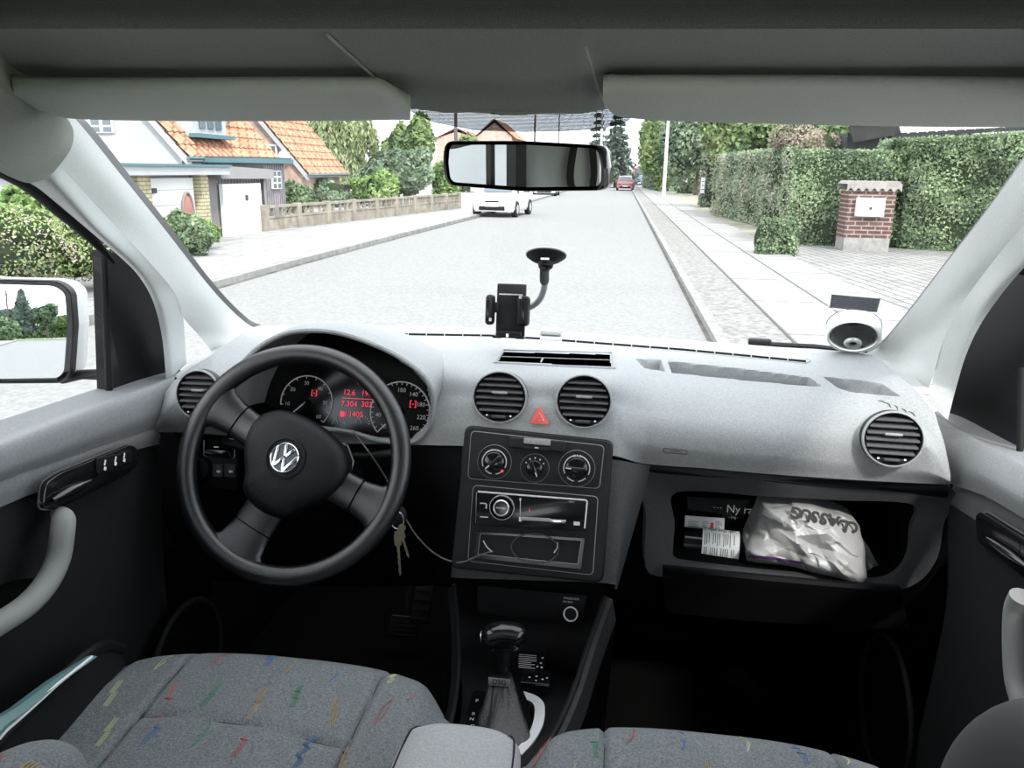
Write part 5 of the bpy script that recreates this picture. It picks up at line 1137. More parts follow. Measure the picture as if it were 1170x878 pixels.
BLS = mat_leaf('leaf_blossom', [(.04, .07, .03), (.14, .22, .07), (.26, .34, .13), (.34, .42, .2), (.62, .46, .46), (.7, .62, .58)], clump=3.2)
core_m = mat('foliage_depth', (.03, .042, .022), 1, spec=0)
bark = mat('bark', (.11, .09, .075), .95, noise=(6, .4), bump=(20, 1))
def leaves(mb, pts, nrm, size, m, aspect=.55, droop=0.0, face=.5):
    n = len(pts); r = RNG.normal(size=(n, 3)); nn = nrm*face*2+r*.8; nn /= np.linalg.norm(nn, axis=1)[:, None]+1e-9
    a = RNG.normal(size=(n, 3)); a[:, 2] -= droop; a -= nn*(a*nn).sum(1)[:, None]; a /= np.linalg.norm(a, axis=1)[:, None]+1e-9
    b = np.cross(nn, a); s = size*RNG.uniform(.6, 1.3, n)[:, None]
    V = np.stack([pts-a*s, pts+b*s*aspect, pts+a*s, pts-b*s*aspect], 1).reshape(-1, 3); k = mb.mi(m)
    mb.v.append(V); base = mb.n; mb.f.extend([[base+4*i, base+4*i+1, base+4*i+2, base+4*i+3] for i in range(n)]); mb.m.extend([k]*n); mb.n += 4*n
def blob_pts(c, r, n, jit=.12):
    d = RNG.normal(size=(n, 3)); d /= np.linalg.norm(d, axis=1)[:, None]; k = 1+RNG.normal(size=n)*jit; return np.array(c)+d*np.array(r)*k[:, None], d
def crown(mb, c, r, n, size, m, puffs=14, cam_side=True, **kw):
    c = np.array(c, float); r = np.array(r, float)
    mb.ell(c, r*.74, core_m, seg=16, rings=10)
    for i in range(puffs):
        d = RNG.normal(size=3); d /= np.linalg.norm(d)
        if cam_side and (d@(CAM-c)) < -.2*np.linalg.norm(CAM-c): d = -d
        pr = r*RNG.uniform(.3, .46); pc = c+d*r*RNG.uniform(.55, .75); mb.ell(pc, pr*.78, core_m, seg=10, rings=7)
        p, nn = blob_pts(pc, pr, max(10, n//puffs)); leaves(mb, p, nn, size, m, **kw)
def plant(name, label, cat_, base, blobs, n, size, m, trunk=None, group=None, puffs=14, **kw):
    t = thing(name, label, cat_, base, group); mb = MB()
    for c, r in blobs: crown(mb, c, r, n//len(blobs), size, m, puffs=puffs, **kw)
    mb.build('crown' if trunk else 'foliage', t, smooth=0)
    if trunk:
        mt = MB(); tb = np.array(base, float); mt.tube(cat([tb, tb+np.array([.1, 0, trunk[1]*.5]), tb+np.array([0, 0, trunk[1]])], 10), np.linspace(trunk[0], trunk[0]*.6, 10), bark, seg=10); mt.build('trunk', t)
    else:
        mt = MB(); tb = np.array(base, float); h = max(.2, blobs[0][0][2]-tb[2])
        mt.tube([tb, tb+np.array([0, 0, h])], [.03, .015], bark, seg=6); mt.build('stem', t)
    return t
def tpx(name, label, cat_, px, Y, y0, y1, hw, n, m, size=None, trunk=True, squash=1, parts=1, group=None, puffs=14, **kw):
    """a plant whose crown fills px+-hw, y0..y1 when standing at distance Y"""
    top, bot, rt = U(px, y0, y=Y), U(px, y1, y=Y), U(px+hw, (y0+y1)/2, y=Y); c = (top+bot)/2; rx = abs(rt[0]-c[0]); rz = (top[2]-bot[2])/2
    base = (c[0], c[1], GZ+.05); size = size or Y*.0042; bl = []
    if parts == 1: bl = [(c, (rx, max(rx*.8, .5)*squash, rz))]
    else:
        for i in range(parts):
            f = (i+.5)/parts*2-1; bl.append((c+np.array([f*rx*.6, RNG.uniform(-.3, .3)*rx, RNG.uniform(-.15, .15)*rz]), (rx*.62, rx*.6*squash, rz*RNG.uniform(.8, 1))))
    return plant(name, label, cat_, base, bl, n, size, m, trunk=(max(.06, rx*.07), max(.4, c[2]-base[2])) if trunk else None, group=group, puffs=puffs, **kw)
def hedge(name, label, corners, z1, n, size, m, top_m=None, group=None, round_=.25):
    """clipped hedge: plan polygon raised to height z1 (number or one per corner), leaf covered"""
    t = thing(name, label, 'hedge', (*np.mean(corners, 0), GZ+.05), group); mb = MB(); k = len(corners)
    zs = z1 if isinstance(z1, (list, tuple)) else [z1]*k; c = np.mean(corners, 0)
    A = [np.array([x, y, GZ]) for x, y in corners]; B = [np.array([x, y, z]) for (x, y), z in zip(corners, zs)]
    ins = [np.array([c[0]+(x-c[0])*.0+(x-c[0])*.96, c[1]+(y-c[1])*.97]) for x, y in corners]
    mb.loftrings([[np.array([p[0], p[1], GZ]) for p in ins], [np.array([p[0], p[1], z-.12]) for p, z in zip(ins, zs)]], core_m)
    areas = []
    for i in range(k): areas.append(np.linalg.norm(A[(i+1) % k]-A[i])*((zs[i]+zs[(i+1) % k])/2-GZ))
    xs, ys = [p[0] for p in corners], [p[1] for p in corners]
    pa = .5*abs(sum(xs[i]*ys[(i+1) % k]-xs[(i+1) % k]*ys[i] for i in range(k))); areas.append(pa*.6); tot = sum(areas)
    for i in range(k):
        e = A[(i+1) % k]-A[i]; nr = _nz([e[1], -e[0], 0]); mid = (A[i]+A[(i+1) % k])/2
        if nr[:2]@(mid[:2]-c) < 0: nr = -nr
        if nr@(CAM-mid) < -0.5: continue
        q = int(n*areas[i]/tot*1.3); s, h = RNG.uniform(0, 1, q), RNG.uniform(0, 1, q)
        zt = zs[i]*(1-s)+zs[(i+1) % k]*s; p = A[i]+e*s[:, None]; p[:, 2] = GZ+(zt-GZ)*h; wob = .05*np.sin(p[:, 0]*3+p[:, 1]*2.3)+.05*np.sin(p[:, 2]*5+p[:, 0]*2)
        rr = np.maximum(0, h-(1-round_/np.maximum(.5, zt-GZ)))*np.maximum(.5, zt-GZ); p += nr*(wob-rr**1.6*.9+RNG.normal(size=q)*.04)[:, None]
        leaves(mb, p, np.repeat(nr[None], q, 0), size, m)
    q = int(n*areas[-1]/tot); x, y = RNG.uniform(min(xs), max(xs), q*2), RNG.uniform(min(ys), max(ys), q*2); ok = inpoly(np.stack([x, y], 1), corners); x, y = x[ok], y[ok]
    w = np.array([[1/(.05+(xx-a)**2+(yy-b)**2) for a, b in corners] for xx, yy in zip(x, y)]) if len(x) else np.zeros((0, k))
    z = (w*np.array(zs)).sum(1)/w.sum(1) if len(x) else x
    leaves(mb, np.stack([x, y, z-.02+RNG.normal(size=len(x))*.035], 1), np.repeat([[0, 0, 1.]], len(x), 0), size, top_m or m)
    mb.build('foliage', t, smooth=0)
    return t
def zat(px, py, x, y):      # height at which the sight line passes over a plan point's distance
    return U(px, py, y=y)[2]
# right-hand hedges
a, b = G(903, 281), G(1030, 283); yA = 20.2
hl, hr, hr2 = U(899, 250, y=yA), U(1028, 250, y=yA), U(1260, 250, y=yA-1.5)
hedge('hedge', 'neatly clipped lower green hedge directly behind the brick letterbox pillar', [(hl[0], yA), (hr[0], yA), (hr[0], yA+2.2), (hl[0]+.9, yA+2.6)], U(960, 173, y=yA)[2], 34000, .042, LG, LG)
hedge('hedge', 'tallest clipped hedge at the right, reaching the windscreen pillar', [(hr[0]+.02, yA-.25), (hr2[0], yA-1.9), (hr2[0], yA+2.5), (hr[0]+.02, yA+2.5)], [U(1030, 160, y=yA)[2], U(1200, 147, y=yA-1.9)[2], U(1200, 147, y=yA)[2], U(1030, 160, y=yA+1)[2]], 64000, .044, LG, LG)
b0, b1 = G(811, 246), G(880, 252); 
hedge('hedge', 'long brown-green clipped hedge beside the pavement beyond the bush', [(b0[0], b0[1]), (U(893, 250, y=25)[0], 25), (U(893, 250, y=25)[0]+2, 27), (b0[0]+2.5, b0[1]+3)], [U(812, 177, y=b0[1])[2], U(893, 168, y=25)[2], U(893, 168, y=25)[2], U(812, 177, y=b0[1])[2]], 34000, .055, LGB, LG)
c0 = G(797, 238)
hedge('hedge', 'narrow hedge end carrying a white sign next to the long clipped hedge', [(c0[0], c0[1]), (c0[0]+.75, c0[1]-.3), (c0[0]+2.2, c0[1]+2), (c0[0]+.8, c0[1]+2.2)], U(800, 177, y=c0[1])[2], 5000, .09, LGB, LG)
d0 = G(775, 222); dY = d0[1]
hedge('hedge', 'small arched hedge with a white sign in the distance', [(U(775, 200, y=dY)[0], dY), (U(795, 200, y=dY)[0], dY), (U(795, 200, y=dY)[0]+1, dY+2), (U(775, 200, y=dY)[0]+1, dY+2)], U(785, 188, y=dY)[2], 4000, .13, LG, LY)
e0 = G(752, 216)
hedge('hedge', 'farthest low hedge beside the pavement behind the street light', [(U(762, 200, y=e0[1])[0], e0[1]), (U(772, 200, y=e0[1])[0], e0[1]-8), (U(772, 200, y=e0[1])[0]+2, e0[1]), (U(762, 200, y=e0[1])[0]+2, e0[1]+4)], U(765, 193, y=e0[1])[2], 3500, .2, LTD, LG)
hedge('hedge', 'distant dark hedge left of the street light pole', [(U(735, 200, y=95)[0], 95), (U(752, 200, y=78)[0], 78), (U(752, 200, y=78)[0]+3, 80), (U(735, 200, y=95)[0]+3, 97)], U(745, 190, y=85)[2], 3500, .22, LTD, LTD)
tpx('shrub', 'low rounded shrub spilling onto the pavement by the letterbox hedge', 'shrub', 884, 17.9, 243, 308, 28, 9000, LG, .035, trunk=False, parts=3)
tpx('shrub', 'small reddish bush growing over the hedge top beside the dark roof', 'shrub', 925, 26, 136, 196, 46, 16000, LGR, .055, trunk=False, parts=2)
# white signs and little stuff
def sign(px, py, w, h, Y, label):
    m = MB(); c = U(px, py, y=Y); k = np.linalg.norm(U(px+1, py, y=Y)-c); m.box(c, (w*k, .04, h*k), white_m, bev=.01)
    for i in range(3): m.box(c+np.array([0, -.023, h*k*(.25-.25*i)]), (w*k*.6, .004, h*k*.05), plastic_d)
    m.box(c+np.array([0, .03, -h*k*.5-.3]), (.04, .04, 1.2), plastic_d)
    o = m.build('sign'); recenter(o); tag(o, label, 'sign')
sign(803, 212, 4.5, 18, c0[1]-.35, 'tall white sign on the narrow hedge end'); sign(783, 204, 5, 8.5, dY-.3, 'small white sign in the distant arched hedge')
# trees on the right
tpx('tree', 'dense pale green tree with arching branches above the long hedge', 'tree', 862, 40, 92, 205, 60, 15000, LT, .17, parts=2)
tpx('tree', 'broad leafy tree behind the street light pole', 'tree', 800, 66, 95, 212, 50, 15000, LTD, .2, parts=2)
tpx('tree', 'tall bushy tree at the roadside left of the street light', 'tree', 757, 76, 110, 214, 26, 9000, LT, .24)
tpx('tree', 'rounded tree rising behind the reddish bush near the dark roof', 'tree', 935, 34, 120, 200, 45, 8000, LT, .14)
tpx('tree', 'low bright green tree at the end of the street behind the cars', 'tree', 690, 130, 184, 210, 32, 4500, LY, .45, parts=2)
# conifer
def conifer(name, label, px, Y, y0, y1, hw, n, size, m=LC):
    top, bot = U(px, y0, y=Y), U(px, y1, y=Y); R_ = abs(U(px+hw, y1, y=Y)[0]-bot[0]); H = top[2]-bot[2]; base = (bot[0], bot[1], GZ+.05); t = thing(name, label, 'tree', base); mb = MB(); L = 12
    for i in range(L):
        z = bot[2]+H*(i/L); r = R_*(1-i/L)*(.85+.3*(i % 2))+.1
        for a in np.linspace(0, 2*PI, 9, endpoint=False)+i*.6:
            q = n//(L*9); s = RNG.uniform(.1, 1, q)**.7; d = np.array([math.cos(a), math.sin(a), 0]); p = np.array([bot[0], bot[1], z])+d*r*s[:, None]+np.array([0, 0, 1.])*(-.35*r*s**1.5+.12*r)[:, None]+RNG.normal(size=(q, 3))*r*.09
            leaves(mb, p, np.repeat([[0, 0, 1.]], q, 0), size, m, droop=1)
    mb.build('crown', t, smooth=0); mt = MB(); mt.tube([base, (top[0], top[1], top[2])], [R_*.08, .03], bark); mt.build('trunk', t)
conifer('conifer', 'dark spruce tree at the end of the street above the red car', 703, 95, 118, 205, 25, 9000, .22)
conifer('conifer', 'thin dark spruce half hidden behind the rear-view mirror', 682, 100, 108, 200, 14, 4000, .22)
# ================================================================== left side trees and shrubs
def willow(name, label, px, Y, y0, y1, hw, n, size, m):
    top, bot = U(px, y0, y=Y), U(px, y1, y=Y); R_ = abs(U(px+hw, y1, y=Y)[0]-bot[0]); base = (top[0], top[1], GZ+.05); t = thing(name, label, 'tree', base); mb = MB(); H = top[2]-bot[2]
    mb.ell((top[0], top[1], top[2]-H*.55), (R_*.62, R_*.6, H*.42), core_m)
    ns = 110; q = n//ns
    for i in range(ns):
        a = RNG.uniform(0, 2*PI); rr = R_*math.sqrt(RNG.uniform(.1, 1)); x, y = top[0]+rr*math.cos(a), top[1]-abs(rr*math.sin(a))*.9
        zt = top[2]-H*.5*(rr/R_)**2*RNG.uniform(.6, 1.1); L = RNG.uniform(.3, .75)*H; s = RNG.uniform(0, 1, q)
        p = np.stack([x+RNG.normal(size=q)*.12+.25*s*math.cos(a), y+RNG.normal(size=q)*.12, np.maximum(bot[2], zt-L*s)], 1); leaves(mb, p, np.repeat([[0, -1., .2]], q, 0), size, m, aspect=.3, droop=4)
    mb.build('crown', t, smooth=0); mt = MB(); mt.tube([base, (base[0]+.2, base[1], top[2]-H*.6)], [.3, .2], bark); mt.build('trunk', t)
willow('willow_tree', 'drooping pale willow tree between the brick house and the round shrubs', 390, 46, 112, 208, 40, 17000, .17, LW)
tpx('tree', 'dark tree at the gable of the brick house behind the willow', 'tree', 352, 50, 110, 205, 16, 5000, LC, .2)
tpx('tree', 'round-topped green tree behind the fence next to the rear-view mirror', 'tree', 466, 46, 130, 215, 34, 11000, LT, .17, parts=2)
tpx('shrub', 'large round blue-green shrub standing behind the concrete fence', 'shrub', 456, 38, 167, 226, 46, 14000, LTD, .13, trunk=False, parts=2)
tpx('shrub', 'bright leafy bush behind the far end of the fence', 'shrub', 425, 36, 196, 234, 34, 6000, LY, .12, trunk=False, parts=2)
tpx('shrub', 'low dark green bush in the garden of the brick house', 'shrub', 372, 34, 203, 236, 30, 7000, LTD, .11, trunk=False, parts=2)
tpx('shrub', 'green garden bush behind the fence next to the wooden shed', 'shrub', 331, 29, 205, 244, 27, 7000, LG, .09, trunk=False, parts=2)
tpx('shrub', 'bright climbing shrub at the far end of the concrete fence', 'shrub', 508, 40, 182, 236, 20, 4000, LY, .13, trunk=False)
tpx('tree', 'leafy green tree beyond the parked white car', 'tree', 535, 62, 160, 222, 30, 6000, LT, .2)
tpx('shrub', 'hazy green bush in front of the white garage', 'shrub', 205, 14.0, 238, 302, 32, 8000, LG, .055, trunk=False, parts=2)
tpx('shrub', 'small light green bush at the corner of the wooden shed', 'shrub', 232, 15.2, 252, 284, 13, 2500, LY, .05, trunk=False)
tpx('flowering_hedge', 'wide hedge with pale pink blossoms seen through the driver window', 'flowering hedge', 20, 9.5, 232, 322, 105, 34000, BLS, .024, trunk=False, parts=4, puffs=20)
tpx('shrub', 'large leafed green shrub climbing the brick wall above the blossoms', 'shrub', 38, 11.5, 214, 275, 34, 3500, LY, .075, trunk=False)
# ================================================================== houses on the left
tile = mat_brick('orange_roof_tiles', (.50, .26, .16), (.44, .22, .13), (.24, .12, .08), .35, .34, .035, noise=.25, nscale=1)
white_w = mat('white_render', (.36, .37, .38), .9, noise=(1.2, .08, 6))
pinkb = mat_brick('pink_brick', (.52, .33, .26), (.46, .29, .23), (.40, .36, .32), .24, .075, .012, rot=(PI/2, 0, 0))
yell = mat_brick('yellow_brick', (.56, .49, .30), (.48, .41, .24), (.30, .28, .22), .24, .08, .012, rot=(PI/2, 0, 0))
blue_t = mat('teal_trim', (.07, .15, .17), .6)
wood_g = mat_brick('weathered_cladding', (.27, .25, .26), (.23, .21, .22), (.07, .06, .06), 8, .16, .02, offset=0, axes='zy', noise=.3)
glassd = mat('window_dark_glass', (.10, .13, .15), .1)
def roof_tiles(m, e0, e1, r0, r1, mt, rows=16):
    """stepped tile courses between eave line and ridge line"""
    e0, e1, r0, r1 = map(lambda q: np.array(q, float), (e0, e1, r0, r1)); n = _nz(np.cross(e1-e0, r0-e0)); n = n if n[2] > 0 else -n
    cols = 40
    for i in range(rows):
        a, b = i/rows, (i+1)/rows+.01
        A0, A1 = e0+(r0-e0)*a, e1+(r1-e1)*a; B0, B1 = e0+(r0-e0)*b, e1+(r1-e1)*b
        lo = [A0+(A1-A0)*j/cols+n*(.09+.035*math.cos(j*PI)) for j in range(cols+1)]; hi = [B0+(B1-B0)*j/cols+n*(.03+.035*math.cos(j*PI)) for j in range(cols+1)]
        m.grid(np.stack([lo, hi], 1), mt)
        m.grid(np.stack([lo, [A0+(A1-A0)*j/cols for j in range(cols+1)]], 1), mt)
def gable_house(name, label, ex, y0, y1, ez, slope, depth, wallm, pxwin):
    t = thing(name, label, 'house', (ex-depth/2, (y0+y1)/2, GZ)); rx = ex-depth/2; rz = ez+slope*depth/2
    m = MB(); prof = [(ex, GZ), (ex, ez), (rx, rz), (ex-depth, ez), (ex-depth, GZ)]
    m.prism([(x, y0, z) for x, z in prof], (0, y1-y0, 0), wallm); m.build('walls', t, smooth=0)
    m = MB(); o_ = .25; ov = np.array([.3, 0, -.3*slope])
    roof_tiles(m, (ex+.3, y0-o_, ez-.3*slope), (ex+.3, y1+o_, ez-.3*slope), (rx, y0-o_, rz), (rx, y1+o_, rz), tile); roof_tiles(m, (ex-depth-.3, y0-o_, ez-.3*slope), (ex-depth-.3, y1+o_, ez-.3*slope), (rx, y0-o_, rz), (rx, y1+o_, rz), tile, 6)
    m.tube([(rx, y0-o_, rz+.1), (rx, y1+o_, rz+.1)], .12, tile); m.build('roof', t, smooth=0)
    m = MB(); m.prism([(ex+.3, y0-o_, ez-.3*slope-.22), (ex+.3, y0-o_, ez-.3*slope+.02), (rx, y0-o_, rz+.02), (rx, y0-o_, rz-.22)], (0, o_+.02, 0), white_w); m.build('barge_board', t, smooth=0)
    m = MB(); m.tube([(ex+.36, y0-o_, ez-.3*slope), (ex+.36, y1+o_, ez-.3*slope)], .05, blue_t); m.box((ex+.2, (y0+y1)/2, ez-.3*slope-.06), (.3, y1-y0+.4, .06), white_w); m.build('gutter', t)
    return t, rx, rz
def win_on(t, plane, x0, y0, x1, y1, cols=2, rows=2, nm='window', fr=None):
    m = MB(); a, b, c, d = [plane.hit(*q, .03) for q in ((x0, y0), (x1, y0), (x1, y1), (x0, y1))]; n = plane.n
    ctr = (a+b+c+d)/4; ux_ = _nz(b-a); uz = np.array([0, 0, 1.]); w = abs((b-a)@ux_); h = abs(((a-d)@uz)); M = frame(ctr, n, ux_)
    m.box((0, 0, .02), (w, h, .05), fr or white_m, M); f = m.build(nm, t)
    m = MB(); 
    for i in range(cols):
        for j in range(rows): m.box((-w/2+w*(i+.5)/cols, -h/2+h*(j+.5)/rows, .05), (w/cols*.72, h/rows*.74, .01), glassd, M)
    m.build('pane', f); return f
X1 = -13.; ya, yb = U(207, 175, x=X1)[1], U(306, 180, x=X1)[1]; ez = U(207, 175, x=X1)[2]+.2
pr_ = U(178, 135, y=ya); sl = (pr_[2]-ez)/(X1-pr_[0])
h1, rx1, rz1 = gable_house('house', 'white rendered house with orange tiled roof and dormer window behind the garage', X1, ya, yb, ez, abs(sl), 9.5, white_w, None)
gpl = Pl((X1, ya, 0), (0, -1, 0)); win_on(h1, gpl, 103, 136, 130, 152)
# dormer
xd = X1
while U(240, 157, x=xd)[2] > ez+abs(sl)*(X1-xd) and xd > X1-4: xd -= .05
X1o = X1; X1 = xd+.95
dx0, dx1 = X1-.9, X1-3.5; dya, dyb = U(221, 150, x=X1-.6)[1], U(258, 150, x=X1-.6)[1]; zb_ = U(240, 157, x=X1-.6)[2]
m = MB(); m.box((X1-2.2, (dya+dyb)/2, zb_+.9), (3.2, dyb-dya, 1.8), white_w); m.box((X1-.52, (dya+dyb)/2, zb_+.02), (.3, dyb-dya+.3, .12), blue_t); m.prism([(X1-.4, dya-.3, zb_+1.7), (X1-.4, dyb+.3, zb_+1.7), (X1-.4, (dya+dyb)/2, zb_+2.6)], (-3, 0, 0), white_w); dm = m.build('dormer', h1, smooth=0)
m = MB()
for f in (.25, .5, .75): m.box((X1-.58, dya+(dyb-dya)*f, zb_+.75), (.06, (dyb-dya)*.17, 1.0), glassd)
m.build('dormer_pane', dm)
X1 = X1o; m = MB(); q0 = U(256, 150, x=xd-.2); m.prism([q0, q0+np.array([0, -.8, 1.0]), q0+np.array([0, .9, 1.0])], (-2, 0, 0), white_w); m.build('gable_trim', h1, smooth=0)
X2 = -13.2; yc, yd = U(345, 190, x=X2)[1], U(387, 191, x=X2)[1]; ez2 = U(345, 190, x=X2)[2]; pr_ = U(303, 135, y=yc); sl2 = abs((pr_[2]-ez2)/(X2-pr_[0]))
h2, rx2, rz2 = gable_house('house', 'pink brick house with steep orange tiled roof beyond the wooden shed', X2, yc, yd, ez2, sl2*.9, 8, pinkb, None)
gp2_ = Pl((X2, yc, 0), (0, -1, 0)); gp3_ = Pl((X2, yc, 0), (1, 0, 0)); win_on(h2, gp2_, 303, 165, 317, 181, 1, 1, fr=white_m); win_on(h2, gp3_, 351, 193, 360, 201, 1, 1); win_on(h2, gp3_, 369, 193, 379, 201, 1, 1)
m = MB(); c = gp2_.hit(325, 178, .3); m.lathe([(.0005, .05), (.16, .02), (.24, -.03), (.0005, .0)], white_m, frame(c, (.3, -1, .2)), seg=20); m.tube([c, c+np.array([0, .3, -.2])], .03, plastic_d); m.build('satellite_dish', h2)
# small outbuilding between shed and brick house
Xo = -11.; o0, o1 = U(302, 200, x=Xo)[1], U(325, 200, x=Xo)[1]; zt = U(310, 186, x=Xo)[2]
t = thing('outbuilding', 'small dark outbuilding with a teal flat roof and white window by the fence', 'outbuilding', (Xo-1.5, (o0+o1)/2, GZ)); m = MB(); m.box((Xo-1.5, (o0+o1)/2, (zt+GZ)/2), (3, o1-o0, zt-GZ), wood_g); m.build('walls', t, smooth=0)
m = MB(); m.box((Xo-1.5, (o0+o1)/2-.2, zt+.05), (3.5, o1-o0+.8, .14), blue_t); m.box((Xo-1.5, (o0+o1)/2-.2, zt+.14), (3.4, o1-o0+.7, .04), plastic_d); m.build('roof', t, smooth=0)
win_on(t, Pl((Xo, o0, 0), (1, 0, 0)), 310, 195, 320, 216, 2, 3)
# garage: facade along the street
Xg = G(252, 276)[0]; 
def gx(px, py): return U(px, py, x=Xg)
gy = lambda px: U(px, 230, x=Xg)[1]
ga = thing('garage', 'white double garage with yellow brick piers and a flat white fascia', 'garage', (Xg-2.5, (gy(110)+gy(228))/2, GZ))
zt = gx(240, 199.5)[2]; zf = gx(240, 190.5)[2]; yA_, yB_ = gy(95), gy(232)
m = MB(); m.box((Xg-2.6, (yA_+yB_)/2, (zt+GZ)/2), (5, yB_-yA_, zt-GZ), white_w); m.build('walls', ga, smooth=0)
m = MB(); m.box((Xg-2.4, (yA_+gy(247))/2-.1, (zt+zf)/2), (5.6, gy(247)-yA_+.2, zf-zt), white_w); m.build('fascia', ga, smooth=0)
m = MB(); m.box((Xg-2.4, (yA_+gy(247))/2-.1, zf+.02), (5.7, gy(247)-yA_+.3, .05), blue_t); m.build('roof_edge', ga, smooth=0)
for p0, p1 in ((150, 165), (223, 231.5)):
    m = MB(); m.box((Xg, (gy(p0)+gy(p1))/2, (zt+GZ)/2), (.36, gy(p1)-gy(p0), zt-GZ), mat_brick('yellow_brick_side', (.56, .49, .30), (.48, .41, .24), (.24, .22, .17), .24, .08, .014, axes='yz')); m.build('brick_pier', ga, smooth=0)
m = MB(); m.box((Xg-.05, (gy(166)+gy(222))/2, (zt+GZ)/2-.03), (.12, gy(222)-gy(166), zt-GZ-.08), white_m)
for i in range(1, 5): m.box((Xg+.012, (gy(166)+gy(222))/2, GZ+(zt-GZ)*i/5), (.01, gy(222)-gy(166), .015), mat('panel_joint', (.5, .5, .5), .8))
gd = m.build('garage_door', ga, smooth=0); m = MB(); m.box((Xg+.05, gy(174), gx(174, 218)[2]), (.06, .16, .1), plastic_d); m.build('door_handle', gd)
# wooden shed
sh = thing('shed', 'grey weathered wooden shed with a white door next to the garage', 'shed', (Xg-2, (gy(233)+gy(302))/2, GZ))
zs = gx(260, 204)[2]; m = MB(); m.box((Xg-2.1, (gy(233)+gy(302))/2, (zs+GZ)/2), (4, gy(302)-gy(233), zs-GZ), wood_g)
for i in range(14): m.box((Xg-.09, gy(234)+(gy(251)-gy(234))*i/13, (zs+GZ)/2), (.03, .06, zs-GZ), mat('cladding_batten', (.20, .19, .19), .9))
m.build('walls', sh, smooth=0)
m = MB(); za, zb2 = gx(247, 190)[2], gx(305, 196)[2]; m.prism([(Xg+.2, gy(246), zs), (Xg+.2, gy(307), zs-.02), (Xg+.2, gy(307), zs+.22), (Xg+.2, gy(246), zs+.3)], (-4.4, 0, 0), mat('shed_roof_grey', (.25, .24, .24), .9)); m.build('roof', sh, smooth=0)
m = MB(); m.box((Xg+.0, (gy(253.5)+gy(297))/2, (zs+GZ)/2-.06), (.1, gy(297)-gy(253.5), zs-GZ-.14), white_m); sd_ = m.build('shed_door', sh, smooth=0); m = MB(); m.box((Xg+.08, gy(279), gx(279, 226)[2]), (.06, .05, .14), plastic_d); m.build('door_handle', sd_)
m = MB(); m.box((Xg+.02, gy(301), (zs+GZ)/2), (.1, .14, zs-GZ), wood_g); m.build('corner_post', sh, smooth=0)
# arched reddish ornament
o = G(215, 262); m = MB(); c = U(214, 245, x=Xg+.6); k = .021
m.ell(c, (.08, .2, .42), mat('ornament_red', (.30, .12, .10), .6), seg=20, rings=14); m.tube([c+np.array([.03, .21*math.cos(a), .44*math.sin(a)]) for a in np.linspace(0, 2*PI, 30, endpoint=False)], .03, mat('ornament_rim', (.20, .16, .15), .7), closed=True); m.box((c[0], c[1], (c[2]-.42+GZ)/2), (.14, .2, c[2]-.42-GZ), bark)
o = m.build('garden_ornament'); recenter(o); tag(o, 'oval red garden ornament standing before the white garage', 'ornament')
# brick house corner at the far left
m = MB(); c = U(-40, 225, y=13.5); e = U(12, 225, y=13.5); m.box(((c[0]+e[0])/2-2, 13.7, .8), (e[0]-c[0]+4, .3, 2.0), yell); o = m.build('brick_wall', smooth=0); recenter(o); tag(o, 'yellow brick wall behind the blossoming hedge at the far left', 'wall')
# concrete fence
conc = mat('fence_concrete', (.24, .215, .175), .95, noise=(3, .3, 8), bump=(40, .6))
f0, f1 = G(303, 268), G(524, 240.5); fn = thing('concrete_fence', 'weathered beige concrete fence with cross-braced openings along its top', 'fence', (f0+f1)/2)
N = 9; fd = (f1-f0)/N; hgt = U(303, 236, y=f0[1])[2]-GZ; M0 = _nz(f1-f0)
for i in range(N+1):
    p = f0+fd*i; m = MB(); Mf = frame(p, (0, 0, 1), M0); m.box((0, 0, hgt/2), (.2, .2, hgt+.08), conc, Mf, bev=.02); m.build('post', fn)
    if i < N:
        L = np.linalg.norm(fd); m = MB(); hh = hgt*.56
        for q in range(4): m.box((L*(.5+q)/4, 0, hh/2), (L/4-.015, .08, hh), conc, Mf)
        m.box((L/2, 0, hh+.03), (L, .12, .06), conc, Mf); m.box((L/2, 0, hgt-.02), (L, .12, .07), conc, Mf)
        if i < 6:
            nb = 4 if i < 5 else 6
            for q in range(nb):
                x0, x1 = L*q/nb, L*(q+1)/nb; m.box((x1, 0, (hh+hgt)/2), (.05, .07, hgt-hh), conc, Mf)
                if q % 2 == (i % 2): 
                    for s in (1, -1): m.tube([(x0, 0, hh+.03 if s > 0 else hgt-.05), (x1, 0, hgt-.05 if s > 0 else hh+.03)], .022, conc, seg=4, M=Mf)
        else:
            for q in range(12): m.box((L*(q+.5)/12, 0, (hh+hgt)/2), (.06, .07, hgt-hh), conc, Mf)
        m.build('panel', fn, smooth=0)
# ================================================================== brick letterbox pillar
Yp = 18.9; pb0, pb1 = U(963, 281, y=Yp), U(1016, 282, y=Yp); ptop = U(990, 217, y=Yp)[2]; pbz = U(990, 272, y=Yp)[2]; w = pb1[0]-pb0[0]; pc_ = ((pb0[0]+pb1[0])/2, Yp+w*.35, GZ+.08)
lp = thing('letterbox_pillar', 'square red-brown brick pillar with a corrugated cap in front of the hedge', 'brick pillar', pc_)
rbrick = mat_brick('red_brown_brick', (.13, .062, .048), (.09, .042, .034), (.27, .24, .22), w/3.4, (ptop-pbz)/11, .014, rot=(PI/2, 0, 0), noise=.35, nscale=8)
m = MB(); m.box((pc_[0], pc_[1], (GZ+pbz)/2), (w*.98, w*.7, pbz-GZ), mat('plinth_grey', (.24, .235, .22), .9, noise=(6, .25))); m.build('plinth', lp, smooth=0)
m = MB(); m.box((pc_[0], pc_[1], (ptop+pbz)/2), (w, w*.7, ptop-pbz), rbrick); m.build('brick_body', lp, smooth=0)
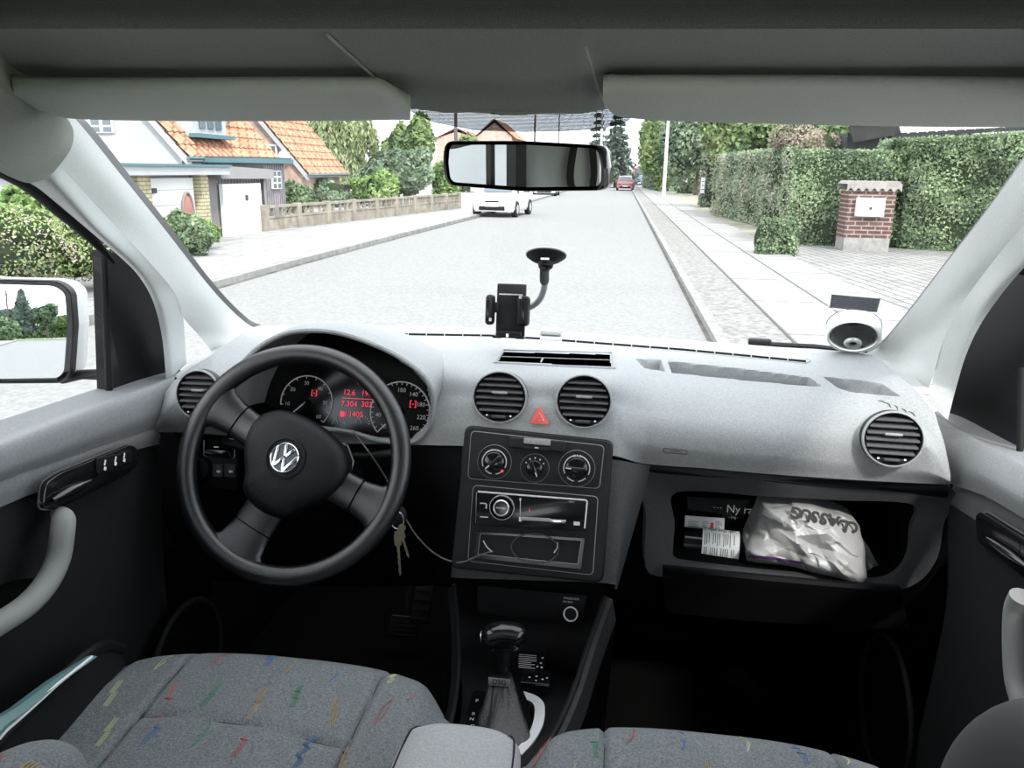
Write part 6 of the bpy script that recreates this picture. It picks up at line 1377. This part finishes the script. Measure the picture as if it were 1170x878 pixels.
m = MB(); xs_ = np.linspace(-w*.58, w*.58, 60); zt_ = U(990, 208.5, y=Yp)[2]
m.grid(np.array([[(pc_[0]+x, pc_[1]+y, zt_+.035*math.cos(x/w*2*PI*6)+dz) for y, dz in ((-w*.42, -.16), (-w*.42, -.0), (w*.42, -.0), (w*.42, -.16))] for x in xs_]), mat('cap_concrete', (.27, .25, .235), .9, noise=(6, .2))); m.build('corrugated_cap', lp)
bx0, bx1 = U(980, 226, y=Yp-.1), U(1009, 248, y=Yp-.1); mbx = thing('letterbox', 'white letterbox with a dark slot mounted in the brick pillar', 'letterbox', ((bx0[0]+bx1[0])/2, Yp-.06, bx1[2]))
m = MB(); c = np.array([(bx0[0]+bx1[0])/2, Yp-.06, (bx0[2]+bx1[2])/2]); m.box(c, (bx1[0]-bx0[0], .14, bx0[2]-bx1[2]), white_m, bev=.015); m.build('box_body', mbx)
m = MB(); m.box(c+np.array([0, -.085, .13]), (.5, .03, .05), mat('lid_grey', (.55, .55, .55), .5), bev=.008); m.box(c+np.array([0, -.078, -.02]), (.06, .008, .06), plastic_d); m.build('letter_flap', mbx)
# ================================================================== dark roofed carport on the right
Yr = 25.; t = thing('carport', 'dark building with a slate roof and pale corrugated roof edge behind the tall hedge', 'building', (U(1100, 160, y=Yr)[0], Yr+2, GZ))
dark_m = mat('dark_board', (.02, .022, .024), .8); q = lambda x, y, Y=Yr: U(x, y, y=Y)
m = MB(); a, b = q(972, 160), q(1260, 160); m.box(((a[0]+b[0])/2, Yr+2.2, (GZ+q(1100, 152)[2])/2), (b[0]-a[0], 3.6, q(1100, 152)[2]-GZ), dark_m); m.build('walls', t, smooth=0)
m = MB(); e0_, e1_ = q(1022, 150.5), q(1260, 136); n = 150
lo = [e0_+(e1_-e0_)*i/n+np.array([0, 0, .05*math.cos(i*2*PI/7)]) for i in range(n+1)]; hi = [p+np.array([0, 3.5, .75]) for p in lo]
m.grid(np.stack([lo, hi], 1), mat('fibre_cement', (.6, .6, .6), .9, noise=(2, .2))); m.grid(np.stack([lo, [p+np.array([0, .01, -.03]) for p in lo]], 1), MATS['fibre_cement']); m.build('corrugated_roof', t)
m = MB(); m.add([q(970, 142), q(1026, 141), q(1030, 153), q(975, 163), q(975, 130, Yr+3), q(1030, 130, Yr+3)], [(0, 1, 2, 3), (0, 4, 5, 1)], mat_brick('slate', (.07, .08, .08), (.05, .06, .06), (.02, .02, .02), .5, .2, .02)); m.tube([q(968, 141), q(1028, 140)], .06, dark_m); m.build('slate_slope', t, smooth=0)
m = MB(); m.prism([q(1020, 150)+np.array([0, .02, -.05]), q(1260, 137)+np.array([0, .02, -.05]), q(1260, 142)+np.array([0, .02, -.05]), q(1020, 156)+np.array([0, .02, -.05])], (0, .1, 0), dark_m); m.build('fascia_board', t, smooth=0)
# ================================================================== poles, far houses
def pole(px, y0, y1, Y, r, mt, label, name='utility_pole', lamp=True, wire=False):
    t = thing(name, label, 'pole', U(px, y1, y=Y)); m = MB(); b, a = U(px, y1, y=Y), U(px, y0, y=Y); a[0] = b[0]; m.tube([b, a], [r, r*.7], mt, seg=10); m.build('shaft', t)
    m = MB()
    if lamp: m.tube(cat([a, a+np.array([-.3, 0, .5]), a+np.array([-1.3, 0, .7])], 10), r*.5, mt, seg=8); m.box(a+np.array([-1.6, 0, .68]), (.7, .25, .12), mt, bev=.03); m.build('lamp_arm', t)
    else: m.box(a+np.array([0, 0, -.4]), (1.6, .1, .1), mt); m.build('cross_arm', t)
pole(758, 96, 225, 58, .13, mat('galvanised', (.6, .6, .6), .5, metal=.2), 'pale street light pole beside the right pavement', 'street_light')
pole(521, 112, 210, 60, .16, mat('pole_wood', (.10, .08, .07), .9), 'brown wooden pole beyond the fence left of the mirror', lamp=False)
pole(610, 116, 205, 90, .14, MATS['pole_wood'], 'thin dark wooden pole above the middle of the mirror', lamp=False)
pole(637, 122, 205, 120, .12, MATS['pole_wood'], 'faint thin wooden pole above the right part of the mirror', lamp=False)
pole(685, 128, 210, 72, .12, MATS['galvanised'], 'pale pole at the right edge of the rear-view mirror', 'street_light')
def far_house(px0, px1, yt, ym, yb_, Y, wallm, label):
    t = thing('house', label, 'house', U((px0+px1)/2, yb_, y=Y)); a, b, c = U(px0, ym, y=Y), U(px1, ym, y=Y), U((px0+px1)/2, yt, y=Y); m = MB()
    m.prism([(a[0], Y, GZ), (b[0], Y, GZ), (b[0], Y, b[2]), (c[0], Y, c[2]-.3), (a[0], Y, a[2])], (0, 8, 0), wallm); m.build('walls', t, smooth=0)
    m = MB(); roof_tiles(m, (a[0]-.3, Y-.3, a[2]-.2), (a[0]-.3, Y+8.3, a[2]-.2), (c[0], Y-.3, c[2]), (c[0], Y+8.3, c[2]), tile, 8); roof_tiles(m, (b[0]+.3, Y-.3, b[2]-.2), (b[0]+.3, Y+8.3, b[2]-.2), (c[0], Y-.3, c[2]), (c[0], Y+8.3, c[2]), tile, 8); m.build('roof', t, smooth=0)
    m = MB()
    for f in (.3, .7): m.box((a[0]+(b[0]-a[0])*f, Y-.02, (GZ+a[2])/2+.6), (1.0, .06, 1.2), glassd)
    m.build('window', t)
far_house(545, 585, 137, 156, 215, 78, pinkb, 'distant brick house with orange gable roof behind the mirror')
far_house(498, 545, 147, 158, 216, 84, pinkb, 'distant house with a low orange roof left of the gable house')
far_house(724, 742, 186, 193, 208, 120, mat('orange_wall', (.6, .25, .18), .9), 'small distant orange house at the end of the street')
tpx('tree', 'broad distant tree between the far houses behind the mirror', 'tree', 610, 100, 165, 215, 40, 5000, LT, .32, parts=2)
tpx('tree', 'distant trees edge right of the far orange gable house', 'tree', 660, 110, 180, 214, 30, 4000, LTD, .35, parts=2)
# ================================================================== cars
tyre = mat('tyre', (.012, .012, .012), .85)
def car(name, label, pos, heading, L, Wd, H, paint, front=True, plate=''):
    t = thing(name, label, 'car', pos); M = Matrix.Translation(Vector([float(q) for q in pos]))@Matrix.Rotation(heading, 4, 'Z')   # local +y = front
    prof = [(-.5, .34, .30, .62), (-.47, .30, .30, .80), (-.40, .28, .30, .86), (-.2, .26, .28, .88), (.1, .26, .28, .86), (.28, .27, .28, .78), (.42, .29, .28, .70), (.485, .33, .30, .60), (.5, .36, .33, .50)]
    # section list: y, (unused), z low, z shoulder
    m = MB(); rings = []
    for y, _, zl, zs_ in prof:
        k = 1-.35*max(0, abs(y)-.42)/.08*.5; hw_ = Wd/2*k; zl, zs2 = zl*H/1.5*.75, zs_*H/1.5*1.12
        rings.append([(-hw_*.92, y*L, zl), (-hw_, y*L, zl+.12), (-hw_, y*L, (zl+zs2)/2), (-hw_*.96, y*L, zs2-.06), (-hw_*.8, y*L, zs2), (0, y*L, zs2+.03), (hw_*.8, y*L, zs2), (hw_*.96, y*L, zs2-.06), (hw_, y*L, (zl+zs2)/2), (hw_, y*L, zl+.12), (hw_*.92, y*L, zl)])
    m.loftrings(rings, paint, M=M); body = m.build('body', t)
    m = MB(); zb2 = .84*H/1.5*1.1; rr = []
    for y, z, k in ((-.44, zb2, .9), (-.36, H*.93, .78), (-.22, H, .74), (0, H, .74), (.1, H*.96, .75), (.27, zb2-.06, .88)):
        rr.append([(-Wd/2*.96*k/.9, y*L, zb2-.1), (-Wd/2*k, y*L, z-.02), (-Wd/2*k*.85, y*L, z+.02), (0, y*L, z+.04), (Wd/2*k*.85, y*L, z+.02), (Wd/2*k, y*L, z-.02), (Wd/2*.96*k/.9, y*L, zb2-.1)])
    m.loftrings(rr, paint, M=M); m.build('cabin', t)
    m = MB(); 
    ws = [(-Wd*.36, .262*L, zb2+.0), (Wd*.36, .262*L, zb2+.0), (Wd*.31, .125*L, H*.945), (-Wd*.31, .125*L, H*.945)]; m.add([(a_, b_+.03, c_+.045) for a_, b_, c_ in ws], [(0, 1, 2, 3)], glassd, M)
    wr = [(-Wd*.36, -.435*L, zb2+.04), (Wd*.36, -.435*L, zb2+.04), (Wd*.31, -.365*L, H*.93), (-Wd*.31, -.365*L, H*.93)]; m.add([(a_, b_-.03, c_+.02) for a_, b_, c_ in wr], [(0, 1, 2, 3)], glassd, M)
    m.build('windscreen', t)
    m = MB()
    for sx in (-1, 1):
        m.add([(sx*(Wd*.47), -.38*L, zb2-.02), (sx*(Wd*.47), .2*L, zb2-.02), (sx*Wd*.39, .08*L, H*.93), (sx*Wd*.39, -.33*L, H*.93)], [(0, 1, 2, 3)], glassd, M)
    m.build('side_windows', t)
    for sx in (-1, 1):
        for y in (-.31, .32):
            m = MB(); Mq = M@Matrix.Translation((sx*(Wd/2-.06), y*L, .31))@Matrix.Rotation(PI/2, 4, 'Y'); m.lathe([(.16, -.1), (.3, -.1), (.315, -.07), (.315, .07), (.3, .1), (.16, .1)], tyre, Mq, seg=24); m.lathe([(.18, .08), (.17, .102), (.06, .09), (.001, .1)], silver, Mq if sx > 0 else Mq@Matrix.Rotation(PI, 4, 'X'), seg=20); m.build('wheel', t)
        m = MB(); lm = mat('headlamp', (.75, .77, .8), .15) if front else mat('tail_lamp', (.45, .03, .03), .3); ys = .475 if front else -.49
        m.box((sx*Wd*.36, ys*L, .60*H/1.5*1.12), (.3, .16, .16), lm, M, bev=.04); m.build('head_lamp' if front else 'tail_lamp', t)
        m = MB(); m.box((sx*(Wd/2+.08), .2*L, zb2+.02), (.18, .1, .13), paint, M, bev=.03); m.build('door_mirror', t)
    s = 1 if front else -1; m = MB(); m.box((0, s*.5*L, .36*H/1.5), (Wd*.62, .06, .16), plastic_b, M, bev=.02); m.box((0, s*.495*L, .56*H/1.5*1.1), (.55, .05, .07), plastic_b, M, bev=.015); m.box((0, s*.5*L+s*.03, .46*H/1.5*1.05), (.5, .02, .11), white_m, M); m.build('bumper_grille', t)
    return t
wc0 = G(562, 249); car('car', 'white hatchback parked at the left kerb below the rear-view mirror', (wc0[0]+.15, wc0[1]+2.0, GZ), PI-.10, 3.7, 1.66, 1.45, mat('white_paint', (.78, .79, .8), .25, coat=.5), True)
rc0 = G(714, 214.5); car('car', 'red car seen from behind far down the street', (rc0[0]-.05, 82, GZ), 0, 4.2, 1.65, 1.4, mat('red_paint', (.30, .10, .10), .35, coat=.5), False)
car('car', 'dark car parked in the distance beyond the red car', (U(730, 205, y=108)[0], 108, GZ), 0, 4.2, 1.7, 1.4, mat('dark_paint', (.07, .08, .14), .35), False)
car('car', 'pale car parked beyond the white hatchback, mostly hidden by the rear-view mirror', (U(640, 215, y=60)[0]-1, 60, GZ), PI, 4.0, 1.65, 1.4, mat('pale_paint', (.6, .62, .64), .3), True)
# ================================================================== street behind the car (reflected in the outside mirror)
def back_tree(x, y, r, z, mt, label, con=False):
    base = (x, y, GZ); t = thing('conifer' if con else 'tree', label, 'tree', base); mb = MB()
    if con:
        for i in range(8):
            zz = z*.2+z*.8*i/8; rr = r*(1-i/8.5); p, nn = blob_pts((x, y, zz), (rr, rr, z*.09), 450); leaves(mb, p, nn, .25, mt)
            mb.ell((x, y, zz), (rr*.7, rr*.7, z*.08), core_m, seg=10, rings=6)
    else: crown(mb, (x, y, z-r), (r, r, r*.95), 4000, .25, mt, cam_side=False)
    mb.build('crown', t, smooth=0); mt_ = MB(); mt_.tube([base, (x, y, z*.6)], [r*.1, r*.06], bark); mt_.build('trunk', t)
back_tree(-8.2, -112, 1.9, 2.8, LG, 'rounded bush tree at the left edge of the outside mirror reflection')
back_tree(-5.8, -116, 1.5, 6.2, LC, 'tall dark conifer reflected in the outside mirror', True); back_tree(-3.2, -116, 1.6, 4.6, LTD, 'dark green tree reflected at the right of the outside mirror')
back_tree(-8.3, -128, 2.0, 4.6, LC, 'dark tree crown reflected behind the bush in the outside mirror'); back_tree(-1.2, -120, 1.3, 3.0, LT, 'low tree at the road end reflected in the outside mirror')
m = MB(); m.tube([(-7.2, -112, GZ), (-7.2, -112, 5.9)], .09, MATS['pole_wood']); m.box((-7.2, -112, 5.4), (1.4, .1, .1), MATS['pole_wood']); o = m.build('utility_pole'); recenter(o); tag(o, 'thin utility pole reflected in the outside mirror', 'pole')
hedge('hedge', 'low green hedge closing the road in the outside mirror reflection', [(-14, -126), (6, -126), (6, -124), (-14, -124)], 1.5, 6000, .16, LG, LG)
t = thing('mirror_fill_wall', 'added pale rendered wall that lightens the rear-view mirror reflection', 'wall', (-11.5, -18, GZ)); m = MB(); m.box((-11.5, -18, .8), (.25, 42, 2.0), white_w); m.build('wall_body', t, smooth=0); m = MB(); m.box((-11.5, -18, 1.83), (.4, 42, .08), conc); m.build('coping', t, smooth=0)  # wall added out of direct view so the mirror reflects something pale
# ================================================================== contents of the glovebox
# rear booklet with the words, white leaflet, dark can with white label, carrier bag
t = thing('booklet', 'black booklet with white lettering standing at the back of the open glovebox', 'booklet', U(840, 620, y=1.40)); bp_ = Pl(U(830, 590, y=1.39), (0, -1, .15))
m = MB(); m.prism([bp_.hit(*q) for q in ((785, 568), (905, 574), (898, 640), (788, 636))], -bp_.n*.008, gloss_b); m.build('cover', t)
m = MB()
for s, x, y, h in (('Ny rac', 848, 583, .021), ('- - -', 820, 580, .01), ('- ling -', 838, 591.5, .007)): 
    a, b = bp_.hit(x, y, .001), bp_.hit(x+10, y+.7, .001); m.text(s, h, white_t, frame(a, bp_.n, b-a))
m.build('cover_lettering', t, label='white cover lettering')
t = thing('leaflet', 'white printed leaflet with a small red patch behind the dark can in the glovebox', 'leaflet', U(806, 640, y=1.37)); lpn = Pl(U(806, 605, y=1.365), (.1, -1, .2))
paper = mat('printed_paper', (.62, .64, .64), .7); ink = mat('ink_black', (.02, .02, .02), .6); redi = mat('ink_red', (.5, .04, .04), .6)
m = MB(); m.prism([lpn.hit(*q) for q in ((783, 589.5), (828, 592.5), (826, 640), (779, 636))], -lpn.n*.002, paper); m.build('sheet', t)
m = MB()
for i in range(9):
    for j, (x0, x1) in enumerate(((786, 799), (802, 810), (817, 825))):
        y = 596+i*1.9; x1_ = x1-(i*7+j*5) % 4; a, b = lpn.hit(x0, y, .0006), lpn.hit(x1_, y+.4, .0006); m.box((0, 0, 0), (np.linalg.norm(b-a), .0009, .0002), ink, frame((a+b)/2, lpn.n, b-a))
a = lpn.hit(813.5, 601, .0006); m.box((0, 0, 0), (.006, .012, .0003), redi, frame(a, lpn.n)); m.build('print', t)
# can lying with its label towards us
ca, cb = U(779, 620, y=1.335), U(846, 628, y=1.325); can = thing('spray_can', 'dark can with a white printed label lying at the left of the glovebox', 'can', (ca+cb)/2)
ax = _nz(cb-ca); M = frame(ca, ax, (0, 0, 1)); Lc_ = np.linalg.norm(cb-ca); Rc = np.linalg.norm(U(800, 603, y=1.33)-U(803, 639, y=1.33))/2
m = MB(); m.lathe([(.0005, 0), (Rc*.8, .0), (Rc*.95, .004), (Rc*.97, Lc_*.34), (Rc*.97, Lc_*.97), (Rc*.85, Lc_), (.0005, Lc_)], gloss_b, M, seg=40); m.build('can_body', can)
m = MB(); Q = []
for z in np.linspace(Lc_*.34, Lc_*.96, 8): Q.append([(Rc*1.0*math.cos(a), Rc*1.0*math.sin(a), z) for a in np.linspace(0, 2*PI, 40)])
m.grid(np.array(Q), paper, M)
for i in range(15):
    z0 = Lc_*(.38+.035*i)
    for a0, a1 in ((-2.6, -1.75), (-1.65, -.9), (-.8, .2), (.3, 1.1), (1.2, 2.4)):
        if (i*3+int(a0*4)) % 5 == 0: continue
        m.tube([(Rc*1.005*math.cos(a), Rc*1.005*math.sin(a), z0) for a in np.linspace(a0, a1-(i % 3)*.08, 8)], .0006, ink, seg=4, M=M)
m.build('paper_label', can, label='white printed label')
# carrier bag: crumpled sheet with folds
bag = thing('carrier_bag', 'crumpled white plastic carrier bag with dark letters and a purple stripe in the glovebox', 'plastic bag', U(920, 660, y=1.26))
outl = [(872, 578), (884, 580), (900, 577), (906, 574), (925, 577), (950, 584), (972, 592), (981, 600), (984, 612), (988, 625), (989, 645), (990, 662), (978, 669), (962, 662), (930, 655), (905, 648), (880, 645), (860, 643), (853, 640), (854, 620), (862, 600), (868, 588)]
from mathutils.geometry import delaunay_2d_cdt
def crumple(n, seed, amp):
    r = np.random.default_rng(seed); pts = np.stack([r.uniform(800, 1040, n), r.uniform(440, 800, n)], 1); h = r.uniform(-1, 1, n)*amp
    v, e, f, *_ = delaunay_2d_cdt([Vector(p) for p in pts], [], [], 0, 1e-6); v = np.array([q[:] for q in v])
    def ev(x0, y0):
        x, y = 922+(x0-922)*.72+(y0-622)*.55, 622+(-(x0-922)*.62+(y0-622)*.9)*1.5
        for a, b, c in f:
            A, B, C_ = v[a], v[b], v[c]; d = (B[1]-C_[1])*(A[0]-C_[0])+(C_[0]-B[0])*(A[1]-C_[1])
            if abs(d) < 1e-9: continue
            l1 = ((B[1]-C_[1])*(x-C_[0])+(C_[0]-B[0])*(y-C_[1]))/d; l2 = ((C_[1]-A[1])*(x-C_[0])+(A[0]-C_[0])*(y-C_[1]))/d
            if l1 >= -1e-6 and l2 >= -1e-6 and l1+l2 <= 1+1e-6: return l1*h[a]+l2*h[b]+(1-l1-l2)*h[c]
        return 0
    return ev
_c1, _c2 = crumple(110, 5, 1.5), crumple(600, 8, .4)
def fbm(x, y, s=1.): u, w = (x*.8+y*.6), (-x*.6+y*.8); return _c1(x, y)+_c2(x, y)
NR, NA = 46, 170; cx_, cy_ = 925, 618; ring = cat([np.array([a, b, 0.]) for a, b in outl], NA, True); R_ = []
for i, f in enumerate(np.linspace(0, 1, NR)):
    row = []
    for p in ring:
        x, y = cx_+(p[0]-cx_)*f, cy_+(p[1]-cy_)*f; bul = math.sqrt(max(0, 1-f*f)); lean = np.clip((y-600)/60, 0, 1)
        Y = 1.315-.055*bul-.05*lean-.0115*fbm(x, y)-(0.02*np.clip((x-930)/60, 0, 1)*lean); row.append(U(x, y, y=Y))
    R_.append(row+[row[0]])
m = MB(); bagm = mat('bag_plastic', (.30, .30, .295), .35, spec=.5); m.grid(np.array(R_), bagm)
backr = [p+np.array([0, .05, 0]) for p in R_[-1]]; m.grid(np.stack([R_[-1], backr], 1), bagm); bo = m.build('bag_body', bag, smooth=25)
def bagp(x, y, off=.0015):
    v = np.array([x-cx_, y-cy_]); A_ = np.array(ring)[:, :2]-np.array([cx_, cy_]); an = np.arctan2(A_[:, 1], A_[:, 0]); i = int(np.argmin(abs(np.angle(np.exp(1j*(an-math.atan2(v[1], v[0]))))))); f = min(1, np.linalg.norm(v)/np.linalg.norm(A_[i])); bul = math.sqrt(max(0, 1-f*f)); lean = np.clip((y-600)/60, 0, 1)
    return U(x, y, y=1.315-.055*bul-.05*lean-.0115*fbm(x, y)-(0.02*np.clip((x-930)/60, 0, 1)*lean)-off)
m = MB(); pur = mat('purple_print', (.09, .03, .13), .4)
def bstrip(pts, w):
    L = []
    for (a, b) in zip(pts[:-1], pts[1:]):
        for t_ in np.linspace(0, 1, 8, endpoint=False): L.append((a[0]+(b[0]-a[0])*t_, a[1]+(b[1]-a[1])*t_))
    m.grid(np.stack([[bagp(x, y-w) for x, y in L], [bagp(x, y) for x, y in L], [bagp(x, y+w) for x, y in L]], 1), pur)
bstrip([(855, 636), (880, 638), (905, 642), (918, 644)], 1.6); bstrip([(918, 643), (921, 648), (924, 655)], 1.1); m.build('printed_stripe', bag, label='purple stripe')
m = MB()
for i, ch in enumerate('GUSSADO'):
    x, y = 910+i*10.5, 586+i*2.2+(i > 4)*3; c = bagp(x, y, .008); e = bagp(x+4, y+1, .008); m.text(ch, .026, ink, frame(c, CAM-c, U(x+4, y+1.2, y=c[1])-c)@Matrix.Rotation(PI, 4, 'Z'), bold=.0012)
m.build('bag_lettering', bag, label='dark printed letters')
m = MB(); L1 = [U(975, 600, y=1.33), U(992, 625, y=1.33), U(1000, 640, y=1.31), (U(1007, 650, y=1.31))]; L2_ = [U(968, 625, y=1.32), U(975, 640, y=1.31), U(985, 652, y=1.30), U(992, 660, y=1.29)]
m.loft([L1, [(np.array(a)+np.array(b))/2+np.array([0, -.012*((-1)**i), .004]) for i, (a, b) in enumerate(zip(L1, L2_))], L2_], mat('bag_plastic_clear', (.13, .14, .14), .3), n=16, k=4); m.build('loose_handle', bag, label='grey loose handle')
# ================================================================== light
w_ = bpy.data.worlds.new('sky'); SC.world = w_; w_.use_nodes = True; nt = w_.node_tree; bg = nt.nodes['Background']
tc = nt.nodes.new('ShaderNodeTexCoord'); nz_ = nt.nodes.new('ShaderNodeTexNoise'); nz_.inputs['Scale'].default_value = 2.2; nz_.inputs['Detail'].default_value = 6
mp2 = nt.nodes.new('ShaderNodeMapping'); mp2.inputs['Scale'].default_value = (1, 1, 2.6)
nt.links.new(tc.outputs['Generated'], mp2.inputs[0]); nt.links.new(mp2.outputs[0], nz_.inputs['Vector']); rp_ = nt.nodes.new('ShaderNodeValToRGB'); rp_.color_ramp.elements[0].position = .35; rp_.color_ramp.elements[1].position = .62
rp_.color_ramp.elements[0].color = (.70, .80, .92, 1); rp_.color_ramp.elements[1].color = (1, 1, 1, 1); nt.links.new(nz_.outputs['Fac'], rp_.inputs['Fac']); nt.links.new(rp_.outputs['Color'], bg.inputs['Color']); bg.inputs['Strength'].default_value = SKY
sl_ = bpy.data.lights.new('sun', 'SUN'); sl_.energy = SUN; sl_.angle = math.radians(6); sl_.color = (1, .97, .92); so = bpy.data.objects.new('sun', sl_); COL.objects.link(so); so.rotation_euler = (math.radians(48), 0, math.radians(28))
so['label'] = 'veiled sun'; so['category'] = 'sun'
vs = SC.view_settings; vs.view_transform = 'Standard'; vs.look = 'None'; vs.exposure = EXPO; vs.gamma = 1; vs.use_curve_mapping = False
SC.cycles.use_denoising = True; SC.cycles.max_bounces = 10; SC.cycles.transparent_max_bounces = 16; SC.cycles.diffuse_bounces = 5; SC.cycles.sample_clamp_indirect = 6
